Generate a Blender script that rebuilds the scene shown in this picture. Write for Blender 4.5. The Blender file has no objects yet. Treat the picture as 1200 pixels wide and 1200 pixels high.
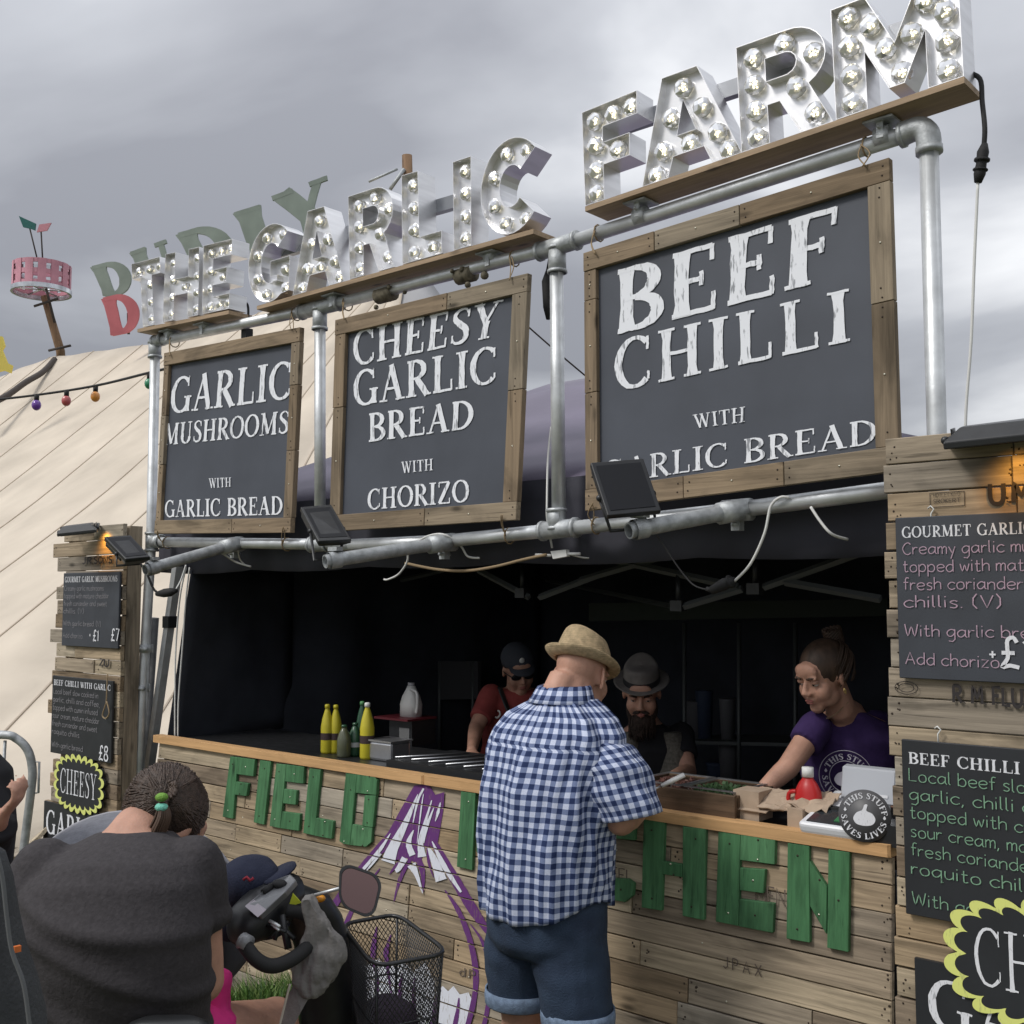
import bpy, bmesh, math, random
from math import sin, cos, pi, radians, sqrt, atan2
from mathutils import Vector, Matrix, Euler, noise
from mathutils.geometry import tessellate_polygon
R = random.Random(7)
scene = bpy.context.scene
# ---------------------------------------------------------------- camera
YAW = radians(41.0); PITCH = math.atan(100 / 1300)
CAM = Vector((0, -3.12, 1.77))
_f0 = Vector((-sin(YAW), cos(YAW), 0)); RIGHT = Vector((cos(YAW), sin(YAW), 0))
FWD = _f0 * cos(PITCH) + Vector((0, 0, sin(PITCH))); UP = _f0 * -sin(PITCH) + Vector((0, 0, cos(PITCH)))
cd = bpy.data.cameras.new('camera'); cam = bpy.data.objects.new('camera', cd); scene.collection.objects.link(cam)
cd.sensor_width = 36; cd.lens = 39.0; cd.clip_end = 2000; cd.clip_start = 0.05
cam.matrix_world = Matrix((( RIGHT.x, UP.x, -FWD.x, CAM.x), (RIGHT.y, UP.y, -FWD.y, CAM.y), (RIGHT.z, UP.z, -FWD.z, CAM.z), (0, 0, 0, 1)))
scene.camera = cam
# ---------------------------------------------------------------- world: overcast sky
SUN_DIR = Vector((-0.30, -0.62, 0.72)).normalized()
world = bpy.data.worlds.new('World'); scene.world = world; world.use_nodes = True
nt = world.node_tree; nt.nodes.clear(); N = nt.nodes.new; Lk = nt.links.new
out = N('ShaderNodeOutputWorld'); mixw = N('ShaderNodeMixShader'); bg1 = N('ShaderNodeBackground'); bg2 = N('ShaderNodeBackground')
sky = N('ShaderNodeTexSky'); sky.sky_type = 'NISHITA'; sky.sun_disc = False
sky.sun_elevation = math.asin(SUN_DIR.z); sky.sun_rotation = math.atan2(SUN_DIR.x, SUN_DIR.y)
Lk(sky.outputs[0], bg1.inputs[0]); bg1.inputs[1].default_value = 0.08
tc = N('ShaderNodeTexCoord'); sep = N('ShaderNodeSeparateXYZ'); Lk(tc.outputs['Generated'], sep.inputs[0])
mz = N('ShaderNodeMath'); mz.operation = 'MAXIMUM'; Lk(sep.outputs[2], mz.inputs[0]); mz.inputs[1].default_value = 0
az = N('ShaderNodeMath'); az.operation = 'ADD'; Lk(mz.outputs[0], az.inputs[0]); az.inputs[1].default_value = 0.22
dv = N('ShaderNodeVectorMath'); dv.operation = 'DIVIDE'; Lk(tc.outputs['Generated'], dv.inputs[0])
cb = N('ShaderNodeCombineXYZ')
for i in range(3): Lk(az.outputs[0], cb.inputs[i])
Lk(cb.outputs[0], dv.inputs[1])
n1 = N('ShaderNodeTexNoise'); n1.inputs['Scale'].default_value = 1.15; n1.inputs['Detail'].default_value = 6; n1.inputs['Roughness'].default_value = 0.45; n1.inputs['Distortion'].default_value = 0.35
ofs = N('ShaderNodeVectorMath'); ofs.operation = 'ADD'; Lk(dv.outputs[0], ofs.inputs[0]); ofs.inputs[1].default_value = (8.2, 4.0, 0.0); Lk(ofs.outputs[0], n1.inputs['Vector'])
rp = N('ShaderNodeValToRGB'); Lk(n1.outputs['Fac'], rp.inputs[0])
e = rp.color_ramp.elements; e[0].position = 0.36; e[0].color = (0.262, 0.270, 0.300, 1); e[1].position = 0.64; e[1].color = (0.76, 0.77, 0.79, 1)
m = rp.color_ramp.elements.new(0.5); m.color = (0.415, 0.428, 0.46, 1)
gz = N('ShaderNodeMath'); gz.operation = 'MULTIPLY_ADD'; Lk(mz.outputs[0], gz.inputs[0]); gz.inputs[1].default_value = 1.1; gz.inputs[2].default_value = 0.78
ml = N('ShaderNodeVectorMath'); ml.operation = 'SCALE'; Lk(rp.outputs[0], ml.inputs[0]); Lk(gz.outputs[0], ml.inputs['Scale'])
Lk(ml.outputs[0], bg2.inputs[0]); bg2.inputs[1].default_value = 1.0
mixw.inputs[0].default_value = 0.94; Lk(bg1.outputs[0], mixw.inputs[1]); Lk(bg2.outputs[0], mixw.inputs[2]); Lk(mixw.outputs[0], out.inputs[0])
sd = bpy.data.lights.new('sun', 'SUN'); sd.energy = 1.5; sd.angle = radians(14); sd.color = (1, 0.965, 0.91)
so = bpy.data.objects.new('sun', sd); scene.collection.objects.link(so); so.rotation_euler = SUN_DIR.to_track_quat('Z', 'Y').to_euler()
vs = scene.view_settings; vs.view_transform = 'Standard'; vs.look = 'None'; vs.exposure = 0.32; vs.gamma = 1; vs.use_curve_mapping = False
# ---------------------------------------------------------------- helpers
COL = scene.collection
def ray(px, py): return FWD + RIGHT * ((px - 600) / 1300) - UP * ((py - 600) / 1300)
def P(px, py, Y=0.0):
    r = ray(px, py); return CAM + r * ((Y - CAM.y) / r.y)
def PD(px, py, d): return CAM + ray(px, py) * d
def PZ(px, py, Z):
    r = ray(px, py); return CAM + r * ((Z - CAM.z) / r.z)
def tag(o, label=None, cat=None, group=None, kind=None):
    if label: o['label'] = label
    if cat: o['category'] = cat
    if group: o['group'] = group
    if kind: o['kind'] = kind
    return o
def thing(name, label, cat, loc=(0, 0, 0), rot=(0, 0, 0), group=None):
    o = bpy.data.objects.new(name, None); COL.objects.link(o); o.location = loc; o.rotation_euler = rot; o.empty_display_size = 0.1
    tag(o, label, cat, group); bpy.context.view_layer.update() if False else None
    return o
def link(name, me, parent=None, loc=None, rot=None, scale=None):
    o = bpy.data.objects.new(name, me); COL.objects.link(o)
    if loc is not None: o.location = loc
    if rot is not None: o.rotation_euler = rot
    if scale is not None: o.scale = scale
    if parent is not None: o.parent = parent
    return o
def wmat(o): return Matrix.LocRotScale(o.location, o.rotation_euler, o.scale)
class MB:
    def __init__(s): s.v = []; s.f = []; s.m = []; s.uv = {}; s.sm = []
    def add(s, vs, fs, mi=0, smooth=False):
        b = len(s.v); s.v += [Vector(v) for v in vs]
        for f in fs: s.f.append(tuple(b + i for i in f)); s.m.append(mi); s.sm.append(smooth)
        return b
    def hexa(s, q, back, mi=0):
        """q: 4 front points (TL,TR,BR,BL); back: offset vector to the back face"""
        q = [Vector(p) for p in q]; b = Vector(back); n = len(q)
        vs = q + [p + b for p in q]
        fs = [tuple(range(n - 1, -1, -1)), tuple(range(n, 2 * n))] + [(i, (i + 1) % n, n + (i + 1) % n, n + i) for i in range(n)]
        s.add(vs, fs, mi)
    def box(s, c, d, rot=None, mi=0):
        c = Vector(c); hx, hy, hz = d[0] / 2, d[1] / 2, d[2] / 2
        vs = [Vector((x, y, z)) for x in (-hx, hx) for y in (-hy, hy) for z in (-hz, hz)]
        if rot is not None:
            M = rot if isinstance(rot, Matrix) else Euler(rot).to_matrix(); vs = [M @ v for v in vs]
        s.add([v + c for v in vs], [(0, 1, 3, 2), (4, 6, 7, 5), (0, 4, 5, 1), (2, 3, 7, 6), (0, 2, 6, 4), (1, 5, 7, 3)], mi)
    def tube(s, pts, rad, n=10, mi=0, caps=True, smooth=True, flat=1.0):
        pts = [Vector(p) for p in pts]; k = len(pts)
        if not isinstance(rad, (list, tuple)): rad = [rad] * k
        T = []
        for i in range(k):
            t = (pts[min(i + 1, k - 1)] - pts[max(i - 1, 0)])
            T.append(t.normalized() if t.length > 1e-9 else Vector((0, 0, 1)))
        a = Vector((0, 0, 1)) if abs(T[0].z) < 0.9 else Vector((1, 0, 0))
        u = T[0].cross(a).normalized(); vs = []
        for i in range(k):
            u = (u - T[i] * u.dot(T[i])).normalized(); w = T[i].cross(u)
            for j in range(n):
                an = 2 * pi * j / n; vs.append(pts[i] + (u * cos(an) + w * sin(an) * flat) * rad[i])
        fs = []
        for i in range(k - 1):
            for j in range(n): fs.append((i * n + j, i * n + (j + 1) % n, (i + 1) * n + (j + 1) % n, (i + 1) * n + j))
        if caps: fs += [tuple(range(n - 1, -1, -1)), tuple((k - 1) * n + j for j in range(n))]
        s.add(vs, fs, mi, smooth)
    def rings(s, rs, n=20, mi=0, caps=True, uvs=False, e=1.0):
        """rs: list of (center, ax, ay) where ax, ay are half-axis vectors"""
        k = len(rs); vs = []
        for c, ax, ay in rs:
            c = Vector(c); ax = Vector(ax); ay = Vector(ay)
            for j in range(n):
                an = 2 * pi * j / n; ca, sa = cos(an), sin(an)
                ca = math.copysign(abs(ca) ** e, ca); sa = math.copysign(abs(sa) ** e, sa)
                vs.append(c + ax * ca + ay * sa)
        fs = []
        for i in range(k - 1):
            for j in range(n): fs.append((i * n + j, i * n + (j + 1) % n, (i + 1) * n + (j + 1) % n, (i + 1) * n + j))
        if caps: fs += [tuple(range(n - 1, -1, -1)), tuple((k - 1) * n + j for j in range(n))]
        return s.add(vs, fs, mi, True)
    def ball(s, c, r, n=12, m=8, mi=0, rot=None):
        c = Vector(c); r = Vector(r) if not isinstance(r, (int, float)) else Vector((r, r, r))
        M = Euler(rot).to_matrix() if rot is not None and not isinstance(rot, Matrix) else (rot or Matrix.Identity(3))
        vs = [c + M @ Vector((0, 0, -r.z))]
        for i in range(1, m):
            th = -pi / 2 + pi * i / m
            for j in range(n):
                an = 2 * pi * j / n; vs.append(c + M @ Vector((r.x * cos(th) * cos(an), r.y * cos(th) * sin(an), r.z * sin(th))))
        vs.append(c + M @ Vector((0, 0, r.z))); fs = []
        for j in range(n): fs.append((0, 1 + (j + 1) % n, 1 + j)); fs.append((len(vs) - 1, 1 + (m - 2) * n + j, 1 + (m - 2) * n + (j + 1) % n))
        for i in range(m - 2):
            for j in range(n): fs.append((1 + i * n + j, 1 + i * n + (j + 1) % n, 1 + (i + 1) * n + (j + 1) % n, 1 + (i + 1) * n + j))
        s.add(vs, fs, mi, True)
    def lathe(s, c, prof, n=16, mi=0, axis=(0, 0, 1), up=None, smooth=True, caps=True):
        c = Vector(c); ax = Vector(axis).normalized(); a = Vector((1, 0, 0)) if abs(ax.x) < 0.9 else Vector((0, 1, 0))
        u = ax.cross(a).normalized(); w = ax.cross(u); vs = []
        for r, h in prof:
            for j in range(n):
                an = 2 * pi * j / n; vs.append(c + ax * h + (u * cos(an) + w * sin(an)) * max(r, 1e-5))
        fs = []
        for i in range(len(prof) - 1):
            for j in range(n): fs.append((i * n + j, i * n + (j + 1) % n, (i + 1) * n + (j + 1) % n, (i + 1) * n + j))
        if caps: fs += [tuple(range(n - 1, -1, -1)), tuple((len(prof) - 1) * n + j for j in range(n))]
        s.add(vs, fs, mi, smooth)
    def mesh(s, name, mats):
        me = bpy.data.meshes.new(name); me.from_pydata([tuple(v) for v in s.v], [], s.f)
        for mm in (mats if isinstance(mats, (list, tuple)) else [mats]): me.materials.append(mm)
        me.polygons.foreach_set('material_index', s.m); me.polygons.foreach_set('use_smooth', s.sm)
        me.update(); return me
    def build(s, name, mats, parent=None, local=False, fix=True):
        """points are world points unless local; a part keeps its thing's frame"""
        if parent is not None and not local:
            M = wmat(parent)
            if parent.parent is not None: M = wmat(parent.parent) @ M
            Mi = M.inverted(); s.v = [Mi @ v for v in s.v]
        me = s.mesh(name, mats)
        if fix:
            bm = bmesh.new(); bm.from_mesh(me); bmesh.ops.recalc_face_normals(bm, faces=bm.faces); bm.to_mesh(me); bm.free()
        return link(name, me, parent)
def solid(o, t, off=0):
    m = o.modifiers.new('thickness', 'SOLIDIFY'); m.thickness = t; m.offset = off; return o
def bev(o, w, seg=1):
    m = o.modifiers.new('edge', 'BEVEL'); m.width = w; m.segments = seg; m.limit_method = 'ANGLE'; return o
def subd(o, l=1):
    m = o.modifiers.new('smooth', 'SUBSURF'); m.levels = l; m.render_levels = l; return o
def catmull(pts, n=6, closed=False):
    pts = [Vector(p) for p in pts]; k = len(pts); outp = []
    if k < 3: return pts
    rng = k if closed else k - 1
    for i in range(rng):
        g = lambda j: pts[j % k] if closed else pts[max(0, min(k - 1, j))]
        p0, p1, p2, p3 = g(i - 1), g(i), g(i + 1), g(i + 2)
        for a in range(n):
            t = a / n; outp.append(0.5 * ((2 * p1) + (p2 - p0) * t + (2 * p0 - 5 * p1 + 4 * p2 - p3) * t * t + (3 * p1 - p0 - 3 * p2 + p3) * t ** 3))
    if not closed: outp.append(pts[-1])
    return outp
# ---------------------------------------------------------------- materials
def mat(name, col=(0.5, 0.5, 0.5), rough=0.6, metal=0.0, spec=0.5, noise_amt=0.0, nscale=20, bump=0.0, bscale=60, coat=0, alpha=None, sheen=0, stretch=None, ncol=None, trans=0):
    m = bpy.data.materials.new(name); m.use_nodes = True; t = m.node_tree; b = t.nodes['Principled BSDF']
    b.inputs['Base Color'].default_value = (*col, 1); b.inputs['Roughness'].default_value = rough; b.inputs['Metallic'].default_value = metal
    b.inputs['Specular IOR Level'].default_value = spec
    if coat: b.inputs['Coat Weight'].default_value = coat
    if sheen: b.inputs['Sheen Weight'].default_value = sheen; b.inputs['Sheen Roughness'].default_value = 0.5
    if trans: b.inputs['Transmission Weight'].default_value = trans
    g = t.nodes.new('ShaderNodeTexCoord'); vec = g.outputs['Object']
    if stretch:
        mp = t.nodes.new('ShaderNodeMapping'); mp.inputs['Scale'].default_value = stretch; t.links.new(vec, mp.inputs[0]); vec = mp.outputs[0]
    if noise_amt:
        n = t.nodes.new('ShaderNodeTexNoise'); n.inputs['Scale'].default_value = nscale; n.inputs['Detail'].default_value = 6; t.links.new(vec, n.inputs['Vector'])
        r = t.nodes.new('ShaderNodeMapRange'); r.inputs['From Min'].default_value = 0.3; r.inputs['From Max'].default_value = 0.7; t.links.new(n.outputs['Fac'], r.inputs[0])
        mx = t.nodes.new('ShaderNodeMix'); mx.data_type = 'RGBA'
        c2 = ncol or tuple(c * (1 - noise_amt) for c in col); c1 = col if ncol else tuple(min(1, c * (1 + noise_amt)) for c in col)
        mx.inputs['A'].default_value = (*c1, 1); mx.inputs['B'].default_value = (*c2, 1); t.links.new(r.outputs[0], mx.inputs['Factor']); t.links.new(mx.outputs['Result'], b.inputs['Base Color'])
        mr = t.nodes.new('ShaderNodeMapRange'); mr.inputs['To Min'].default_value = max(0.03, rough - 0.12); mr.inputs['To Max'].default_value = min(1, rough + 0.12)
        t.links.new(n.outputs['Fac'], mr.inputs[0]); t.links.new(mr.outputs[0], b.inputs['Roughness'])
    if bump:
        n2 = t.nodes.new('ShaderNodeTexNoise'); n2.inputs['Scale'].default_value = bscale; n2.inputs['Detail'].default_value = 5; t.links.new(vec, n2.inputs['Vector'])
        bp = t.nodes.new('ShaderNodeBump'); bp.inputs['Strength'].default_value = bump; bp.inputs['Distance'].default_value = 0.01; t.links.new(n2.outputs['Fac'], bp.inputs['Height']); t.links.new(bp.outputs[0], b.inputs['Normal'])
    return m
def woodmat(name, axis, cols, grain=0.35, stain=0.5, rough=0.8, gs=1.0):
    """weathered board: tone by the board itself, grain along axis, stains, knots"""
    m = bpy.data.materials.new(name); m.use_nodes = True; t = m.node_tree; b = t.nodes['Principled BSDF']; nn = t.nodes.new; lk = t.links.new
    b.inputs['Roughness'].default_value = rough; b.inputs['Specular IOR Level'].default_value = 0.25
    oi = nn('ShaderNodeObjectInfo'); ge = nn('ShaderNodeNewGeometry')
    of = nn('ShaderNodeVectorMath'); of.operation = 'SCALE'; of.inputs[0].default_value = (37.1, 17.3, 23.7); lk(oi.outputs['Random'], of.inputs['Scale'])
    ad = nn('ShaderNodeVectorMath'); ad.operation = 'ADD'; lk(ge.outputs['Position'], ad.inputs[0]); lk(of.outputs[0], ad.inputs[1])
    mp = nn('ShaderNodeMapping'); sc = [55 * gs, 55 * gs, 55 * gs]; sc[axis] = 2.2 * gs; mp.inputs['Scale'].default_value = sc; lk(ad.outputs[0], mp.inputs[0])
    ng = nn('ShaderNodeTexNoise'); ng.inputs['Scale'].default_value = 1.0; ng.inputs['Detail'].default_value = 8; ng.inputs['Roughness'].default_value = 0.65; ng.inputs['Distortion'].default_value = 0.6; lk(mp.outputs[0], ng.inputs['Vector'])
    rp = nn('ShaderNodeValToRGB'); rp.color_ramp.interpolation = 'LINEAR'; el = rp.color_ramp.elements
    for i, c in enumerate(cols):
        p = i / (len(cols) - 1)
        if i == 0: el[0].position = 0; el[0].color = (*c, 1)
        elif i == len(cols) - 1: el[-1].position = 1; el[-1].color = (*c, 1)
        else: q = el.new(p); q.color = (*c, 1)
    lk(oi.outputs['Random'], rp.inputs[0])
    mp2 = nn('ShaderNodeMapping'); s2 = [9, 9, 9]; s2[axis] = 3.0; mp2.inputs['Scale'].default_value = s2; lk(ad.outputs[0], mp2.inputs[0])
    ns = nn('ShaderNodeTexNoise'); ns.inputs['Scale'].default_value = 1; ns.inputs['Detail'].default_value = 5; ns.inputs['Distortion'].default_value = 1.0; lk(mp2.outputs[0], ns.inputs['Vector'])
    r1 = nn('ShaderNodeMapRange'); r1.inputs['From Min'].default_value = 0.35; r1.inputs['From Max'].default_value = 0.7; r1.inputs['To Min'].default_value = 1 + grain * 0.5; r1.inputs['To Max'].default_value = 1 - grain; lk(ng.outputs['Fac'], r1.inputs[0])
    r2 = nn('ShaderNodeMapRange'); r2.inputs['From Min'].default_value = 0.5; r2.inputs['From Max'].default_value = 0.78; r2.inputs['To Min'].default_value = 1.05; r2.inputs['To Max'].default_value = 1 - stain; lk(ns.outputs['Fac'], r2.inputs[0])
    # knots and nail stains
    mp3 = nn('ShaderNodeMapping'); s3 = [14, 14, 14]; s3[axis] = 5; mp3.inputs['Scale'].default_value = s3; lk(ad.outputs[0], mp3.inputs[0])
    vo = nn('ShaderNodeTexVoronoi'); vo.inputs['Scale'].default_value = 0.8; lk(mp3.outputs[0], vo.inputs['Vector'])
    r3 = nn('ShaderNodeMapRange'); r3.inputs['From Min'].default_value = 0.05; r3.inputs['From Max'].default_value = 0.17; r3.inputs['To Min'].default_value = 0.35; r3.inputs['To Max'].default_value = 1; lk(vo.outputs['Distance'], r3.inputs[0])
    mp4 = nn('ShaderNodeMapping'); s4 = [95, 95, 95]; s4[axis] = 4.0; mp4.inputs['Scale'].default_value = s4; lk(ad.outputs[0], mp4.inputs[0])
    nc = nn('ShaderNodeTexNoise'); nc.inputs['Detail'].default_value = 3; nc.inputs['Scale'].default_value = gs; lk(mp4.outputs[0], nc.inputs['Vector'])
    r4 = nn('ShaderNodeMapRange'); r4.inputs['From Min'].default_value = 0.64; r4.inputs['From Max'].default_value = 0.70; r4.inputs['To Min'].default_value = 1; r4.inputs['To Max'].default_value = 1 - stain * .75; lk(nc.outputs['Fac'], r4.inputs[0])
    a0 = nn('ShaderNodeMath'); a0.operation = 'MULTIPLY'; lk(r1.outputs[0], a0.inputs[0]); lk(r4.outputs[0], a0.inputs[1])
    a = nn('ShaderNodeMath'); a.operation = 'MULTIPLY'; lk(a0.outputs[0], a.inputs[0]); lk(r2.outputs[0], a.inputs[1])
    a2 = nn('ShaderNodeMath'); a2.operation = 'MULTIPLY'; lk(a.outputs[0], a2.inputs[0]); lk(r3.outputs[0], a2.inputs[1])
    v = nn('ShaderNodeVectorMath'); v.operation = 'SCALE'; lk(rp.outputs[0], v.inputs[0]); lk(a2.outputs[0], v.inputs['Scale']); lk(v.outputs[0], b.inputs['Base Color'])
    bp = nn('ShaderNodeBump'); bp.inputs['Strength'].default_value = 0.45; bp.inputs['Distance'].default_value = 0.004; lk(ng.outputs['Fac'], bp.inputs['Height']); lk(bp.outputs[0], b.inputs['Normal'])
    return m
PALLET = [(0.42, 0.325, 0.215), (0.27, 0.235, 0.19), (0.42, 0.305, 0.185), (0.34, 0.295, 0.235), (0.21, 0.155, 0.105), (0.39, 0.345, 0.28), (0.50, 0.415, 0.295), (0.25, 0.185, 0.12), (0.37, 0.28, 0.18)]
FRAMEC = [(0.29, 0.215, 0.14), (0.23, 0.175, 0.12), (0.32, 0.24, 0.155), (0.28, 0.235, 0.175), (0.21, 0.155, 0.10)]
W_H = woodmat('pallet_board_level', 0, PALLET, grain=0.45, stain=0.6)
W_V = woodmat('pallet_board_upright', 2, PALLET, grain=0.45, stain=0.6)
F_H = woodmat('frame_board_level', 0, FRAMEC); F_V = woodmat('frame_board_upright', 2, FRAMEC)
LEDGE = woodmat('new_pine', 0, [(0.60, 0.36, 0.17), (0.66, 0.41, 0.20)], grain=0.22, stain=0.25, rough=0.6)
PLYW = woodmat('sign_plank', 0, [(0.36, 0.265, 0.17), (0.40, 0.29, 0.19)], grain=0.25, stain=0.2, rough=0.6)
GREEN = woodmat('green_painted_board', 2, [(0.075, 0.20, 0.09), (0.06, 0.17, 0.075), (0.09, 0.225, 0.105)], grain=0.35, stain=0.45, rough=0.65)
GALV = mat('galvanised_pipe', (0.66, 0.68, 0.69), 0.46, 0.65, noise_amt=0.18, nscale=14, bump=0.05, bscale=90)
GALVD = mat('galvanised_fitting', (0.46, 0.48, 0.49), 0.58, 0.6, noise_amt=0.25, nscale=30, bump=0.15, bscale=120)
STEEL = mat('sheet_aluminium', (0.80, 0.80, 0.81), 0.34, 0.85, noise_amt=0.08, nscale=5, stretch=(1, 1, 8))
STEELD = mat('sheet_aluminium_back', (0.30, 0.31, 0.33), 0.4, 0.9, noise_amt=0.15, nscale=8)
BOARD = mat('chalkboard_paint', (0.066, 0.074, 0.094), 0.55, noise_amt=0.20, nscale=2.6, bump=0.03, bscale=200)
MENU = mat('menu_slate', (0.045, 0.05, 0.062), 0.5, noise_amt=0.25, nscale=6, bump=0.03, bscale=200)
MENUB = mat('menu_slate_black', (0.022, 0.024, 0.028), 0.5, noise_amt=0.25, nscale=6)
def chalk(name, col, amt=0.35, dark=(0.09, 0.1, 0.12), sx=1.0):
    m = mat(name, col, 0.85); t = m.node_tree; b = t.nodes['Principled BSDF']; ge = t.nodes.new('ShaderNodeNewGeometry')
    mp = t.nodes.new('ShaderNodeMapping'); mp.inputs['Scale'].default_value = (130 * sx, 130 * sx, 28 * sx); t.links.new(ge.outputs['Position'], mp.inputs[0])
    n = t.nodes.new('ShaderNodeTexNoise'); n.inputs['Detail'].default_value = 4; n.inputs['Scale'].default_value = 1; t.links.new(mp.outputs[0], n.inputs['Vector'])
    r = t.nodes.new('ShaderNodeMapRange'); r.inputs['From Min'].default_value = 0.58; r.inputs['From Max'].default_value = 0.68; r.inputs['To Max'].default_value = amt; t.links.new(n.outputs['Fac'], r.inputs[0])
    mx = t.nodes.new('ShaderNodeMix'); mx.data_type = 'RGBA'; mx.inputs['A'].default_value = (*col, 1); mx.inputs['B'].default_value = (*dark, 1)
    t.links.new(r.outputs[0], mx.inputs['Factor']); t.links.new(mx.outputs['Result'], b.inputs['Base Color']); return m
CH_W = chalk('white_sign_paint', (0.86, 0.88, 0.93), 0.7, sx=.8)
CH_P = chalk('pink_chalk', (0.46, 0.32, 0.40), 0.8, sx=2); CH_G = chalk('green_chalk', (0.20, 0.36, 0.24), 0.8, (0.03, 0.04, 0.035), 2); CH_WH = chalk('white_chalk', (0.75, 0.76, 0.80), 0.5, sx=2)
CH_Y = chalk('yellow_paint', (0.72, 0.76, 0.22), 0.3)
INK = mat('stamp_ink', (0.035, 0.03, 0.03), 0.9); RUST = mat('nail_head', (0.05, 0.035, 0.025), 0.7, 0.3)
SCREW = mat('bright_screw', (0.75, 0.72, 0.6), 0.35, 0.9)
BLK = mat('black_plastic', (0.018, 0.019, 0.021), 0.4, noise_amt=0.2, nscale=30)
BLKM = mat('black_rubber', (0.014, 0.014, 0.015), 0.75)
BLKF = mat('black_canvas', (0.050, 0.056, 0.072), 0.85, noise_amt=0.3, nscale=3, bump=0.3, bscale=9)
WHT = mat('white_cable', (0.72, 0.72, 0.7), 0.5); STR = mat('twine', (0.30, 0.22, 0.13), 0.9)
PURP = chalk('purple_paint', (0.125, 0.03, 0.17), 0.45, (0.22, 0.16, 0.12)); MWHITE = chalk('mural_white_paint', (0.72, 0.74, 0.82), 0.55, (0.32, 0.27, 0.2))
SKIN = mat('skin', (0.47, 0.26, 0.185), 0.6, noise_amt=0.17, nscale=16, bump=0.18, bscale=190)
SKIN.node_tree.nodes['Principled BSDF'].inputs['Subsurface Weight'].default_value = 0.08
SKIN.node_tree.nodes['Principled BSDF'].inputs['Subsurface Radius'].default_value = (0.02, 0.008, 0.004)
TRUSS = mat('gazebo_bar', (0.12, 0.13, 0.13), 0.5, 0.3)
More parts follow.
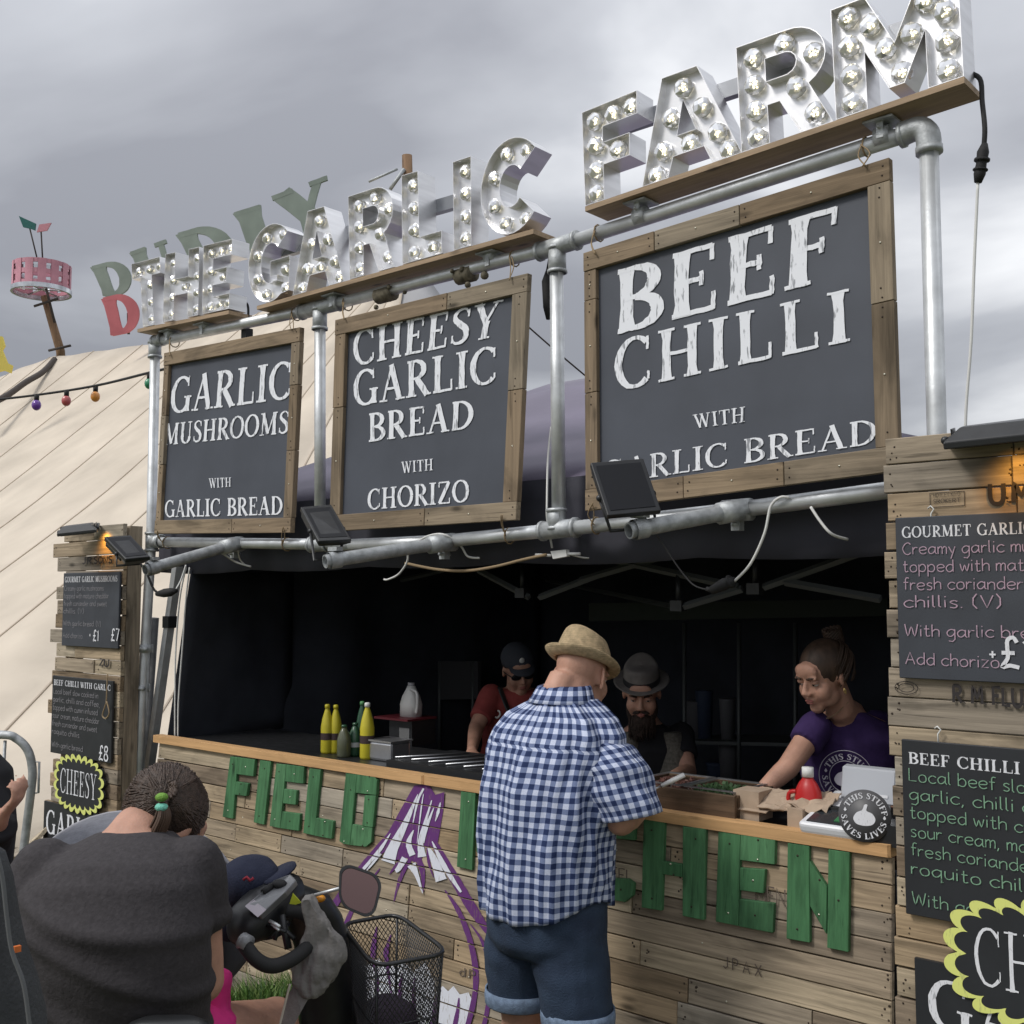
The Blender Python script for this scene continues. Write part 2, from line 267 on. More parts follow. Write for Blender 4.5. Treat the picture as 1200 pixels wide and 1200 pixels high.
# ---------------------------------------------------------------- lettering
SW_T, SW_t = 0.165, 0.068
def _g():
    T, t = SW_T, SW_t; G = {}
    L = lambda *a: ('L',) + a
    A = lambda cx, cy, rx, ry, a0, a1: ('A', cx, cy, rx, ry, a0, a1)
    S = lambda x, y, l: ('L', x - l / 2, 0.025 if y == 0 else 0.975, x + l / 2, 0.025 if y == 0 else 0.975, 0.05)
    vs = lambda x, y, l: ('L', x, y - l / 2, x, y + l / 2, 0.05)
    G['A'] = (.80, [L(.12, 0, .41, 1, t), L(.66, 0, .39, 1, T), L(.22, .34, .56, .34, t), S(.12, 0, .26), S(.67, 0, .3)])
    G['B'] = (.70, [L(.18, 0, .18, 1, T), A(.3, .745, .27, .225, -90, 90), A(.3, .26, .32, .235, -90, 90), L(.05, .97, .32, .97, t), L(.15, .51, .34, .51, t), L(.05, .03, .32, .03, t)])
    G['C'] = (.76, [A(.42, .5, .34, .48, 48, 312), vs(.67, .83, .26), vs(.69, .2, .16)])
    G['D'] = (.80, [L(.18, 0, .18, 1, T), A(.3, .5, .4, .47, -90, 90), L(.05, .97, .32, .97, t), L(.05, .03, .32, .03, t)])
    G['E'] = (.66, [L(.18, 0, .18, 1, T), L(.05, .97, .58, .97, t), L(.18, .52, .44, .52, t), L(.05, .03, .6, .03, t), vs(.57, .87, .24), vs(.44, .52, .22), vs(.6, .14, .26)])
    G['F'] = (.62, [L(.18, 0, .18, 1, T), L(.05, .97, .58, .97, t), L(.18, .52, .44, .52, t), S(.18, 0, .3), vs(.57, .87, .24), vs(.44, .52, .22)])
    G['G'] = (.84, [A(.43, .5, .35, .48, 48, 320), vs(.68, .84, .24), L(.70, .02, .70, .42, T * .9), S(.70, .42, 0), L(.56, .42, .84, .42, .05)])
    G['H'] = (.86, [L(.18, 0, .18, 1, T), L(.67, 0, .67, 1, T), L(.18, .51, .67, .51, t), S(.18, 0, .32), S(.18, 1, .32), S(.67, 0, .32), S(.67, 1, .32)])
    G['I'] = (.38, [L(.19, 0, .19, 1, T), S(.19, 0, .34), S(.19, 1, .34)])
    G['K'] = (.78, [L(.18, 0, .18, 1, T), L(.2, .42, .62, 1, t), L(.34, .58, .7, 0, T), S(.18, 0, .32), S(.18, 1, .32), S(.62, 1, .26), S(.68, 0, .3)])
    G['L'] = (.66, [L(.18, 0, .18, 1, T), S(.18, 1, .32), L(.05, .03, .6, .03, t), vs(.6, .16, .3)])
    G['M'] = (1.0, [L(.16, 0, .18, 1, t), L(.18, 1, .48, .06, T), L(.48, .06, .8, 1, t), L(.82, 0, .81, 1, T), S(.14, 0, .24), S(.13, 1, .2), S(.82, 0, .3), S(.87, 1, .2)])
    G['N'] = (.86, [L(.16, 0, .16, 1, t), L(.18, 1, .7, 0, T), L(.7, 0, .7, 1, t), S(.16, 0, .24), S(.13, 1, .2), S(.7, 1, .26)])
    G['O'] = (.84, [A(.42, .5, .35, .48, 0, 360)])
    G['P'] = (.66, [L(.18, 0, .18, 1, T), A(.3, .72, .28, .25, -90, 90), L(.05, .97, .32, .97, t), L(.15, .47, .32, .47, t), S(.18, 0, .32)])
    G['R'] = (.76, [L(.18, 0, .18, 1, T), A(.3, .73, .27, .24, -90, 90), L(.05, .97, .32, .97, t), L(.15, .49, .32, .49, t), L(.36, .48, .68, 0, T), S(.18, 0, .32), S(.7, 0, .2)])
    G['S'] = (.60, [('P', [(.50, .84), (.42, .95), (.28, .97), (.14, .88), (.13, .72), (.26, .58), (.42, .45), (.50, .28), (.45, .1), (.3, .03), (.16, .06), (.1, .18)], [.05, .06, .08, .11, .15, .17, .17, .15, .11, .08, .06, .05]), vs(.51, .84, .22), vs(.09, .17, .22)])
    G['T'] = (.74, [L(.37, 0, .37, 1, T), L(.06, .97, .68, .97, t), vs(.07, .87, .24), vs(.67, .87, .24), S(.37, 0, .32)])
    G['U'] = (.84, [L(.18, .3, .18, 1, T), A(.42, .3, .245, .28, 180, 360), L(.67, .3, .67, 1, t), S(.18, 1, .32), S(.67, 1, .26)])
    G['V'] = (.80, [L(.14, 1, .42, 0, T), L(.4, 0, .67, 1, t), S(.15, 1, .32), S(.67, 1, .24)])
    G['W'] = (1.12, [L(.14, 1, .36, 0, T), L(.36, 0, .56, .95, t), L(.54, 1, .76, 0, T), L(.76, 0, .98, 1, t), S(.15, 1, .3), S(.54, 1, .24), S(.98, 1, .24)])
    G['X'] = (.78, [L(.12, 1, .66, 0, T), L(.12, 0, .64, 1, t), S(.14, 1, .28), S(.12, 0, .24), S(.66, 0, .28), S(.64, 1, .24)])
    G['Y'] = (.78, [L(.12, 1, .38, .45, T), L(.38, .45, .64, 1, t), L(.39, 0, .39, .48, T), S(.13, 1, .3), S(.64, 1, .26), S(.39, 0, .32)])
    G['Z'] = (.72, [L(.1, .97, .62, .97, t), L(.6, .97, .12, .03, T), L(.1, .03, .64, .03, t), vs(.1, .87, .22), vs(.64, .14, .24)])
    G["'"] = (.25, [L(.12, .75, .12, 1, .1)]); G['.'] = (.3, [L(.12, .0, .12, .1, .1)]); G['/'] = (.4, [L(.05, 0, .35, 1, .05)])
    return G
SERIF = _g()
def ribbon2d(pts, ws):
    pts = [Vector((p[0], p[1])) for p in pts]; L_, R_ = [], []
    for i, p in enumerate(pts):
        d = pts[min(i + 1, len(pts) - 1)] - pts[max(i - 1, 0)]
        d = d.normalized() if d.length > 1e-9 else Vector((1, 0)); n = Vector((-d.y, d.x)); w = ws[i] / 2
        L_.append(p + n * w); R_.append(p - n * w)
    return L_, R_
def emit_ribbon(mb, pts, ws, mp, mi=0):
    L_, R_ = ribbon2d(pts, ws); n = len(L_); mb._k = getattr(mb, '_k', 0) + 1
    k = mb._k % 9; vs = [mp(p.x, p.y, k) for p in L_] + [mp(p.x, p.y, k) for p in R_]
    mb.add(vs, [(i, i + 1, n + i + 1, n + i) for i in range(n - 1)], mi)
def serif_text(mb, txt, mp, mi=0, gap=0.05, jit=0.012, bold=1.0, fit=None):
    """mp(u, v, k): u runs 0..1 over the line, v 0..1 over the capitals"""
    tot = 0
    for c in txt: tot += (0.42 if c == ' ' else SERIF[c][0] + gap)
    tot -= gap; x = 0; rr = random.Random(txt)
    asp = 1.0
    for c in txt:
        if c == ' ': x += 0.42; continue
        w, els = SERIF[c]
        for el in els:
            if el[0] == 'L':
                _, a, b, c2, d, wd = el; n = 5; pts = [(a + (c2 - a) * i / n, b + (d - b) * i / n) for i in range(n + 1)]; ws = [wd * bold * (1 + rr.uniform(-1, 1) * jit * 6) for _ in pts]
                if wd >= SW_T * 0.8 and abs(a - c2) < 0.05: ws[0] *= 1.25; ws[-1] *= 1.25
            elif el[0] == 'A':
                _, cx, cy, rx, ry, a0, a1 = el; n = 16; pts = []; ws = []
                for i in range(n + 1):
                    an = radians(a0 + (a1 - a0) * i / n); pts.append((cx + rx * cos(an), cy + ry * sin(an))); ws.append((SW_t + (SW_T - SW_t) * abs(cos(an)) ** 1.3) * bold * (1 + rr.uniform(-1, 1) * jit * 4))
            else:
                pts = catmull([Vector((p[0], p[1], 0)) for p in el[1]], 3); pts = [(p.x, p.y) for p in pts]; k0 = el[2]
                ws = [k0[min(int(i / 3), len(k0) - 1)] * bold for i in range(len(pts))]
            pts = [(p[0] + rr.uniform(-jit, jit) * .6, p[1] + rr.uniform(-jit, jit) * .6) for p in pts]
            emit_scaled(mb, pts, ws, x, tot, mp, mi)
        x += w + gap
    return tot
def emit_scaled(mb, pts, ws, x, tot, mp, mi):
    L_, R_ = ribbon2d(pts, ws); n = len(L_); mb._k = getattr(mb, '_k', 0) + 1; k = mb._k % 9
    vs = [mp((x + p.x) / tot, p.y, k) for p in L_] + [mp((x + p.x) / tot, p.y, k) for p in R_]
    mb.add(vs, [(i, i + 1, n + i + 1, n + i) for i in range(n - 1)], mi)
def quadmap(BL, BR, TR, TL, lift=0.002):
    nrm = Vector((0, -1, 0))
    def f(u, v, k): return (BL * (1 - u) + BR * u) * (1 - v) + (TL * (1 - u) + TR * u) * v + nrm * (lift + k * 0.00012)
    return f
def px_text(mb, txt, BL, BR, TR, TL, Y, mi=0, **kw):
    serif_text(mb, txt, quadmap(P(*BL, Y), P(*BR, Y), P(*TR, Y), P(*TL, Y)), mi, **kw)
HW = {
 'a': (5.4, ['5,5 3,6 1,5 0,3 1,.5 3,.5 5,3', '5,6 5,1 6,0']), 'b': (5, ['0,10 0,0', '0,4 2,6 4,5.5 5,3 4,.5 2,0 0,1']),
 'c': (4.6, ['5,5 3,6 1,5 0,3 1,.7 3,0 5,1']), 'd': (5, ['5,5 3,6 1,5 0,3 1,.5 3,0 5,2', '5,10 5,0']),
 'e': (5, ['0,3 5,3.5 4.5,5.5 2.5,6 .5,5 0,3 1,.7 3,0 5,1']), 'f': (3.4, ['4,9.5 2.5,10 1.5,8.5 1.5,5 1.5,0', '0,6 3.5,6']),
 'g': (5, ['5,5 3,6 1,5 0,3 1,.5 3,.5 5,3', '5,6 5,-2 3.5,-4 1,-3.5']), 'h': (4.5, ['0,10 0,0', '0,4 2,6 4,5.5 4.5,4 4.5,0']),
 'i': (0.8, ['.3,6 .3,0', '.3,8.2 .4,9']), 'k': (4.5, ['0,10 0,0', '4,6 0,3 4.5,0']), 'l': (1.4, ['.2,10 .2,1 1.2,0']),
 'm': (6, ['0,6 0,0', '0,4 1.5,6 3,5 3,0', '3,4 4.5,6 6,5 6,0']), 'n': (4.5, ['0,6 0,0', '0,4 2,6 4,5.5 4.5,4 4.5,0']),
 'o': (5, ['2.5,6 .6,5 0,3 .8,.6 2.6,0 4.5,1 5,3 4.3,5.3 2.5,6']), 'p': (5, ['0,6 0,-4', '0,4 2,6 4,5.5 5,3 4,.5 2,0 0,1']),
 'q': (5.4, ['5,5 3,6 1,5 0,3 1,.5 3,.5 5,3', '5,6 5,-4 6,-3']), 'r': (3.2, ['0,6 0,0', '0,3.5 1.5,5.7 3.5,5.5']),
 's': (4, ['4,5.2 2.5,6 .8,5.3 .8,4 3.4,2.5 3.8,1.2 2.5,0 .3,.5']), 't': (3.6, ['1.5,9 1.5,1 2.5,0 3.8,.6', '0,6 3.5,6']),
 'u': (4.5, ['0,6 0,2 1.2,0 3,.3 4.5,2', '4.5,6 4.5,0']), 'v': (4.6, ['0,6 2.3,0 4.6,6']), 'w': (6.4, ['0,6 1.6,0 3.2,5 4.8,0 6.4,6']),
 'x': (4.4, ['0,6 4.4,0', '4.4,6 0,0']), 'y': (4.6, ['0,6 2.3,1', '4.6,6 1.5,-4']), 'z': (4.4, ['0,6 4.4,6 0,0 4.4,0']), 'j': (2, ['1.5,6 1.5,-2 0,-4']),
 'C': (6, ['6,8.5 4,10 1.5,8.5 0,5 1.5,1 4,0 6,1.5']), 'L': (5, ['0,10 0,0 5,0']), 'W': (8.6, ['0,10 2,0 4.3,8 6.5,0 8.6,10']), 'A': (6.4, ['0,0 3.2,10 6.4,0', '1.3,3.6 5.1,3.6']),
 'V': (6, ['0,10 3,0 6,10']), 'U': (6, ['0,10 0,3 1.5,0 4.5,0 6,3 6,10']), 'M': (7, ['0,0 .6,10 3.5,3 6.4,10 7,0']), 'R': (5.6, ['0,0 0,10', '0,10 4,9.6 5,7.5 4,5.4 0,5', '2,5 5.6,0']),
 'F': (5, ['0,0 0,10 5,10', '0,5.3 4,5.3']), 'X': (6, ['0,0 6,10', '0,10 6,0']), 'E': (5, ['5,10 0,10 0,0 5,0', '0,5 4,5']), 'N': (6, ['0,0 0,10 6,0 6,10']),
 'S': (5, ['5,8.5 3,10 .6,8.5 1,6 4,4.3 4.8,2 3,0 0,1.2']), 'P': (5, ['0,0 0,10', '0,10 4,9.6 5,7.3 4,5 0,4.8']), 'H': (6, ['0,0 0,10', '6,0 6,10', '0,5 6,5']),
 'O': (6, ['3,10 .8,8.6 0,5 .8,1.4 3,0 5.2,1.4 6,5 5.2,8.6 3,10']), 'I': (1, ['.5,0 .5,10']), 'D': (6, ['0,0 0,10', '0,10 4,9 5.8,5 4,1 0,0']), 'J': (4, ['4,10 4,2 2,0 0,1.5']), 'G': (6, ['6,8.5 4,10 1.5,8.5 0,5 1.5,1 4,0 6,2 6,4.5 3.5,4.5']),
 'T': (6, ['0,10 6,10', '3,10 3,0']), 'K': (5.5, ['0,0 0,10', '5,10 0,4.5', '1.5,6 5.5,0']),
 '1': (2, ['0,8 1.8,10 1.8,0']), '7': (5, ['0,10 5,10 1.8,0']), '8': (5, ['2.5,5.3 .5,7 1,9.4 2.6,10 4.4,9 4,6.8 1,4.4 0,2 1.4,0 4,.3 5,2.3 3.6,4.4 2.5,5.3']),
 '\u00a3': (5.5, ['5,8.3 3.8,10 2,9 1.9,6 1.9,3 0,0 2.5,.6 5.5,0', '0,4.8 4.2,4.8']), '+': (4, ['2,7 2,2', '-.2,4.5 4.2,4.5']), '.': (1, ['.2,0 .6,.5']), ',': (1.2, ['.7,.6 0,-1.8']), "'": (1, ['.4,10 .2,8']),
 'Y': (6, ['0,10 3,5 6,10', '3,5 3,0']), 'B': (5.2, ['0,0 0,10', '0,10 3.6,9.6 4.6,7.6 3.4,5.4 0,5.2', '0,5.2 4,5 5.2,2.6 3.8,.2 0,0']), 'Z': (5, ['0,10 5,10 0,0 5,0']), '-': (4, ['0,5 4,5']),
 '(': (2.2, ['2,11 .2,7.5 .2,2 2,-1']), ')': (2.2, ['0,11 1.8,7.5 1.8,2 0,-1'])}
def hand_text(mb, txt, o, ux, uy, size, w=0.9, mi=0, gap=1.7, fitw=None, jit=0.0, y=-0.002):
    """o: world start of the baseline; ux, uy: unit vectors; size: metres for cap height (10 units)"""
    s = size / 10; tot = sum(3.4 if c == ' ' else HW[c][0] + gap for c in txt) - gap; sx = s
    if fitw: sx = fitw / tot
    x = 0; rr = random.Random(txt)
    for c in txt:
        if c == ' ': x += 3.4; continue
        wd, sts = HW[c]; dy = rr.uniform(-jit, jit)
        for st in sts:
            pts = [tuple(float(q) for q in p.split(',')) for p in st.split()]
            if len(pts) > 4 or (len(pts) == 4 and c in 'mnrtuOCUS'): pts = [(p.x, p.y) for p in catmull([Vector((a, b, 0)) for a, b in pts], 3)]
            ws = [w] * len(pts)
            emit_ribbon(mb, [(x + a, b + dy) for a, b in pts], ws, lambda u, v, k: o + ux * (u * sx) + uy * (v * s) + Vector((0, y - k * 0.00008, 0)), mi)
        x += wd + gap
    return x * sx
# ================================================================ SETTING
def planW(x, d, z): q = CAM + RIGHT * x + _f0 * d; return Vector((q.x, q.y, z))
gm = mat('meadow_ground', (0.055, 0.075, 0.022), 0.95, noise_amt=0.5, nscale=3, bump=0.5, bscale=25, ncol=(0.10, 0.085, 0.045))
mb = MB(); mb.add([(-600, -600, 0), (600, -600, 0), (600, 600, 0), (-600, 600, 0)], [(0, 1, 2, 3)]); tag(mb.build('ground', gm), kind='structure')
# grass blades
gb = MB()
for i in range(42000):
    x = R.uniform(-5.4, -2.2); y = R.uniform(-1.7, -0.06)
    if R.random() < 0.35: y = R.uniform(-0.5, -0.07)
    dens = noise.noise(Vector((x * 3, y * 3, 0)))
    if dens < -0.3: continue
    h = R.uniform(0.04, 0.10) * (1 + dens) * (1.9 if y > -0.35 else 1); a = R.uniform(0, 2 * pi); w = 0.0035; dx, dy = cos(a) * w, sin(a) * w; l = R.uniform(-0.6, 0.6) * h; l2 = R.uniform(-0.6, 0.6) * h
    gb.add([(x - dx, y - dy, 0), (x + dx, y + dy, 0), (x + l * .4 + dx * .7, y + l2 * .4 + dy * .7, h * .6), (x + l * .4 - dx * .7, y + l2 * .4 - dy * .7, h * .6), (x + l, y + l2, h)], [(0, 1, 2, 3), (3, 2, 4)], R.choice((0, 0, 1, 2)))
o = gb.build('grass', [mat('grass_blade', (0.09, 0.19, 0.03), 0.6), mat('grass_blade_pale', (0.19, 0.27, 0.075), 0.6), mat('grass_blade_dark', (0.03, 0.085, 0.015), 0.6)], fix=False)
tag(o, 'short green grass growing along the foot of the counter', 'grass', kind='stuff')
# ================================================================ BIG TOP TENT
CANVAS = mat('cream_canvas', (0.57, 0.50, 0.41), 0.8, noise_amt=0.13, nscale=1.1, bump=0.7, bscale=2.2)
[n_ for n_ in CANVAS.node_tree.nodes if n_.type == 'BUMP'][0].inputs['Distance'].default_value = .035
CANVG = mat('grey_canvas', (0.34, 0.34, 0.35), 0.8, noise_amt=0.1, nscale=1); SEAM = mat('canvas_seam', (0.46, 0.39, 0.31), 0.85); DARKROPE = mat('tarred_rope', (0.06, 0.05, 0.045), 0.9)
TA, TB = PD(62, 418, 24.5), PD(480, 296, 17.2)
tent = thing('big_top_tent', 'huge cream canvas circus tent with diagonal seams behind the stall', 'tent', (TB.x, TB.y, 0))
ridge = (TA - TB); rl = ridge.length; ru = ridge.normalized()
perp = (RIGHT * -0.45 - _f0 * 0.89).normalized()
def tent_pt(s, t):
    """s>0 runs along the ridge away from the near pole, s<0 fans round it"""
    zs = t
    if s >= 0:
        top = TB + ru * s; top = top + Vector((0, 0, -0.35 * sin(pi * min(1, s / rl)) if s < rl else -(s - rl) * 0.05)); d = perp
    else:
        top = TB; a = s * radians(9.0); d = Vector((perp.x * cos(-a) - perp.y * sin(-a), perp.x * sin(-a) + perp.y * cos(-a), 0))
    H = top.z; dist = 9.2 * t; p = Vector((top.x, top.y, 0)) + d * dist
    fr = s * (1 if s < 0 else 1 / 1.9); fr = fr - math.floor(fr)
    z = H * (1 - t) - 0.9 * sin(pi * t) * 0.35 + 0.05 * sin(pi * fr) * min(1, t * 3) * 1.6 + 0.05 * noise.noise(Vector((s * .9, t * 5, 1)))
    return Vector((p.x, p.y, max(z, 0.0)))
ss = [(-3.0 + i * 0.1) for i in range(30)] + [i * 0.19 for i in range(140)]; nt_ = 26; tv = []; tf = []
for s in ss:
    for j in range(nt_ + 1): tv.append(tent_pt(s, j / nt_))
for i in range(len(ss) - 1):
    for j in range(nt_): tf.append((i * (nt_ + 1) + j, (i + 1) * (nt_ + 1) + j, (i + 1) * (nt_ + 1) + j + 1, i * (nt_ + 1) + j + 1))
mb = MB(); mb.add(tv, tf, 0, True); solid(mb.build('canvas_roof', CANVAS, tent), 0.02)
for s in [-3, -2, -1, 0] + [1.9 * k for k in range(1, 13)]:
    mb = MB(); mb.tube([tent_pt(s, j / 20) + Vector((0, 0, 0.02)) for j in range(21)], 0.010, 5, smooth=False); mb.build('seam', SEAM, tent)
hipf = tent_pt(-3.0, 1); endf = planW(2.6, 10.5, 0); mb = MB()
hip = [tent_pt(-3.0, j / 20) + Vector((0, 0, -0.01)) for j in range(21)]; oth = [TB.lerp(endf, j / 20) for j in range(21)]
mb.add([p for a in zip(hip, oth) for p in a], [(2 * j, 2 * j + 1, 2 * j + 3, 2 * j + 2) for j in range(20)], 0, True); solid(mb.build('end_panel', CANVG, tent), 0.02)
POLEW = woodmat('tent_pole_wood', 2, [(0.24, 0.15, 0.09), (0.28, 0.18, 0.11)], gs=0.3)
mb = MB(); mb.tube([PD(72, 440, 24.6), PD(71, 412, 24.5), PD(52, 347, 24.5)], [0.1, 0.095, 0.08], 10); mb.build('king_pole', POLEW, tent)
mb = MB(); mb.tube([PD(480, 330, 17.4), PD(477, 182, 17.4)], [0.1, 0.08], 10); mb.build('king_pole', POLEW, tent)
mb = MB(); mb.tube([PD(457, 222, 17.3), PD(474, 198, 17.3)], 0.03, 6); mb.tube([PD(432, 213, 17.3), PD(466, 198, 17.3)], 0.022, 5)
mb.build('pole_bracket', GALVD, tent)
mb = MB()
for a, b in (((40, 359), (68, 350)), ((57, 411), (83, 405))): mb.tube([PD(*a, 24.3), PD(*b, 24.3)], 0.03, 5)
mb.tube([PD(54, 338, 24.4), PD(64, 378, 24.35)], 0.03, 5); mb.build('pole_rung', DARKROPE, tent)
mb = MB(); mb.tube(catmull([PD(64, 421, 24.1), PD(50, 436, 23.2), PD(30, 448, 22.2), PD(4, 466, 21.2), PD(-30, 480, 20)], 4), 0.06, 6); mb.build('ridge_rope', DARKROPE, tent)
# pink ring on the far pole
PINK = mat('pink_painted_metal', (0.58, 0.27, 0.34), 0.6, noise_amt=0.15, nscale=3); SILV = mat('silver_rim', (0.6, 0.62, 0.65), 0.3, 0.9, noise_amt=0.3, nscale=4)
cc = PD(49, 325, 24.5); rg = thing('ring_sculpture', 'pink and silver barrel ring on the far tent pole tip', 'sculpture', (cc.x, cc.y, cc.z))
rad, hh = 0.60, 0.27; mb = MB()
def ringband(mb, r, z0, z1, mi=0, n=40, a0=0, a1=2 * pi, th=0.03):
    k = n; vs = []
    for i in range(k + 1):
        a = a0 + (a1 - a0) * i / k
        for rr_, z in ((r, z0), (r, z1), (r - th, z1), (r - th, z0)): vs.append(cc + Vector((rr_ * cos(a), rr_ * sin(a), z)))
    mb.add(vs, [(4 * i + j, 4 * (i + 1) + j, 4 * (i + 1) + (j + 1) % 4, 4 * i + (j + 1) % 4) for i in range(k) for j in range(4)], mi)
ringband(mb, rad, hh - .09, hh); ringband(mb, rad, -.05, .05); ringband(mb, rad, -hh, -hh + .07); mb.build('hoop', PINK, rg)
mb = MB()
for i in range(14): a = 2 * pi * i / 14; ringband(mb, rad + .01, -hh, hh, n=3, a0=a - .14, a1=a + .14)
mb.build('upright_bar', PINK, rg)
mb = MB(); ringband(mb, rad + .03, -hh - .1, -hh, th=.05); ringband(mb, rad * .96, hh * .2, hh * .5); 
for i in range(6): a = i * pi / 3; mb.tube([cc + Vector((0, 0, -hh)), cc + Vector((rad * cos(a), rad * sin(a), -hh))], .02, 5)
mb.build('silver_rim', SILV, rg)
FG = mat('green_flag', (0.03, 0.14, 0.13), 0.8); FP = mat('pink_flag', (0.60, 0.28, 0.33), 0.8)
for nm, base, tip, fm, fl in (('green', (44, 305), (35, 268), FG, [(22, 253), (42, 262), (41, 270), (36, 268), (27, 266)]), ('pink', (50, 305), (48, 268), FP, [(43, 272), (46, 263), (60, 261), (55, 270)])):
    f = thing('flag', 'small %s flag on a thin stick above the pink ring' % nm, 'flag', tuple(PD(*base, 24.5)))
    mb = MB(); mb.tube([PD(*base, 24.5), PD(*tip, 24.5)], .018, 6); mb.build('stick', DARKROPE, f)
    mb = MB(); mb.hexa([PD(*p, 24.45) for p in fl], _f0 * .03); mb.build('cloth', fm, f)
# far sign letters above the tent
GREYG = mat('hazed_green_sign', (0.27, 0.32, 0.285), 0.9, noise_amt=0.15, nscale=2); REDS = mat('pale_red_sign', (0.50, 0.15, 0.17), 0.9, noise_amt=0.15, nscale=2); YELS = mat('yellow_sign', (0.66, 0.55, 0.12), 0.8)  # the green is paled: distance haze put into the paint colour
def far_letter(ch, q, d, m, label, w=0):
    pts = [PD(*p, d) for p in q]  # BL BR TR TL
    base = (pts[0] + pts[1]) / 2; t = thing('sign_letter', label, 'sign letter', tuple(base), group='far sign letters over the tent')
    b = MB(); mp = lambda u, v, k: (pts[0] * (1 - u) + pts[1] * u) * (1 - v) + (pts[3] * (1 - u) + pts[2] * u) * v - _f0 * k * 0.001
    serif_text(b, ch, mp, 0, jit=0.004, bold=1.75); solid(b.build('letter_board', m, t, fix=False), 0.06)
    b = MB(); b.tube([base + _f0 * .1 + Vector((0, 0, .4)), base + _f0 * .15 + Vector((0, 0, -.0 if m is REDS or 'first' in label else -.8))], .03, 6); b.build('post', DARKROPE, t)
far_letter('D', [(121, 347), (156, 343), (147, 303), (106, 314)], 22, GREYG, 'haze-paled green letter D, first of the far row, above the red D')
far_letter('U', [(170, 346), (212, 332), (197, 281), (152, 297)], 21.5, GREYG, 'haze-paled green letter U behind the small lit sign')
far_letter('D', [(230, 326), (280, 310), (260, 260), (206, 276)], 21, GREYG, 'haze-paled green letter D above the small lit sign')
far_letter('L', [(294, 306), (352, 288), (334, 232), (273, 251)], 20.5, GREYG, 'haze-paled green letter L behind the lit letter G')
far_letter('Y', [(340, 288), (400, 268), (384, 207), (320, 231)], 20, GREYG, 'haze-paled green letter Y, last of the far row')
far_letter('D', [(130, 393), (165, 386), (157, 342), (119, 351)], 21, REDS, 'pale red letter D below the green one')
mb = MB(); mb.hexa([PD(x, y, 19) for x, y in ((-25, 397), (2, 394), (5, 405), (2, 410), (8, 425), (14, 428), (12, 437), (4, 434), (-25, 440))], _f0 * .06); tag(mb.build('sign_letter', YELS), 'yellow cut out sign letter at the left edge above the tent', 'sign letter')
# ================================================================ SCAFFOLD
sc0 = P(652, 900, 0.0)
scf = thing('scaffold_frame', 'galvanised tube scaffold frame holding the boards over the stall', 'scaffold', (sc0.x, 0.0, 0))
def pipe(name, pts, r=0.0255, m=GALV, n=14): b = MB(); b.tube(pts, r, n); return b.build(name, m, scf)
up = [(182, 401), (375, 361), (653, 289), (1081, 151)]; UPY = 0.0
for a, b in zip(up[:-1], up[1:]): pipe('top_rail', [P(*a, UPY), P(*b, UPY)])
low = [(176, 635), (412, 638.5), (523, 634), (652, 621), (865, 597.5), (1060, 572)]
for a, b in zip(low[:-1], low[1:]): pipe('bottom_rail', [P(*a, UPY), P(*b, UPY)])
def dn(pt, z=0.0): return Vector((pt.x, pt.y, z))
pipe('post', [P(182, 403, 0), P(177, 640, 0), P(166, 830, -0.02), dn(P(160, 925, -0.03))])
pipe('post', [P(375, 363, 0), P(375, 640, 0)]); pipe('post', [P(652, 291, 0), P(655, 621, 0)])
pr = P(1088, 160, 0); pipe('post', [pr, P(1098, 515, 0), dn(P(1098, 515, 0))], 0.027)
def fitting(name, segs, r=0.033):
    b = MB()
    for a, c in segs:
        b.tube([a, c], r, 14); d = (c - a).normalized()
        for e_, s_ in ((a, 1), (c, -1)): b.tube([e_, e_ + d * s_ * 0.012], r * 1.13, 14)
    return b.build(name, GALVD, scf)
def along(a, b, t): return a.lerp(b, t)
eL = P(182, 401, 0); fitting('elbow', [(eL + Vector((-.004, 0, .005)), eL + Vector((0, 0, -.085))), (eL, eL + Vector((.08, 0, .008)))])
# right elbow, rounded
eR = P(1085, 150, 0); b = MB(); b.tube(catmull([P(1057, 158, 0), P(1075, 151, 0), P(1086.5, 157, 0), P(1089, 178, 0)], 5), 0.035, 14); b.tube([P(1055, 159, 0), P(1060, 157.5, 0)], .038, 14); b.tube([P(1088.5, 172, 0), P(1089.2, 180, 0)], .038, 14); b.build('elbow', GALVD, scf)
for (x, y), da in (((375, 361), (-1, 1)), ((653, 289), (-1, 1))):
    c = P(x, y, 0); L1, R1 = P(x - 22, y + 5.0 if x < 500 else y + 6.4, 0), P(x + 24, y - 6.2 if x < 500 else y - 7.8, 0)
    fitting('tee_joint', [(L1, R1), (c, c + Vector((0, 0, -.10)))])
c = P(178, 635, 0); fitting('tee_joint', [(c + Vector((0, 0, .05)), c + Vector((0, 0, -.05))), (c, c + Vector((.09, 0, 0)))])
c = P(652.5, 621, 0); fitting('tee_joint', [(P(635, 622.5, 0), P(676, 618, 0)), (c, P(652, 596, 0))])
c = P(375, 637.8, 0); fitting('tee_joint', [(c + Vector((-.06, 0, 0)), c + Vector((.06, 0, 0)))])
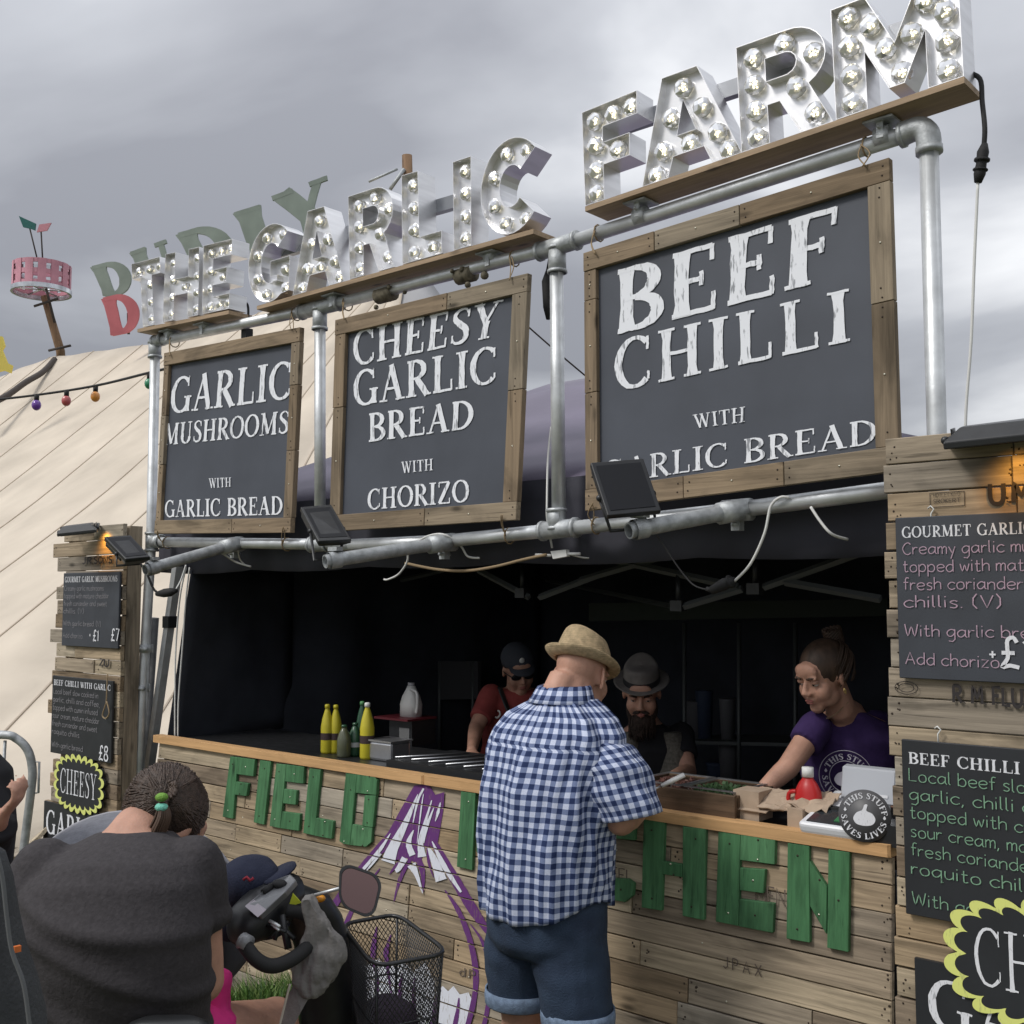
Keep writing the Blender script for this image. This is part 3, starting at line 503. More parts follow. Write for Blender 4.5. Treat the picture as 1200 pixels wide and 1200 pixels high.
# stubs sticking out towards the queue
for (cx, cy), (ex, ey), ed in (((275, 638), (170, 668), 4.9), ((521, 636), (381, 658), 4.05), ((864, 598), (737, 622), 3.32)):
    A_, B_ = P(cx, cy, -0.03), PD(ex, ey, ed); d = (B_ - A_).normalized(); b = MB()
    b.tube([A_, B_], 0.0255, 14, caps=False); b.tube([B_ + d * .001, A_], 0.0205, 14, caps=False); 
    n_ = 14; u = d.cross(Vector((0, 0, 1))).normalized(); w = d.cross(u)
    b.add([B_ + (u * cos(2 * pi * i / n_) + w * sin(2 * pi * i / n_)) * r_ for r_ in (.0255, .0205) for i in range(n_)], [(i, (i + 1) % n_, n_ + (i + 1) % n_, n_ + i) for i in range(n_)])
    b.build('stub_tube', GALVD, scf, fix=False)
    q = P(cx, cy, 0); b = MB(); dr = Vector((1, 0, .02)).normalized(); b.tube([q - dr * .05, q + dr * .05], .036, 14); b.tube([A_ - d * .02, A_ + d * .07], .035, 14); b.box(q + Vector((0, -.0, -.05)), (.03, .03, .03)); b.tube([q + Vector((0, -.03, -.045)), q + Vector((0, .03, -.045))], .008, 6); b.build('swivel_clamp', GALVD, scf)
    b = MB(); b.tube([B_ - d * .06, B_ - d * .015], .032, 14, caps=False); b.box(B_ - d * .04 + Vector((0, 0, .04)), (.05, .03, .015)); b.build('end_band', GALVD, scf)
# knots of clamps left on the top rail
for x, y in ((452, 345), (546, 322)):
    c = P(x, y, 0); b = MB(); b.tube([P(x - 9, y + 2.5, 0), P(x + 9, y - 2.5, 0)], .034, 12)
    for k in range(7): b.ball(c + Vector((R.uniform(-.06, .12), R.uniform(-.04, .02), R.uniform(-.07, .05))), R.uniform(.009, .018), 7, 5)
    b.build('rusty_coupler', mat('rusty_coupler', (0.17, 0.15, 0.11), 0.8, 0.4, noise_amt=0.5, nscale=40), scf)
b = MB(); 
for y in (760, 806): c = P(171 - (y - 760) * .08, y, -.01); b.tube([c + Vector((-.03, -.03, 0)), c + Vector((.06, -.03, 0))], .012, 6); b.tube([c + Vector((0, 0, -.02)), c + Vector((0, 0, .02))], .036, 12)
b.build('post_clamp', GALVD, scf)
b = MB(); b.tube([P(180, 724, .05), dn(P(158, 925, .05))], .028, 12); tag(b.build('support_pole', mat('dull_grey_tube', (0.28, 0.285, 0.29), 0.6, 0.5, noise_amt=.2)), 'dull grey pole strapped beside the left scaffold post', 'pole')
# ================================================================ LIT LETTER SIGNS
DOME = mat('bulb_cap', (0.86, 0.87, 0.88), 0.06, trans=0.0, coat=1.0)
t = DOME.node_tree; pb = t.nodes['Principled BSDF']; tr = t.nodes.new('ShaderNodeBsdfTransparent'); gl = t.nodes.new('ShaderNodeBsdfGlossy'); gl.inputs['Roughness'].default_value = 0.06; gl.inputs['Color'].default_value = (0.95, 0.96, 1, 1)
tr.inputs['Color'].default_value = (0.93, 0.93, 0.92, 1); df = t.nodes.new('ShaderNodeBsdfDiffuse'); df.inputs['Color'].default_value = (.85, .85, .82, 1)
lw = t.nodes.new('ShaderNodeLayerWeight'); lw.inputs['Blend'].default_value = 0.55; m1 = t.nodes.new('ShaderNodeMixShader'); m2 = t.nodes.new('ShaderNodeMixShader'); m2.inputs[0].default_value = .30
t.links.new(lw.outputs['Fresnel'], m1.inputs[0]); t.links.new(tr.outputs[0], m1.inputs[1]); t.links.new(gl.outputs[0], m1.inputs[2]); t.links.new(m1.outputs[0], m2.inputs[1]); t.links.new(df.outputs[0], m2.inputs[2]); t.links.new(m2.outputs[0], t.nodes['Material Output'].inputs[0])
GLOW = bpy.data.materials.new('warm_led'); GLOW.use_nodes = True; t = GLOW.node_tree; t.nodes.clear(); em = t.nodes.new('ShaderNodeEmission'); em.inputs[0].default_value = (1, 0.87, 0.58, 1); em.inputs[1].default_value = 3.4; oo = t.nodes.new('ShaderNodeOutputMaterial'); t.links.new(em.outputs[0], oo.inputs[0])
def bulb_mesh(r):
    b = MB(); bm = bmesh.new(); bmesh.ops.create_icosphere(bm, subdivisions=2, radius=1)
    rj = random.Random(11); vs = [Vector((v.co.x * r, v.co.z * r * .8 - r * .45, v.co.y * r)) * 1.0 + Vector((rj.uniform(-1, 1), rj.uniform(-1, 1), rj.uniform(-1, 1))) * r * .045 for v in bm.verts]; idx = {v: i for i, v in enumerate(bm.verts)}
    b.add(vs, [tuple(idx[v] for v in f.verts) for f in bm.faces], 0, False); bm.free()
    rr = random.Random(3)
    for k in range(9):
        a = k * 2.4; q = r * .42 * sqrt(k / 9); b.ball((q * cos(a), -r * .45 + rr.uniform(-.2, .1) * r, q * sin(a)), r * .115, 6, 4, mi=1)
    b.lathe((0, -.0005, 0), [(r * .62, 0), (r * .55, -r * .3), (r * .3, -r * .3)], 12, mi=2, axis=(0, 1, 0)) if False else b.lathe((0, 0.0, 0), [(r * .7, -.0), (r * .6, .006)], 12, mi=2, axis=(0, -1, 0))
    return b.mesh('bulb', [DOME, GLOW, GALVD])
def arc(cx, cy, rx, ry, a0, a1, n=10): return [(cx + rx * cos(radians(a0 + (a1 - a0) * i / n)), cy + ry * sin(radians(a0 + (a1 - a0) * i / n))) for i in range(n + 1)]
# outline loops and bulb spots of each lit letter, in a unit box
CH = {}
CH['T'] = ([[(0, 1), (1, 1), (1, .76), (.70, .76), (.70, 0), (.30, 0), (.30, .76), (0, .76)]], [(.14, .88), (.5, .88), (.86, .88), (.5, .64), (.5, .38), (.5, .12)])
CH['H'] = ([[(0, 1), (.3, 1), (.3, .6), (.7, .6), (.7, 1), (1, 1), (1, 0), (.7, 0), (.7, .36), (.3, .36), (.3, 0), (0, 0)]], [(.15, .87), (.15, .62), (.15, .36), (.15, .12), (.5, .48), (.85, .87), (.85, .6), (.85, .36), (.85, .12)])
CH['E'] = ([[(0, 1), (1, 1), (1, .78), (.36, .78), (.36, .61), (.86, .61), (.86, .39), (.36, .39), (.36, .22), (1, .22), (1, 0), (0, 0)]], [(.16, .89), (.52, .89), (.86, .89), (.16, .63), (.6, .5), (.16, .37), (.16, .11), (.52, .11), (.86, .11)])
CH['F'] = ([[(0, 1), (1, 1), (1, .77), (.37, .77), (.37, .6), (.86, .6), (.86, .37), (.37, .37), (.37, 0), (0, 0)]], [(.18, .88), (.53, .88), (.86, .88), (.18, .62), (.6, .49), (.18, .36), (.18, .11)])
CH['I'] = ([[(0, 1), (1, 1), (1, 0), (0, 0)]], [(.5, .88), (.5, .63), (.5, .37), (.5, .12)])
CH['L'] = ([[(0, 1), (.44, 1), (.44, .25), (1, .25), (1, 0), (0, 0)]], [(.22, .88), (.22, .62), (.22, .37), (.22, .12), (.7, .12)])
CH['A'] = ([[(.0, 0), (.30, 1), (.68, 1), (1, 0), (.72, 0), (.66, .19), (.34, .19), (.27, 0)], [(.40, .38), (.60, .38), (.50, .72)]], [(.49, .86), (.33, .60), (.66, .60), (.22, .30), (.50, .28), (.78, .30), (.13, .08), (.87, .09)])
CH['R'] = ([[(0, 0), (0, 1), (.55, 1)] + arc(.60, .70, .38, .30, 80, -62, 10) + [(1, 0), (.66, 0), (.46, .36), (.32, .36), (.32, 0)], [(.32, .58), (.32, .80), (.52, .80)] + arc(.54, .69, .13, .11, 80, -80, 6) + [(.52, .58)]], [(.16, .87), (.16, .62), (.16, .37), (.16, .12), (.52, .90), (.83, .72), (.62, .46), (.80, .16)])
CH['M'] = ([[(0, 0), (0, 1), (.28, 1), (.5, .5), (.72, 1), (1, 1), (1, 0), (.74, 0), (.74, .52), (.56, .12), (.44, .12), (.26, .52), (.26, 0)]], [(.12, .9), (.12, .64), (.12, .38), (.12, .12), (.3, .76), (.41, .50), (.53, .24), (.62, .55), (.74, .8), (.88, .9), (.88, .64), (.88, .38), (.88, .12)])
CH['C'] = ([arc(.52, .5, .52, .5, 42, 318, 26) + arc(.52, .5, .20, .22, 318, 42, 18)], [(.72, .85), (.38, .87), (.17, .66), (.17, .36), (.38, .14), (.72, .13)])
CH['G'] = ([arc(.52, .5, .52, .5, 44, 300, 24) + [(.96, .08), (.96, .52), (.52, .52), (.52, .32), (.68, .32), (.68, .25)] + arc(.52, .5, .22, .26, 292, 44, 16)], [(.74, .84), (.36, .86), (.15, .66), (.15, .36), (.36, .13), (.8, .38), (.82, .14)])
SY = -0.07; DEPTH = 0.10; PLATE = 0.34; PLW = 0.135
def lit_letter(ch, q, parent, bm_):
    c = [P(*p, SY) for p in q]  # BL BR TR TL
    mp = lambda u, v, y=0.0: (c[0] * (1 - u) + c[1] * u) * (1 - v) + (c[3] * (1 - u) + c[2] * u) * v + Vector((0, y, 0))
    loops, spots = CH[ch]; b = MB()
    for lp in loops:
        n = len(lp); vs = [mp(*p) for p in lp] + [mp(*p, DEPTH) for p in lp]; b.add(vs, [(i, (i + 1) % n, n + (i + 1) % n, n + i) for i in range(n)], 0)
    L3 = [[Vector((p[0], p[1], 0)) for p in lp] for lp in loops]; tris = tessellate_polygon(L3); flat = [p for lp in loops for p in lp]
    b.add([mp(*p, DEPTH * PLATE) for p in flat], [tuple(t_) for t_ in tris], 0)
    o = b.build('letter', STEEL, parent, fix=False); o['label'] = 'open aluminium letter ' + ch
    solid(o, 0.0025, 0)
    for k, (u, v) in enumerate(spots):
        w = mp(u, v, DEPTH * PLATE); wl = w - Vector(parent.location) ; s = link('bulb', bm_, o, loc=wl, rot=(R.uniform(-.08, .08), R.uniform(0, 3), 0) if False else (0, R.uniform(0, 6.28), 0))
    # rivets
    return o
def lit_sign(label, plank, letters, brackets, bulb_r, rail):
    a, bq = P(*plank[0], SY - .006), P(*plank[1], SY - .006); mid = (a + bq) / 2
    t = thing('lit_letter_sign', label, 'lit sign', tuple(mid))
    mb = MB(); th = Vector((0, 0, -.018)); mb.hexa([a, bq, bq + th, a + th], (0, PLW, 0)); mb.build('plank', PLYW, t)
    bm_ = bulb_mesh(bulb_r)
    for ch, q in letters: lit_letter(ch, q, t, bm_)
    mb = MB(); r0, r1 = P(*rail[0], SY + DEPTH + .0), P(*rail[1], SY + DEPTH + .0); hgt = Vector((0, 0, -.055)); mb.hexa([r0, r1, r1 + hgt, r0 + hgt], (0, .03, 0)); mb.build('back_rail', STEELD, t)
    for x, y in brackets:
        p = P(x, y, 0); k = (p.x - a.x) / (bq.x - a.x); zt = a.z + (bq.z - a.z) * k - .02; mb = MB()
        mb.box((p.x, -.005, zt - .004), (.09, .09, .006)); mb.box((p.x, -.03, zt - .03), (.02, .006, .05)); mb.box((p.x, .02, zt - .03), (.02, .006, .05)); mb.box((p.x, -.005, zt - .028), (.016, .05, .02))
        d = (bq - a).normalized(); mb.tube([Vector((p.x, 0, p.z)) - d * .022, Vector((p.x, 0, p.z)) + d * .022], .0335, 14); mb.tube([Vector((p.x, -.045, p.z + .02)), Vector((p.x, .045, p.z + .02))], .006, 6); mb.build('bracket', GALVD, t)
    return t
def bx(l, r_, t0, t1, b0, b1):  # left x top/bottom etc helper
    return [b0, b1, t1, t0]
s1 = lit_sign('lit aluminium letters THE on a short plank, leftmost of the three lit signs', [(161, 385.5), (268, 363.5)],
  [('T', [(158, 385), (190, 378.5), (187, 301), (154, 309.5)]), ('H', [(190.7, 377.5), (232, 369), (233.5, 289.5), (194, 298)]), ('E', [(237, 368), (268, 361.5), (272, 280), (238.5, 288)])], [(201, 391), (242, 381.5)], 0.0235, [(170, 325), (262, 303)])
s2 = lit_sign('lit aluminium letters GARLIC on a long plank, middle of the three lit signs', [(301, 358.5), (625, 268)],
  [('G', [(291, 361), (340, 346.5), (343, 255), (291, 271)]), ('A', [(343, 346), (403, 329.5), (396, 237), (346, 252)]), ('R', [(410, 327), (462, 312.5), (461, 213), (408, 230.5)]), ('L', [(471.7, 309.5), (518, 296.5), (514, 193), (470.7, 206)]), ('I', [(532, 293), (552, 287.5), (551.7, 183), (530.7, 190)]), ('C', [(563, 283.5), (632, 264.5), (634, 151), (564, 173)])], [(394, 352), (577, 301)], 0.0285, [(300, 296), (585, 212)])
s3 = lit_sign('lit aluminium letters FARM on a wide plank, rightmost and largest of the three lit signs', [(685.7, 242), (1130, 89.5)],
  [('F', [(686, 241), (747, 221), (746, 106), (682, 132)]), ('A', [(753, 218.5), (869, 178.5), (852, 64), (745, 103)]), ('R', [(869, 178.5), (976, 142), (966, 19), (862.6, 56)]), ('M', [(980, 140), (1129, 89), (1121, -44), (973.6, 12)])], [(752, 254), (1036, 161)], 0.034, [(700, 147), (1110, 6)])
# price tag drawing on the E
o = MB(); c = P(278, 341, 0.02); o.lathe(c, [(.001, 0), (.035, 0)], 10, axis=(0, -1, 0)) ; 
# ================================================================ BOARDS
def board(name, label, outer, face, splits, Y=-0.045, lines=(), strings=()):
    """outer and face: TL, TR, BR, BL in the picture, laid on the board's plane"""
    O = [P(*p, Y) for p in outer]; Fq = [P(*p, Y) for p in face]
    t = thing(name, label, 'sign board', tuple((O[2] + O[3]) / 2))
    def bl(s_, t_): return (O[0] * (1 - s_) + O[1] * s_) * (1 - t_) + (O[3] * (1 - s_) + O[2] * s_) * t_
    # fractions of the frame strips
    W_ = (O[1] - O[0]).length; H_ = (O[3] - O[0]).length
    ft = ((Fq[0] + Fq[1]) / 2 - (O[0] + O[1]) / 2).length / H_; fb = ((Fq[2] + Fq[3]) / 2 - (O[2] + O[3]) / 2).length / H_
    fl = ((Fq[0] + Fq[3]) / 2 - (O[0] + O[3]) / 2).length / W_; fr = ((Fq[1] + Fq[2]) / 2 - (O[1] + O[2]) / 2).length / W_
    mb = MB(); e_ = .004; mb.hexa([bl(fl * .6, ft * .6), bl(1 - fr * .6, ft * .6), bl(1 - fr * .6, 1 - fb * .6), bl(fl * .6, 1 - fb * .6)], (0, .01, 0)); pn = mb.build('painted_panel', BOARD, t); pn.location.y += .004
    def strip(s0, s1, t0, t1, m, dy): 
        g = .0012; mb = MB(); mb.hexa([bl(s0 + g, t0), bl(s1 - g, t0), bl(s1 - g, t1), bl(s0 + g, t1)], (0, .026, 0)); o = mb.build('frame_board', m, t); o.location.y -= .016 + dy; bev(o, .0015)
        n = MB()
        L_ = max(s1 - s0, t1 - t0)
        for ss_, tt_ in ((s0 + .018, (t0 + t1) / 2), (s1 - .018, (t0 + t1) / 2)) if (s1 - s0) * W_ > (t1 - t0) * H_ else (((s0 + s1) / 2, t0 + .03), ((s0 + s1) / 2, t1 - .03)):
            for k in (-1, 1):
                c = bl(ss_, tt_); n.lathe(c + Vector((R.uniform(-.004, .004), -.0165 - dy, k * .014)), [(.0028, -.001), (.0028, .001)], 7, axis=(0, -1, 0), mi=0)
        if R.random() < .9: n.lathe(bl((s0 + s1) / 2, (t0 + t1) / 2) + Vector((0, -.0165 - dy, 0)), [(.003, -.001), (.003, .0015)], 7, axis=(0, -1, 0), mi=1)
        q = n.build('nail', [RUST, SCREW], t); q['kind'] = 'stuff'
    tops, rights, bots, lefts = splits
    for a, c in zip([0] + tops, tops + [1]): strip(a, c, 0, ft, F_H, R.uniform(0, .002))
    for a, c in zip([0] + bots, bots + [1]): strip(a, c, 1 - fb, 1, F_H, R.uniform(0, .002))
    for a, c in zip([ft] + rights, rights + [1 - fb]): strip(1 - fr, 1, a + .001, c - .001, F_V, R.uniform(-.003, .0))
    for a, c in zip([ft] + lefts, lefts + [1 - fb]): strip(0, fl, a + .001, c - .001, F_V, R.uniform(-.003, .0))
    for txt, BL, BR, TR, TL, kw in lines: mb = MB(); px_text(mb, txt, BL, BR, TR, TL, Y + .003, **kw); mb.build('painted_word', CH_W, t, fix=False)['label'] = 'white painted words ' + txt
    for i, (x, y, x2, y2) in enumerate(strings):
        a = P(x, y, 0); b_ = P(x2, y2, Y); mb = MB()
        for k in range(2): mb.tube(catmull([a + Vector((R.uniform(-.01, .01), -.03, .0)), a.lerp(b_, .5) + Vector((R.uniform(-.02, .02), -.03, 0)), b_ + Vector((R.uniform(-.01, .01), -.03, 0))], 4), .0022, 5)
        mb.tube([a + Vector((-.004, .03 * cos(q_), .03 * sin(q_))) for q_ in [2 * pi * j / 10 for j in range(11)]], .003, 5)
        mb.build('hanging_twine', STR, t)
    return t
board('menu_board', 'grey board painted GARLIC MUSHROOMS in a pallet frame, leftmost hanging board', [(195.5, 414.4), (355.4, 384), (343.8, 624.4), (183.9, 625.6)], [(200.2, 428.4), (344.5, 402), (334.4, 607), (190.9, 610)], ([], [.28, .6], [.6], [.35, .62]), lines=[
 ('GARLIC', (199, 485), (341.5, 467), (343.7, 422.5), (203, 443), {}), ('MUSHROOMS', (192.7, 522), (338.5, 507.5), (340.5, 481), (194.3, 497), {}), ('WITH', (245.7, 572), (271.4, 570.3), (271.4, 559.5), (245, 560.7), {'bold': .9}), ('GARLIC BREAD', (193.7, 606.2), (331.6, 603), (332, 581.3), (193.7, 586.5), {})],
 strings=[(205, 400, 205, 418), (348, 368, 349, 388), (337, 638, 337, 618), (197, 636, 190, 622)])
board('menu_board', 'grey board painted CHEESY GARLIC BREAD in a pallet frame, middle hanging board', [(396, 376), (622, 321), (608, 609.5), (388, 623)], [(408, 390.5), (602, 347), (592, 588), (401, 604.4)], ([.62], [.47], [.55], [.42]), lines=[
 ('CHEESY', (415, 429.5), (583, 394), (591, 351), (413.5, 389), {}), ('GARLIC', (415, 477), (582.4, 448.4), (584, 404.5), (414.5, 435.5), {}), ('BREAD', (431.5, 518), (555, 501.5), (556.6, 468), (431.5, 485), {}), ('WITH', (471, 554.6), (508, 551), (508, 537.5), (470.5, 541.4), {'bold': .9}), ('CHORIZO', (431, 597.5), (550, 588), (550, 561.5), (431.5, 573.5), {})],
 strings=[(408, 356, 408, 376), (604, 303, 604, 330), (598, 628, 593, 604)])
board('menu_board', 'large grey board painted BEEF CHILLI in a pallet frame, rightmost hanging board', [(686.4, 298), (1045, 186), (1057, 552), (688.6, 599)], [(701, 316.5), (1016.6, 219), (1029.8, 526.7), (703.3, 572)], ([.27, .56], [.46], [.36, .68], [.19, .55]), lines=[
 ('BEEF', (720.5, 392), (981, 325), (984, 241), (720.5, 318.7), {'bold': 1.15, 'gap': .07}), ('CHILLI', (720.5, 459.5), (998.5, 399), (997, 337.7), (720.5, 400), {'bold': 1.0, 'gap': .1}), ('WITH', (814.8, 502), (873.5, 494.4), (874, 476.4), (812, 486.3), {'bold': .85}), ('GARLIC BREAD', (705.9, 568.5), (1028.7, 519.3), (1028.7, 490), (705.9, 541), {'bold': .85})],
 strings=[(703, 273, 703, 300), (1017, 172, 1017, 198), (700, 616, 700, 590)])
# ================================================================ PALLET WORK
UNIT = None
def unit_plank():
    global UNIT
    if UNIT is None:
        b = MB(); h = .5; c = .06
        pts = [(-h, -h), (h, -h), (h, h), (-h, h)]
        fr = [(-h + .004, -h, -h + .03), (h - .004, -h, -h + .03), (h - .004, -h, h - .03), (-h + .004, -h, h - .03)]; f2 = [(-h, -h + .12, -h), (h, -h + .12, -h), (h, -h + .12, h), (-h, -h + .12, h)]; bk = [(-h, h, -h), (h, h, -h), (h, h, h), (-h, h, h)]
        fs = [(0, 1, 2, 3), (11, 10, 9, 8)]
        for o_ in (0, 4): fs += [(o_ + i, o_ + 4 + i, o_ + 4 + (i + 1) % 4, o_ + (i + 1) % 4) for i in range(4)]
        b.add(fr + f2 + bk, fs); UNIT = b
    return UNIT
PLH = unit_plank().mesh('plank', [W_H]); PLV = unit_plank().mesh('plank', [W_V]); PLS = PLH
def plank(parent, c, size, tilt=0, me=None, roll=0, name='plank'):
    return link(name, me or PLH, parent, loc=Vector(c) - Vector(parent.location), rot=(tilt, roll, 0), scale=size)
COUNTER_TILT = 0.08; CZ = P(564, 919, 0).z; CX0, CX1 = P(186, 900, 0).x, P(1046, 980, 0).x
ctr = thing('counter', 'pallet plank counter front with green letters and purple garlic mural', 'counter', ((CX0 + CX1) / 2, 0, 0))
def cy(z): return -COUNTER_TILT * (CZ - z)
ROWH = 0.0775; ta = math.atan(COUNTER_TILT); ntop = CZ - .032
rows = []; r = 0; z = ntop; nails = MB()
seam = {2: [P(410, 925, 0).x], 4: [P(283, 985, 0).x], 5: [P(488, 1010, 0).x], 6: [P(488, 1040, 0).x, P(270, 990, 0).x], 7: [P(488, 1060, 0).x, P(802, 1080, 0).x], 8: [P(937, 1140, 0).x], 9: [P(937, 1160, 0).x, P(572, 1130, 0).x]}
while z > 0.01:
    z1 = max(z - ROWH, 0.0); zc = (z + z1) / 2; xs = [CX0]; x = CX0
    while x < CX1 - .25:
        x += R.choice((.45, .62, .8, 1.0, 1.2)) * R.uniform(.85, 1.1)
        if x < CX1 - .18: xs.append(x)
    for sx_ in seam.get(r, []): xs = [q for q in xs if abs(q - sx_) > .2 or q == CX0] + [sx_]
    xs = sorted(xs) + [CX1]
    for a, b_ in zip(xs[:-1], xs[1:]):
        th = .02; prou = R.uniform(-.0015, .0045); yy = cy(zc) + th / 2 - prou
        plank(ctr, ((a + b_) / 2, yy, zc), (b_ - a - .003, th, ROWH - R.uniform(.002, .005)), -ta * 1.0, roll=R.uniform(-.002, .002))
        for xx in (a + .02, b_ - .02):
            if R.random() < .8:
                for k in range(R.choice((2, 3, 4))):
                    q = Vector((xx + R.uniform(-.01, .014), 0, zc + R.uniform(-.03, .03))); q.y = cy(q.z) - prou - .0005; nails.lathe(q, [(R.uniform(.0025, .0052), -.001), (.002, .0012)], 6, axis=(0, -1, 0), mi=0)
        if R.random() < .6: q = Vector(((a + b_) / 2 + R.uniform(-.1, .1), 0, zc)); q.y = cy(q.z) - prou - .0005; nails.lathe(q, [(.0028, -.001), (.0028, .0012)], 6, axis=(0, -1, 0), mi=1)
    rows.append((z1, z)); z = z1; r += 1
q = nails.build('nail', [RUST, SCREW], ctr); q['kind'] = 'stuff'
mb = MB(); mb.box(((CX0 + CX1) / 2, .045, CZ / 2 - .03), (CX1 - CX0 - .01, .03, CZ - .1)); mb.build('backing_board', BLKF, ctr)
for a, b_ in ((CX0 - .03, P(500, 905, 0).x), (P(500, 905, 0).x + .002, CX1)):
    plank(ctr, ((a + b_) / 2, .005, CZ - .013), (b_ - a, .055, .036), me=unit_plank().mesh('ledge', [LEDGE]), name='ledge')
mb = MB(); mb.box(((CX0 + CX1) / 2, .36, CZ - .03), (CX1 - CX0 - .02, .62, .02)); mb.build('worktop', BLK, ctr)
# green letters made of boards
GM = MB()
def cpt(px, py, lift):
    r_ = ray(px, py)  # plane y = -T*(CZ - z) - lift
    t_ = (-COUNTER_TILT * CZ - lift - CAM.y + COUNTER_TILT * CAM.z) / (r_.y - COUNTER_TILT * r_.z); return CAM + r_ * t_
def green_letter(ch, pieces, org, sc_, which):
    ps = [[(org[0] + x / sc_, org[1] + y / sc_) for x, y in pc] for pc in pieces]
    c0 = cpt(ps[0][-1][0], ps[0][-1][1], .016); t = thing('green_letter', 'green plank letter %s %s' % (ch, which), 'letter', tuple(c0), group='green board letters on the counter')
    nl = MB()
    for i, pc in enumerate(ps):
        w = [cpt(x, y, .018 + (i % 3) * .0012) for x, y in pc]; mb = MB(); mb.hexa(w, (0, .0165, 0)); o = mb.build('letter_board', GREEN, t); bev(o, .0016)
        cen = sum(w, Vector()) / len(w); up_ = (w[0] - w[-1]) * .38
        for s_ in (-1, 1) if i == 0 or R.random() < .6 else (0,):
            q = cen + up_ * s_ + Vector((R.uniform(-.01, .01), -.0004, 0)); nl.lathe(q, [(.0032, -.002), (.0032, .0012)], 7, axis=(0, -1, 0), mi=1 if R.random() < .4 else 0)
    q = nl.build('screw', [RUST, SCREW], t); q['kind'] = 'stuff'
A1, S1 = (180, 860), 4.444; A2, S2 = (700, 930), 3.3333; A3, S3 = (390, 900), 4.0
green_letter('F', [[(398, 118), (438, 122), (412, 443), (358, 432)], [(438, 122), (527, 135), (518, 222), (431, 210)], [(427, 249), (492, 258), (482, 325), (421, 317)]], A1, S1, 'at the left end, first of FIELD')
green_letter('I', [[(553, 137), (610, 145), (574, 474), (520, 461)]], A1, S1, 'a single upright board, second of FIELD')
green_letter('E', [[(638, 155), (690, 160), (657, 492), (603, 480)], [(690, 160), (783, 172), (778, 260), (683, 248)], [(679, 287), (745, 295), (738, 370), (672, 362)], [(669, 405), (763, 417), (755, 506), (658, 492)]], A1, S1, 'third of FIELD')
green_letter('L', [[(810, 180), (870, 187), (836, 530), (778, 517)], [(842, 438), (935, 455), (926, 548), (836, 531)]], A1, S1, 'fourth of FIELD')
green_letter('D', [[(1000, 205), (1058, 208), (1022, 580), (990, 574), (966, 560)], [(1058, 208), (1145, 220), (1163, 242), (1158, 320), (1050, 308)], [(1098, 321), (1157, 322), (1140, 488), (1085, 480)], [(1034, 471), (1139, 489), (1132, 565), (1105, 589), (1023, 580)]], A1, S1, 'with chamfered corners, last of FIELD')
green_letter('K', [[(600, 110), (668, 118), (652, 480), (580, 463)], [(670, 235), (700, 122), (770, 130), (735, 240), (672, 292)], [(672, 300), (735, 250), (790, 500), (720, 490), (672, 390)]], A3, S3, 'beside the purple garlic stalk, first of KITCHEN')
green_letter('I', [[(607, 938), (627, 940.5), (623, 1034), (603, 1030)]], (0, 0), 1, 'behind the customer, second of KITCHEN')
green_letter('T', [[(636, 942), (692, 950), (690, 977), (635, 969)], [(654, 972.5), (675, 975.5), (671, 1043), (650, 1039)]], (0, 0), 1, 'behind the customer, third of KITCHEN')
green_letter('C', [[(-18, 78), (25, 84), (18, 405), (-24, 396)], [(26, 84), (125, 90), (148, 115), (145, 183), (24, 172)], [(20, 330), (118, 334), (142, 352), (138, 398), (108, 425), (18, 408)]], A2, S2, 'partly behind the customer, fourth of KITCHEN')
green_letter('H', [[(180, 98), (262, 108), (250, 458), (172, 445)], [(253, 264), (331, 277), (331, 327), (251, 315)], [(333, 128), (423, 138), (415, 495), (332, 478)]], A2, S2, 'right of the customer, fifth of KITCHEN')
green_letter('E', [[(472, 147), (558, 158), (550, 518), (462, 500)], [(559, 160), (695, 180), (692, 278), (556, 260)], [(556, 290), (655, 297), (648, 390), (555, 378)], [(554, 412), (690, 430), (684, 545), (552, 519)]], A2, S2, 'sixth of KITCHEN')
green_letter('N', [[(743, 192), (827, 205), (829, 583), (738, 567)], [(902, 218), (985, 230), (980, 620), (897, 603)], [(828, 262), (896, 365), (894, 550), (830, 440)]], A2, S2, 'last of KITCHEN, by the right tower')
# mural painted over the planks, cut at every joint
mural = MB()
def clip_poly(poly, z0, z1):
    for zz, sgn in ((z0, 1), (z1, -1)):
        outp = []
        for i in range(len(poly)):
            a, b_ = poly[i], poly[(i + 1) % len(poly)]; da, db = (a.z - zz) * sgn, (b_.z - zz) * sgn
            if da >= 0: outp.append(a)
            if (da >= 0) != (db >= 0): outp.append(a.lerp(b_, da / (da - db)))
        poly = outp
        if len(poly) < 3: return []
    return poly
mk = [0]
def paint_tri(tri, mi, layer):
    for z0, z1 in rows:
        q = clip_poly(list(tri), z0 + .003, z1 - .002)
        if len(q) >= 3: mural.add([p + Vector((0, -layer, 0)) for p in q], [tuple(range(len(q)))], mi)
def paint_poly(pts, mi):
    mk[0] += 1; ly = .0052 + mk[0] * .0001; w = [cpt(A3[0] + x / S3, A3[1] + y / S3, 0) for x, y in pts]
    for t_ in tessellate_polygon([[Vector((p.x, p.z, 0)) for p in w]]): paint_tri([w[i] for i in t_], mi, ly)
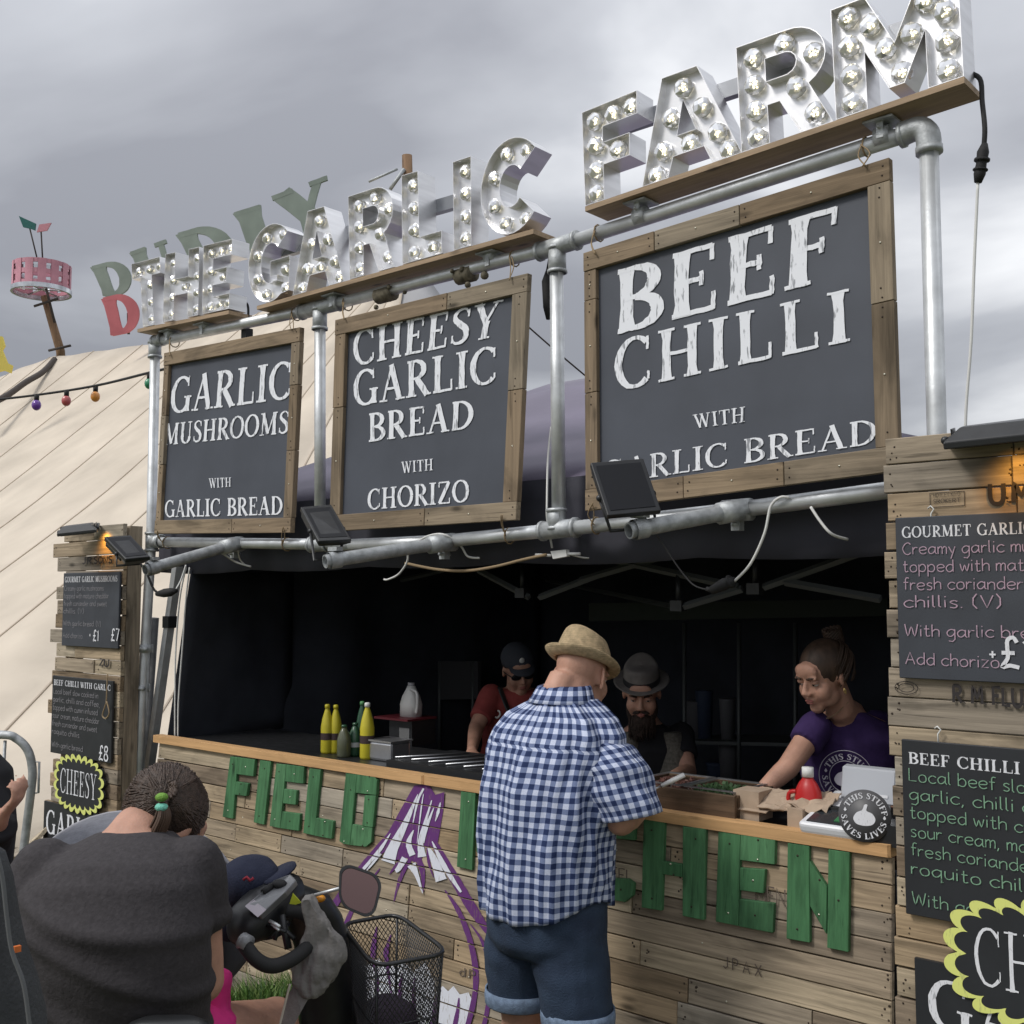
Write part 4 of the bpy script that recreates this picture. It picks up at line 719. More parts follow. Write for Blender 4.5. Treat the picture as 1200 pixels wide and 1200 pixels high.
def paint_stroke(pts, ws, mi, jag=0):
    mk[0] += 1; ly = .0052 + mk[0] * .0001; pp = catmull([Vector((x, y, 0)) for x, y in pts], 5); n = len(pp)
    wi = [ws[min(int(i * (len(ws) - 1) / (n - 1)), len(ws) - 2)] * (1 - (i * (len(ws) - 1) / (n - 1)) % 1) + ws[min(int(i * (len(ws) - 1) / (n - 1)) + 1, len(ws) - 1)] * ((i * (len(ws) - 1) / (n - 1)) % 1) if i < n - 1 else ws[-1] for i in range(n)]
    wi = [w_ * (1 + R.uniform(-.07, .07)) for w_ in wi]; Lf, Rt = ribbon2d([(p.x, p.y) for p in pp], wi); f = lambda p: cpt(A3[0] + p.x / S3, A3[1] + p.y / S3, 0)
    Lw, Rw = [f(p) for p in Lf], [f(p) for p in Rt]
    for i in range(n - 1): paint_tri([Lw[i], Lw[i + 1], Rw[i + 1]], mi, ly); paint_tri([Lw[i], Rw[i + 1], Rw[i]], mi, ly)
paint_poly([(490, 1050), (520, 1020), (545, 1045), (570, 1020), (600, 1060), (640, 1050), (665, 1100), (650, 1200), (560, 1330), (470, 1300)], 1)
paint_poly([(60, 900), (110, 870), (160, 930), (220, 890), (260, 940), (330, 900), (380, 950), (440, 910), (480, 1000), (480, 1300), (120, 1300), (70, 1100)], 1)
paint_poly([(385, 82), (435, 75), (460, 85), (485, 125), (528, 112), (522, 200), (497, 345), (470, 370), (445, 350), (420, 430), (385, 440), (350, 420), (300, 430), (290, 420), (300, 360), (235, 400), (175, 475), (120, 470), (200, 390), (270, 290), (330, 180)], 0)
for pts, ws in (([(470, 335), (530, 440), (600, 560), (660, 660), (715, 740), (760, 800)], [28, 42, 48, 44, 34, 22]), ([(260, 320), (165, 440), (60, 570), (-10, 680), (-60, 800)], [20, 34, 34, 30, 26]), ([(225, 470), (130, 600), (70, 720), (20, 860), (0, 1000)], [4, 22, 22, 18, 20]),
    ([(392, 400), (425, 480), (428, 582)], [34, 26, 2]), ([(370, 420), (320, 520), (290, 632)], [20, 18, 2]), ([(335, 420), (295, 465), (270, 497)], [16, 14, 2]), ([(450, 350), (455, 440), (478, 512)], [14, 14, 2]),
    ([(530, 570), (590, 660), (640, 780), (672, 920), (672, 1050), (635, 1210), (580, 1340)], [4, 22, 26, 28, 26, 24, 20]), ([(650, 730), (705, 810), (735, 930), (738, 1060), (712, 1210), (660, 1330)], [4, 14, 18, 18, 22, 20]),
    ([(212, 740), (197, 830), (195, 900), (215, 1000), (205, 1150)], [4, 26, 20, 14, 4]), ([(278, 780), (255, 860), (262, 930), (280, 1060)], [4, 24, 16, 4]), ([(597, 1075), (590, 1140), (570, 1240)], [5, 18, 26]), ([(507, 1035), (488, 1110), (470, 1260)], [14, 22, 30]), ([(330, 960), (320, 1060), (340, 1200)], [4, 18, 12]), ([(390, 980), (385, 1080), (400, 1220)], [4, 18, 12]), ([(120, 900), (150, 1000), (160, 1150)], [6, 16, 20])):
    paint_stroke(pts, ws, 0)
for pts, ws in (([(432, 95), (405, 150), (382, 255)], [8, 12, 4]), ([(405, 122), (350, 250), (290, 370), (265, 440)], [3, 26, 48, 66]), ([(470, 150), (438, 260), (418, 340), (425, 415)], [4, 16, 24, 40]), ([(511, 160), (500, 205), (487, 248)], [4, 14, 3]), ([(480, 185), (440, 290), (430, 350)], [3, 20, 10]),
    ([(385, 290), (362, 350), (380, 408)], [4, 26, 30]), ([(277, 305), (225, 385), (150, 472)], [3, 18, 14]), ([(472, 342), (530, 460), (608, 580)], [4, 26, 10]), ([(455, 370), (490, 450), (515, 525)], [10, 40, 52]), ([(375, 450), (400, 500), (428, 585)], [44, 20, 4]), ([(345, 420), (315, 470), (300, 480)], [30, 24, 16]), ([(232, 400), (190, 450), (165, 480)], [10, 10, 3]), ([(432, 120), (420, 200), (402, 350)], [3, 7, 2])):
    paint_stroke(pts, ws, 1)
mural.build('garlic_mural', [PURP, MWHITE], ctr, fix=False)
FAINT = mat('faded_stamp_ink', (.13, .10, .08), .9)
# stamps on counter planks
mb = MB()
def stamp(txt, px, py, size, w, cplane=True, Y=0, mi=0):
    mb = MB(); o = cpt(px, py, .0055) if cplane else P(px, py, Y); hand_text(mb, txt, o, Vector((1, 0, 0)), Vector((0, 0, 1)), size, w=1.1, mi=mi, fitw=w, y=-.001); mb.build('stencilled_word', FAINT, ctr, fix=False)['label'] = 'faint stencilled word ' + txt
stamp("MEN'S", 886, 1056, .05, .14); stamp('d.P.', 539, 1143, .032, .09); stamp('FEEL.', 708, 1028, .04, .13); stamp('J P A X', 848, 1134, .035, .13)
# ================================================================ TOWERS
TY = -0.15
def tower(label, x0, x1, ztop, right):
    t = thing('pallet_tower', label, 'pallet tower', ((x0 + x1) / 2, TY, 0)); z = ztop; nl = MB(); i = 0
    while z > 0.02:
        h = .077 * R.uniform(.96, 1.05) if not right else (.079 if i else .072); z1 = max(z - h, 0); zc = (z + z1) / 2
        a = x0 + (R.uniform(-.01, .012) if right else R.choice((0, .04, .09, .13, -.03, .02))); b_ = x1 if not right else x1 + R.uniform(-.1, .05)
        cuts = [a]
        if R.random() < .65: cuts.append(a + (b_ - a) * R.uniform(.3, .7))
        cuts.append(b_)
        if right and i == 1: cuts = [a, P(1186, 540, TY).x, b_]
        for k, (p, q) in enumerate(zip(cuts[:-1], cuts[1:])):
            pr = R.uniform(0, .008); plank(t, ((p + q) / 2, TY + .011 - pr, zc), (q - p - .003, .022, z - z1 - R.uniform(.001, .007)), R.uniform(-.01, .01), roll=R.uniform(-.006, .006) * (0 if right else 1.5))
            for xx in (p + .02, q - .02):
                if R.random() < .85:
                    for _ in range(R.choice((2, 3, 4))): nl.lathe((xx + R.uniform(-.008, .02), TY - pr - .0005, zc + R.uniform(-.028, .028)), [(R.uniform(.002, .0045), -.001), (.002, .0012)], 6, axis=(0, -1, 0))
        z = z1; i += 1
    q = nl.build('nail', RUST, t); q['kind'] = 'stuff'
    for xx in ((x1 - .022, x0 + .12) if not right else (x0 + .035, x1 - .1)):
        plank(t, (xx, TY + .022 + .04, (ztop - .01) / 2), (.044, .078, ztop - .012), me=PLV, name='upright')
    return t
LX0, LX1 = P(64, 700, TY).x, P(144, 700, TY).x; LZ = P(150, 613, TY).z
tw1 = tower('left pallet plank tower carrying chalk menus, ragged left edge', LX0, LX1, LZ, False)
RX0 = P(1036, 560, TY).x; tw2 = tower('right pallet plank tower carrying chalk menus beside the serving hatch', RX0, RX0 + .95, P(1034, 515, TY).z, True)
mb = MB()
def tstamp(txt, px, py, size, w): hand_text(mb, txt, P(px, py, TY - .0095), Vector((1, 0, 0)), Vector((0, 0, 1)), size, w=2.1, fitw=w, y=-.0012)
tstamp('R. M. FLUX', 1118, 823, .044, .195); tstamp('U.M.', 1161, 590, .05, .11)
for yy in (0, 1): hand_text(mb, 'HOTLEY KIVO' if yy == 0 else 'SROKERT', P(1094, 583 + yy * 7, TY - .009), Vector((1, 0, 0)), Vector((0, 0, 1)), .011, w=.9, fitw=.07, y=-.001)
cc_ = P(1090, 592, TY - .0095)
for a, c in (((0, .032), (.09, .032)), ((0, -.006), (.09, -.006)), ((0, .032), (0, -.006)), ((.09, .032), (.09, -.006))): mb.tube([cc_ + Vector((a[0], 0, a[1])), cc_ + Vector((c[0], 0, c[1]))], .0008, 4)
oc = P(1062, 806, TY - .0095)
for r_ in (.024, .016): mb.tube([oc + Vector((r_ * 1.3 * cos(2 * pi * i / 18), 0, r_ * .7 * sin(2 * pi * i / 18))) for i in range(19)], .001, 4)
mb.build('stencilled_marks', INK, tw2, fix=False)['kind'] = 'stuff'
mb = MB(); tstamp('J.R.SONS', 97, 661, .035, .3); tstamp('ZU', 117, 780, .035, .09); mb.build('stencilled_marks', INK, tw1, fix=False)['kind'] = 'stuff'
# ragged boards low at the left tower foot
ft = thing('pallet_stack', 'broken pallet boards lying at the foot of the left tower', 'pallet', tuple(P(40, 1000, -.1)))
for i, (x, y, l, rz) in enumerate(((34, 990, .35, -.5), (26, 998, .4, -.3), (22, 1008, .5, -.45), (40, 1014, .4, -.2), (28, 1024, .5, -.35))):
    c = P(x, y, -.2 - i * .02); plank(ft, c, (l, .02, .08), -.9, roll=rz)
# ================================================================ MENUS
HX, VX = Vector((1, 0, 0)), Vector((0, 0, 1))
def menu(label, x, ztop, w, h, body, price, matb, chalkc, title, rot=0, lines=(), Y=TY - .012, parent=None, sz=.033, toptitle=.055, tw=None, xs_=.54):
    t = thing('menu_slate', label, 'menu board', (x + w / 2, Y, ztop - h)); mb = MB()
    mb.hexa([(x, Y - .012, ztop), (x + w, Y - .012, ztop), (x + w, Y - .012, ztop - h), (x, Y - .012, ztop - h)], (0, .012, 0)); o = mb.build('slate', matb, t); bev(o, .002)
    yf = Y - .013; mb = MB()
    tl = Vector((x + .018, yf, ztop - toptitle)); cap = .03; tw_ = tw or (w - .036)
    serif_text(mb, title, lambda u, v, k: tl + HX * (u * tw_) + VX * (v * cap) + Vector((0, -k * .0001, 0)), 0)
    zz = ztop - toptitle - .045
    for ln in body:
        if ln: hand_text(mb, ln, Vector((x + .02, yf, zz)), HX, VX, sz * .82, w=.72, mi=1, fitw=None if len(ln) < 4 else min(w - .035, len(ln) * sz * xs_), jit=.3); zz -= sz * 1.22
        else: zz -= sz * .75
    for txt, dx, dz, s_ in price: hand_text(mb, txt, Vector((x + dx, yf, ztop - dz)), HX, VX, s_, w=1.3, mi=0)
    mb.build('chalk_writing', [CH_WH, chalkc], t, fix=False)['kind'] = 'stuff'
    return t
MW, MH = .66, .43; zt = P(1052, 607, TY - .02).z; mx = P(1052, 700, TY - .02).x
B1 = ['Creamy garlic mushrooms', 'topped with mature cheddar', 'fresh coriander and sweet', 'chillis. (V)', '', 'With garlic bread. (V)', '', 'Add chorizo.']
B2 = ['Local beef slow cooked in', 'garlic, chilli and coffee,', 'topped with cumin infused', 'sour cream, mature cheddar', 'fresh coriander and sweet', 'roquito chillis.', '', 'With garlic bread.']
menu('slate menu GOURMET GARLIC in pink chalk, upper one on the right tower', mx, zt, MW, MH, B1, [('+', P(1164, 770, TY).x - mx, .375, .035), ('\u00a31', P(1178, 770, TY).x - mx, .39, .075), ('\u00a37', .55, .39, .08)], MENU, CH_P, 'GOURMET GARLIC MUSHROOMS', tw=.585, sz=.0385, toptitle=.055)
zt2 = P(1058, 866, TY - .02).z; mx2 = P(1059, 950, TY - .02).x
menu('black menu BEEF CHILLI in green chalk, lower one on the right tower', mx2, zt2, MW, .455, B2, [('\u00a38', .5, .43, .07)], MENUB, CH_G, 'BEEF CHILLI WITH GARLIC', tw=.62, sz=.0395, toptitle=.062)
# left copies, smaller in the picture
LMY = TY - .02; lw_ = P(141, 720, LMY).x - P(75, 720, LMY).x
GREYC = chalk('grey_chalk', (.30, .29, .31), .7, sx=2)
lz1 = P(100, 671, LMY).z; lx1 = P(74, 720, LMY).x
menu('slate menu GOURMET GARLIC MUSHROOMS, upper one on the left tower', lx1, lz1, lw_, lz1 - P(100, 758, LMY).z, B1, [('+', .30, .34, .03), ('\u00a31', .34, .355, .055), ('\u00a37', .52, .35, .06)], MENU, GREYC, 'GOURMET GARLIC MUSHROOMS', sz=.033, toptitle=.05)
lz2 = P(100, 795, LMY).z; lx2 = P(61, 840, LMY).x
menu('black menu BEEF CHILLI WITH GARLIC, second one on the left tower', lx2, lz2, lw_ + .05, lz2 - P(100, 889, LMY).z, B2, [('\u00a38', .52, .40, .07)], MENUB, GREYC, 'BEEF CHILLI WITH GARLIC', sz=.035, toptitle=.05)
def cloud_sign(label, c, w, h, txt, scl=9):
    """black plaque with a scalloped yellow border; c = centre"""
    t = thing('cloud_plaque', label, 'sign', (c.x, c.y, c.z - h / 2)); out_, inn = [], []; n = 2 * scl
    per = []
    k = 20 * n
    for i in range(k):
        a = 2 * pi * i / k; ca, sa = cos(a), sin(a); e_ = .62; x = math.copysign(abs(ca) ** e_, ca) * w / 2; z = math.copysign(abs(sa) ** e_, sa) * h / 2; per.append(Vector((x, 0, z)))
    L_ = [0]
    for i in range(k): L_.append(L_[-1] + (per[(i + 1) % k] - per[i]).length)
    for i in range(k):
        ph = L_[i] / L_[-1] * n; s_ = abs(sin(pi * ph)) ** .6; d = per[i].normalized(); b0 = per[i] * .90; out_.append(b0 + d * (.036 * s_)); inn.append(b0 * .985 + d * (.030 * s_) - d * .018)
    mb = MB(); m_ = len(out_); vs = [c + p for p in out_] + [c + p + Vector((0, .012, 0)) for p in out_] + [c + Vector((0, 0, 0))]
    mb.add(vs, [(i, (i + 1) % m_, m_ + (i + 1) % m_, m_ + i) for i in range(m_)] + [(i, 2 * m_, (i + 1) % m_) for i in range(m_)]); mb.build('plaque', MENUB, t, fix=False)
    mb = MB(); mb.add([c + p + Vector((0, -.001, 0)) for p in out_] + [c + p + Vector((0, -.001, 0)) for p in inn], [(i, m_ + i, m_ + (i + 1) % m_, (i + 1) % m_) for i in range(m_)]); mb.build('yellow_border', CH_Y, t, fix=False)
    mb = MB(); o_ = c + Vector((-w * .38, -.0016, -h * .24)); serif_text(mb, txt, lambda u, v, k: o_ + HX * (u * w * .76) + VX * (v * h * .50) + Vector((0, -k * .0001, 0)), 0, bold=.62); mb.build('painted_word', CH_WH, t, fix=False)
    return t
def garlic_sign(label, x, zt, w, h):
    Y = TY - .012; t = thing('menu_slate', label, 'menu board', (x + w / 2, Y, zt - h)); mb = MB()
    mb.hexa([(x, Y - .012, zt), (x + w, Y - .012, zt), (x + w, Y - .012, zt - h), (x, Y - .012, zt - h)], (0, .012, 0)); mb.build('slate', MENUB, t); mb = MB()
    for i, (wd, ww) in enumerate((('GARLIC', w * .9), ('BREAD', w * .8))):
        mb = MB()
        o_ = Vector((x + w * .05, Y - .0135, zt - .165 - i * .16)); serif_text(mb, wd, lambda u, v, k: o_ + HX * (u * ww) + VX * (v * .125) + Vector((0, -k * .0001, 0)), 0, bold=.95); mb.build('painted_word', CH_WH, t, fix=False)
xr = P(1073, 1150, TY - .02).x; garlic_sign('black slate GARLIC BREAD at the bottom of the right tower', xr, P(1073, 1122, TY - .02).z, MW, .5)
cR0, cR1 = P(1104, 1110, TY - .035), P(1104, 1190, TY - .035)
cloud_sign('black CHEESY plaque with scalloped yellow border, lower right of the photo', Vector((cR0.x + .29, TY - .032, P(1150, 1113, TY - .035).z - .018)), .56, .29, 'CHEESY', 11)
xl = P(52, 960, LMY).x; garlic_sign('black slate GARLIC BREAD at the foot of the left tower', xl, P(52, 938, LMY).z, lw_ + .04, .5)
cl_ = P(91, 919, TY - .035); cloud_sign('black CHEESY plaque with scalloped yellow border on the left tower', Vector((cl_.x, TY - .032, cl_.z)), .50, .26, 'CHEESY', 11)
# hooks and rope loop
def hook(x, y, label):
    c = P(x, y, TY - .012); mb = MB(); mb.tube([c + Vector((.0, -.004, -.03)), c + Vector((0, -.006, 0)), c + Vector((.008, -.006, .012)), c + Vector((0, -.008, .02)), c + Vector((-.008, -.006, .014))], .0022, 6); tag(mb.build('cup_hook', WHT), label, 'hook')
hook(1092, 602, 'small white hook above the pink chalk menu'); hook(1100, 860, 'small wire hook above the green chalk menu')
mb = MB(); c = P(126, 790, TY - .04); pts = [c] + [P(x, y, TY - .045) for x, y in ((125, 815), (124, 825), (120, 838), (124, 842), (128, 835), (125, 822))]; mb.tube(catmull(pts, 4), .004, 6); tag(mb.build('rope_loop', STR), 'thin rope loop hanging over the lower left menu', 'rope')
# ================================================================ GAZEBO
gz0 = Vector((P(640, 562, .12).x, 1.7, 0)); GX0, GX1 = P(186, 600, .1).x, P(1113, 505, .12).x; EZ = P(640, 562, .12).z; GY0, GY1 = .12, 3.3
ez = lambda px, py: P(px, py, GY0).z
gaz = thing('gazebo', 'black pop up gazebo over the kitchen, sky sheen coloured into its roof', 'gazebo', ((GX0 + GX1) / 2, GY0, 0))
ROOFM = mat('sky_sheen_canopy', (0.135, 0.115, 0.175), 0.75, noise_amt=.18, nscale=1.5, bump=.5, bscale=2.2, sheen=.3)  # black fabric; its purple grey sky sheen is painted into the colour
VAL = mat('black_valance', (0.045, 0.046, 0.062), .8, noise_amt=.2, nscale=3, bump=.4, bscale=5)
pk = P(665, 447, 1.7).z; rx0, rx1 = P(642, 447, 1.7).x, GX1 - 2.35
E = [Vector((GX0, GY0, EZ)), Vector((GX1, GY0, EZ)), Vector((GX1, GY1, EZ)), Vector((GX0, GY1, EZ))]; K = [Vector((rx0, 1.7, pk)), Vector((rx1, 1.7, pk))]
mb = MB()
def sheet(mb, a, b_, c, d, nx=24, ny=8, amp=.03, f=3.0, mi=0, dirn=Vector((0, 0, 1))):
    a, b_, c, d = map(Vector, (a, b_, c, d)); vs = []
    for i in range(nx + 1):
        for j in range(ny + 1):
            u, v = i / nx, j / ny; p = (a * (1 - u) + b_ * u) * (1 - v) + (d * (1 - u) + c * u) * v; e_ = sin(pi * u) ** .3 * sin(pi * v) ** .5 if 0 < u < 1 and 0 < v < 1 else 0
            vs.append(p + dirn * (amp * e_ * noise.noise(p * f)))
    mb.add(vs, [(i * (ny + 1) + j, (i + 1) * (ny + 1) + j, (i + 1) * (ny + 1) + j + 1, i * (ny + 1) + j + 1) for i in range(nx) for j in range(ny)], mi, True)
sheet(mb, E[0], E[1], K[1], K[0]); sheet(mb, E[2], E[3], K[0], K[1]); sheet(mb, E[3], E[0], K[0], K[0], 8, 6); sheet(mb, E[1], E[2], K[1], K[1], 8, 6)
solid(mb.build('roof', ROOFM, gaz, fix=False), .004)
mb = MB(); dz = Vector((0, 0, -.012)); sheet(mb, E[0] + dz, E[1] + dz, K[1] + dz, K[0] + dz); sheet(mb, E[3] + dz, E[0] + dz, K[0] + dz, K[0] + dz, 8, 6); sheet(mb, E[2] + dz, E[3] + dz, K[0] + dz, K[1] + dz); sheet(mb, E[1] + dz, E[2] + dz, K[1] + dz, K[1] + dz, 8, 6)
solid(mb.build('roof_lining', BLKF, gaz, fix=False), .004)
mb = MB(); vb = P(420, 664.5, GY0).z; n = 90
vs = []
for i in range(n + 1):
    x = GX0 + (GX1 - GX0) * i / n; s_ = .008 * sin(i * 1.3) + .006 * noise.noise(Vector((x * 4, 0, 0))); zb = vb - .035 * sin(pi * ((i / n * 5) % 1)) * .4
    for j in range(5): vs.append(Vector((x, GY0 - .012 + s_ * j / 4 * 1.2, EZ + (zb - EZ) * j / 4)))
mb.add(vs, [(i * 5 + j, (i + 1) * 5 + j, (i + 1) * 5 + j + 1, i * 5 + j + 1) for i in range(n) for j in range(4)], 0, True); solid(mb.build('valance', VAL, gaz, fix=False), .003)
for a, b_, nm in (((GX0, GY1), (GX1, GY1), 'back_wall'), ((GX0, GY0 + .3), (GX0, GY1), 'side_wall'), ((GX1, GY0 + .3), (GX1, GY1), 'side_wall')):
    mb = MB(); sheet(mb, (a[0], a[1], 0), (b_[0], b_[1], 0), (b_[0], b_[1], EZ), (a[0], a[1], EZ), 40, 10, .09, 2.2, 0, Vector((.3, 1, 0)) if nm == 'back_wall' else Vector((1, 0, 0))); solid(mb.build(nm, BLKF, gaz, fix=False), .004)
# flap of black fabric at the left side of the hatch
mb = MB(); a, b_ = P(224, 668, .10), P(193, 868, .10); sheet(mb, a, (GX0, 1.0, a.z), (GX0, 1.0, CZ - .05), b_ + Vector((0, 0, -.1)), 10, 10, .03, 5, 0, Vector((1, 0, 0))); solid(mb.build('side_flap', BLKF, gaz, fix=False), .004)
mb = MB(); a, b_ = P(208, 664, .06), P(180, 872, .06); b_ = a + (b_ - a) * 2.2; b_.z = max(b_.z, 0)
d = (b_ - a); mb.hexa([a + Vector((-.02, -.02, 0)), a + Vector((.02, -.02, 0)), b_ + Vector((.02, -.02, 0)), b_ + Vector((-.02, -.02, 0))], (0, .04, 0)); mb.build('corner_leg', GALV, gaz)
mb = MB(); c = a.lerp(P(180, 872, .06), .31); mb.box(c, (.055, .055, .06)); mb.build('leg_slider', BLK, gaz)
def bar(p, q, dp, dq, r_=.014, nm='truss_bar'): b = MB(); b.tube([PD(*p, dp), PD(*q, dq)], r_, 4, smooth=False); b.build(nm, TRUSS, gaz)
Yb = .45
def barY(p, q, y0=Yb, y1=Yb, r_=.014): b = MB(); b.tube([P(*p, y0), P(*q, y1)], r_, 4, smooth=False); b.build('truss_bar', TRUSS, gaz)
barY((680, 680), (800, 645)); barY((705, 653), (865, 688)); barY((800, 711), (870, 690)); barY((895, 688), (1035, 638)); barY((920, 682), (1032, 702)); barY((632, 700), (700, 674)); barY((560, 668), (620, 700)); barY((470, 680), (520, 668), 1.4, 1.4); barY((1015, 630), (1036, 634))
bar((795, 712), (640, 680), 5, 7.0, .012); b = MB(); b.hexa([P(690, 707, 1.9), P(1040, 702, 1.9), P(1040, 722, 1.9), P(690, 728, 1.9)], (0, .03, 0)); b.build('cross_beam', mat('dull_green_beam', (.04, .05, .04), .8), gaz)
for x, y, w in ((795, 710, 10), (612, 695, 10), (885, 690, 16), (880, 648, 8)): b = MB(); c = P(x, y, Yb); b.box(c, (.05, .04, .04)); b.tube([c, c + Vector((0, 0, .12))], .012, 4); b.build('truss_joint', BLK, gaz)
# floor in the kitchen
mb = MB(); mb.box(((GX0 + GX1) / 2, 1.75, .012), (GX1 - GX0 + .1, 3.0, .016)); tag(mb.build('kitchen_floor', BLKM), kind='structure')
# ================================================================ FLOODLIGHTS
LENS = mat('flood_glass', (0.012, 0.013, 0.016), 0.45, spec=0.25); LAMP = bpy.data.materials.new('lit_flood'); LAMP.use_nodes = True
t = LAMP.node_tree; t.nodes.clear(); em = t.nodes.new('ShaderNodeEmission'); em.inputs[0].default_value = (1, .62, .2, 1); em.inputs[1].default_value = 3; oo = t.nodes.new('ShaderNodeOutputMaterial'); t.links.new(em.outputs[0], oo.inputs[0])
def flood(label, q, dq, thick, foot, lit=False):
    """q: TL,TR,BR,BL picture corners of the front glass with their depths"""
    w = [PD(*p, d) for p, d in zip(q, dq)]; nrm = (w[1] - w[0]).cross(w[3] - w[0]).normalized(); 
    if (nrm.z > 0) if label.startswith('flat') else (nrm.dot(CAM - w[0]) < 0): nrm = -nrm
    c = sum(w, Vector()) / 4; t = thing('floodlight', label, 'floodlight', tuple(foot)); mb = MB()
    bk = [c + (p - c) * .72 - nrm * thick for p in w]; mid = [p - nrm * thick * .35 for p in w]
    mb.add(w + mid + bk, [(0, 1, 2, 3), (11, 10, 9, 8)] + [(o_ + i, o_ + (i + 1) % 4, o_ + 4 + (i + 1) % 4, o_ + 4 + i) for o_ in (0, 4) for i in range(4)]); o = mb.build('housing', BLK, t); bev(o, .003, 2)
    mb = MB(); ins = [c + (p - c) * .84 + nrm * .002 for p in w]; mb.hexa(ins, -nrm * .004); mb.build('glass', LENS, t)
    mb = MB()
    for k in range(9):
        u = (k + .5) / 9; a, b_ = w[0].lerp(w[1], u) - nrm * thick * .36, w[0].lerp(w[1], u) - nrm * thick * .95; a2, b2 = w[0].lerp(w[1], u) * .3 + w[3].lerp(w[2], u) * .7 - nrm * thick * .36, w[0].lerp(w[1], u) * .3 + w[3].lerp(w[2], u) * .7 - nrm * thick * .95
        mb.hexa([a, b_, b2, a2], (w[1] - w[0]).normalized() * .004)
    mb.build('cooling_fins', BLK, t)
    mb = MB(); s0, s1 = w[0].lerp(w[3], .6) - nrm * thick * .4, w[1].lerp(w[2], .6) - nrm * thick * .4; f = Vector(foot); ax = (w[1] - w[0]).normalized(); half = (w[1] - w[0]).length * .42
    mb.tube([s0, f - ax * half, f + ax * half, s1], .006, 6); mb.ball(s0, .011, 8, 6); mb.ball(s1, .011, 8, 6); mb.build('yoke', BLK, t)
    return t
flood('black floodlight below the gap between the first two boards', [(352, 594), (388, 591), (412, 632), (373, 634)], [4.25, 4.3, 4.12, 4.1], .05, PD(384, 655, 4.12))
flood('black floodlight in front of the BEEF CHILLI board', [(692, 542), (754, 537), (775, 598), (712, 604)], [3.38, 3.40, 3.3, 3.28], .06, PD(742, 620, 3.36))
flood('black floodlight at the top right of the left tower', [(122, 629), (153, 627), (176, 652), (147, 655)], [4.95, 5.0, 4.85, 4.82], .05, PD(150, 662, 4.88))
lf = P(100, 620, TY - .08); 
f1 = flood('flat black floodlight lying over the left tower top', [(74, 626), (117, 621), (113, 624), (67, 629)], [5.9, 5.8, 5.5, 5.6], .045, PD(98, 616, 5.9))
f2 = flood('flat black floodlight over the right tower top', [(1112, 523), (1262, 505), (1262, 511), (1106, 527)], [2.98, 2.84, 2.6, 2.74], .05, PD(1190, 500, 2.95))
for nm, p, e_ in (('tower_lamp_left', P(114, 627, TY - .06), .9), ('tower_lamp_right', P(1184, 536, TY - .085), .7)):
    ld = bpy.data.lights.new(nm, 'SPOT'); ld.energy = e_; ld.color = (1, .48, .08); ld.spot_size = radians(125); ld.spot_blend = .9; ld.shadow_soft_size = .015; lo = bpy.data.objects.new(nm, ld); COL.objects.link(lo); lo.location = p; lo.rotation_euler = Vector((.0, -.9, .8)).to_track_quat('Z', 'Y').to_euler()
# ================================================================ CABLES
def cable(label, pts, r_, m, name='cable', n=5, plugs=()):
    b = MB(); b.tube(catmull(pts, n), r_, 7); o = b.build(name, m)
    return tag(o, label, 'cable')
cable('white cable looping down under the BEEF CHILLI board', [P(925, 583, -.03), P(914, 583, -.04), P(903, 594, -.04), P(896, 625, -.04), P(880, 660, -.03), P(861, 681, -.02)], .0045, WHT)
cable('white cable hanging from the rail near the right tower', [P(950, 594, -.03), P(962, 612, -.03), P(975, 626, -.02), P(993, 632, .05)], .0045, WHT)
b = MB(); b.tube([P(861, 680, -.02), P(850, 684, -.02), P(834, 692, -.02)], [.012, .02, .014], 10); b.tube([P(834, 692, -.02), P(828, 690, -.02)], .008, 8); b.tube([P(857, 681, -.02), P(855, 682, -.02)], .022, 10); tag(b.build('cable_plug', BLKM), 'black plug on the white cable below the large board', 'plug')
cable('thin black cable drooping from the large floodlight', [P(757, 610, -.05), P(775, 635, .0), P(795, 665, .02), P(812, 685, .02), P(828, 691, -.01)], .003, BLKM)
cable('white cable hanging in front of the tent roof beside the middle board', [P(646, 500, .05), P(642, 540, .04), P(641, 590, .0), P(641, 605, 0), P(643, 620, .03), P(647, 642, .06)], .004, WHT)
cable('white cable looped over the stub below the middle board', [P(452, 650, -.03), P(472, 640, -.07), P(478, 655, -.05), P(468, 672, -.04), P(455, 679, -.03), P(450, 679, -.03)], .0042, WHT)
cable('white cable wrapped over the bottom rail below the middle board', [P(490, 634, -.05), P(505, 627, -.045), P(522, 627, -.045), P(540, 640, .02), P(548, 652, .05), P(562, 654, .06)], .0042, WHT)
cable('white cable over the left stub', [P(228, 650, -.1), P(240, 643, -.1), P(256, 646, -.08), P(275, 658, .02), P(294, 664, .06)], .0045, WHT)
cable('thin white cable down from the left coupler', [P(279, 645, -.02), P(281, 655, .02), P(287, 662, .05)], .0035, WHT)
for i, off in enumerate((0, 7)): cable('long white cable down the %s side of the hatch' % ('far left' if i == 0 else 'left'), [P(218 + off * .6, 665, .05), P(211 + off, 700, .05), P(206 + off * 1.1, 760, .05), P(205 + off * .6, 820, .05), P(205 + off * .5, 866, .05)], .0042, WHT)
cable('black cable from the left floodlight', [P(163, 658, -.1), P(172, 672, -.08), P(180, 690, -.06), P(187, 696, -.05)], .006, BLKM)
cable('white cable tail above the left plug', [P(205, 693, -.03), P(212, 680, 0), P(218, 662, .02)], .0045, WHT)
b = MB(); b.tube([P(184, 696, -.05), P(192, 695, -.05), P(200, 694, -.04), P(207, 692, -.03)], [.012, .022, .022, .01], 8); tag(b.build('cable_plug', BLKM), 'black taped plug beside the left post', 'plug')
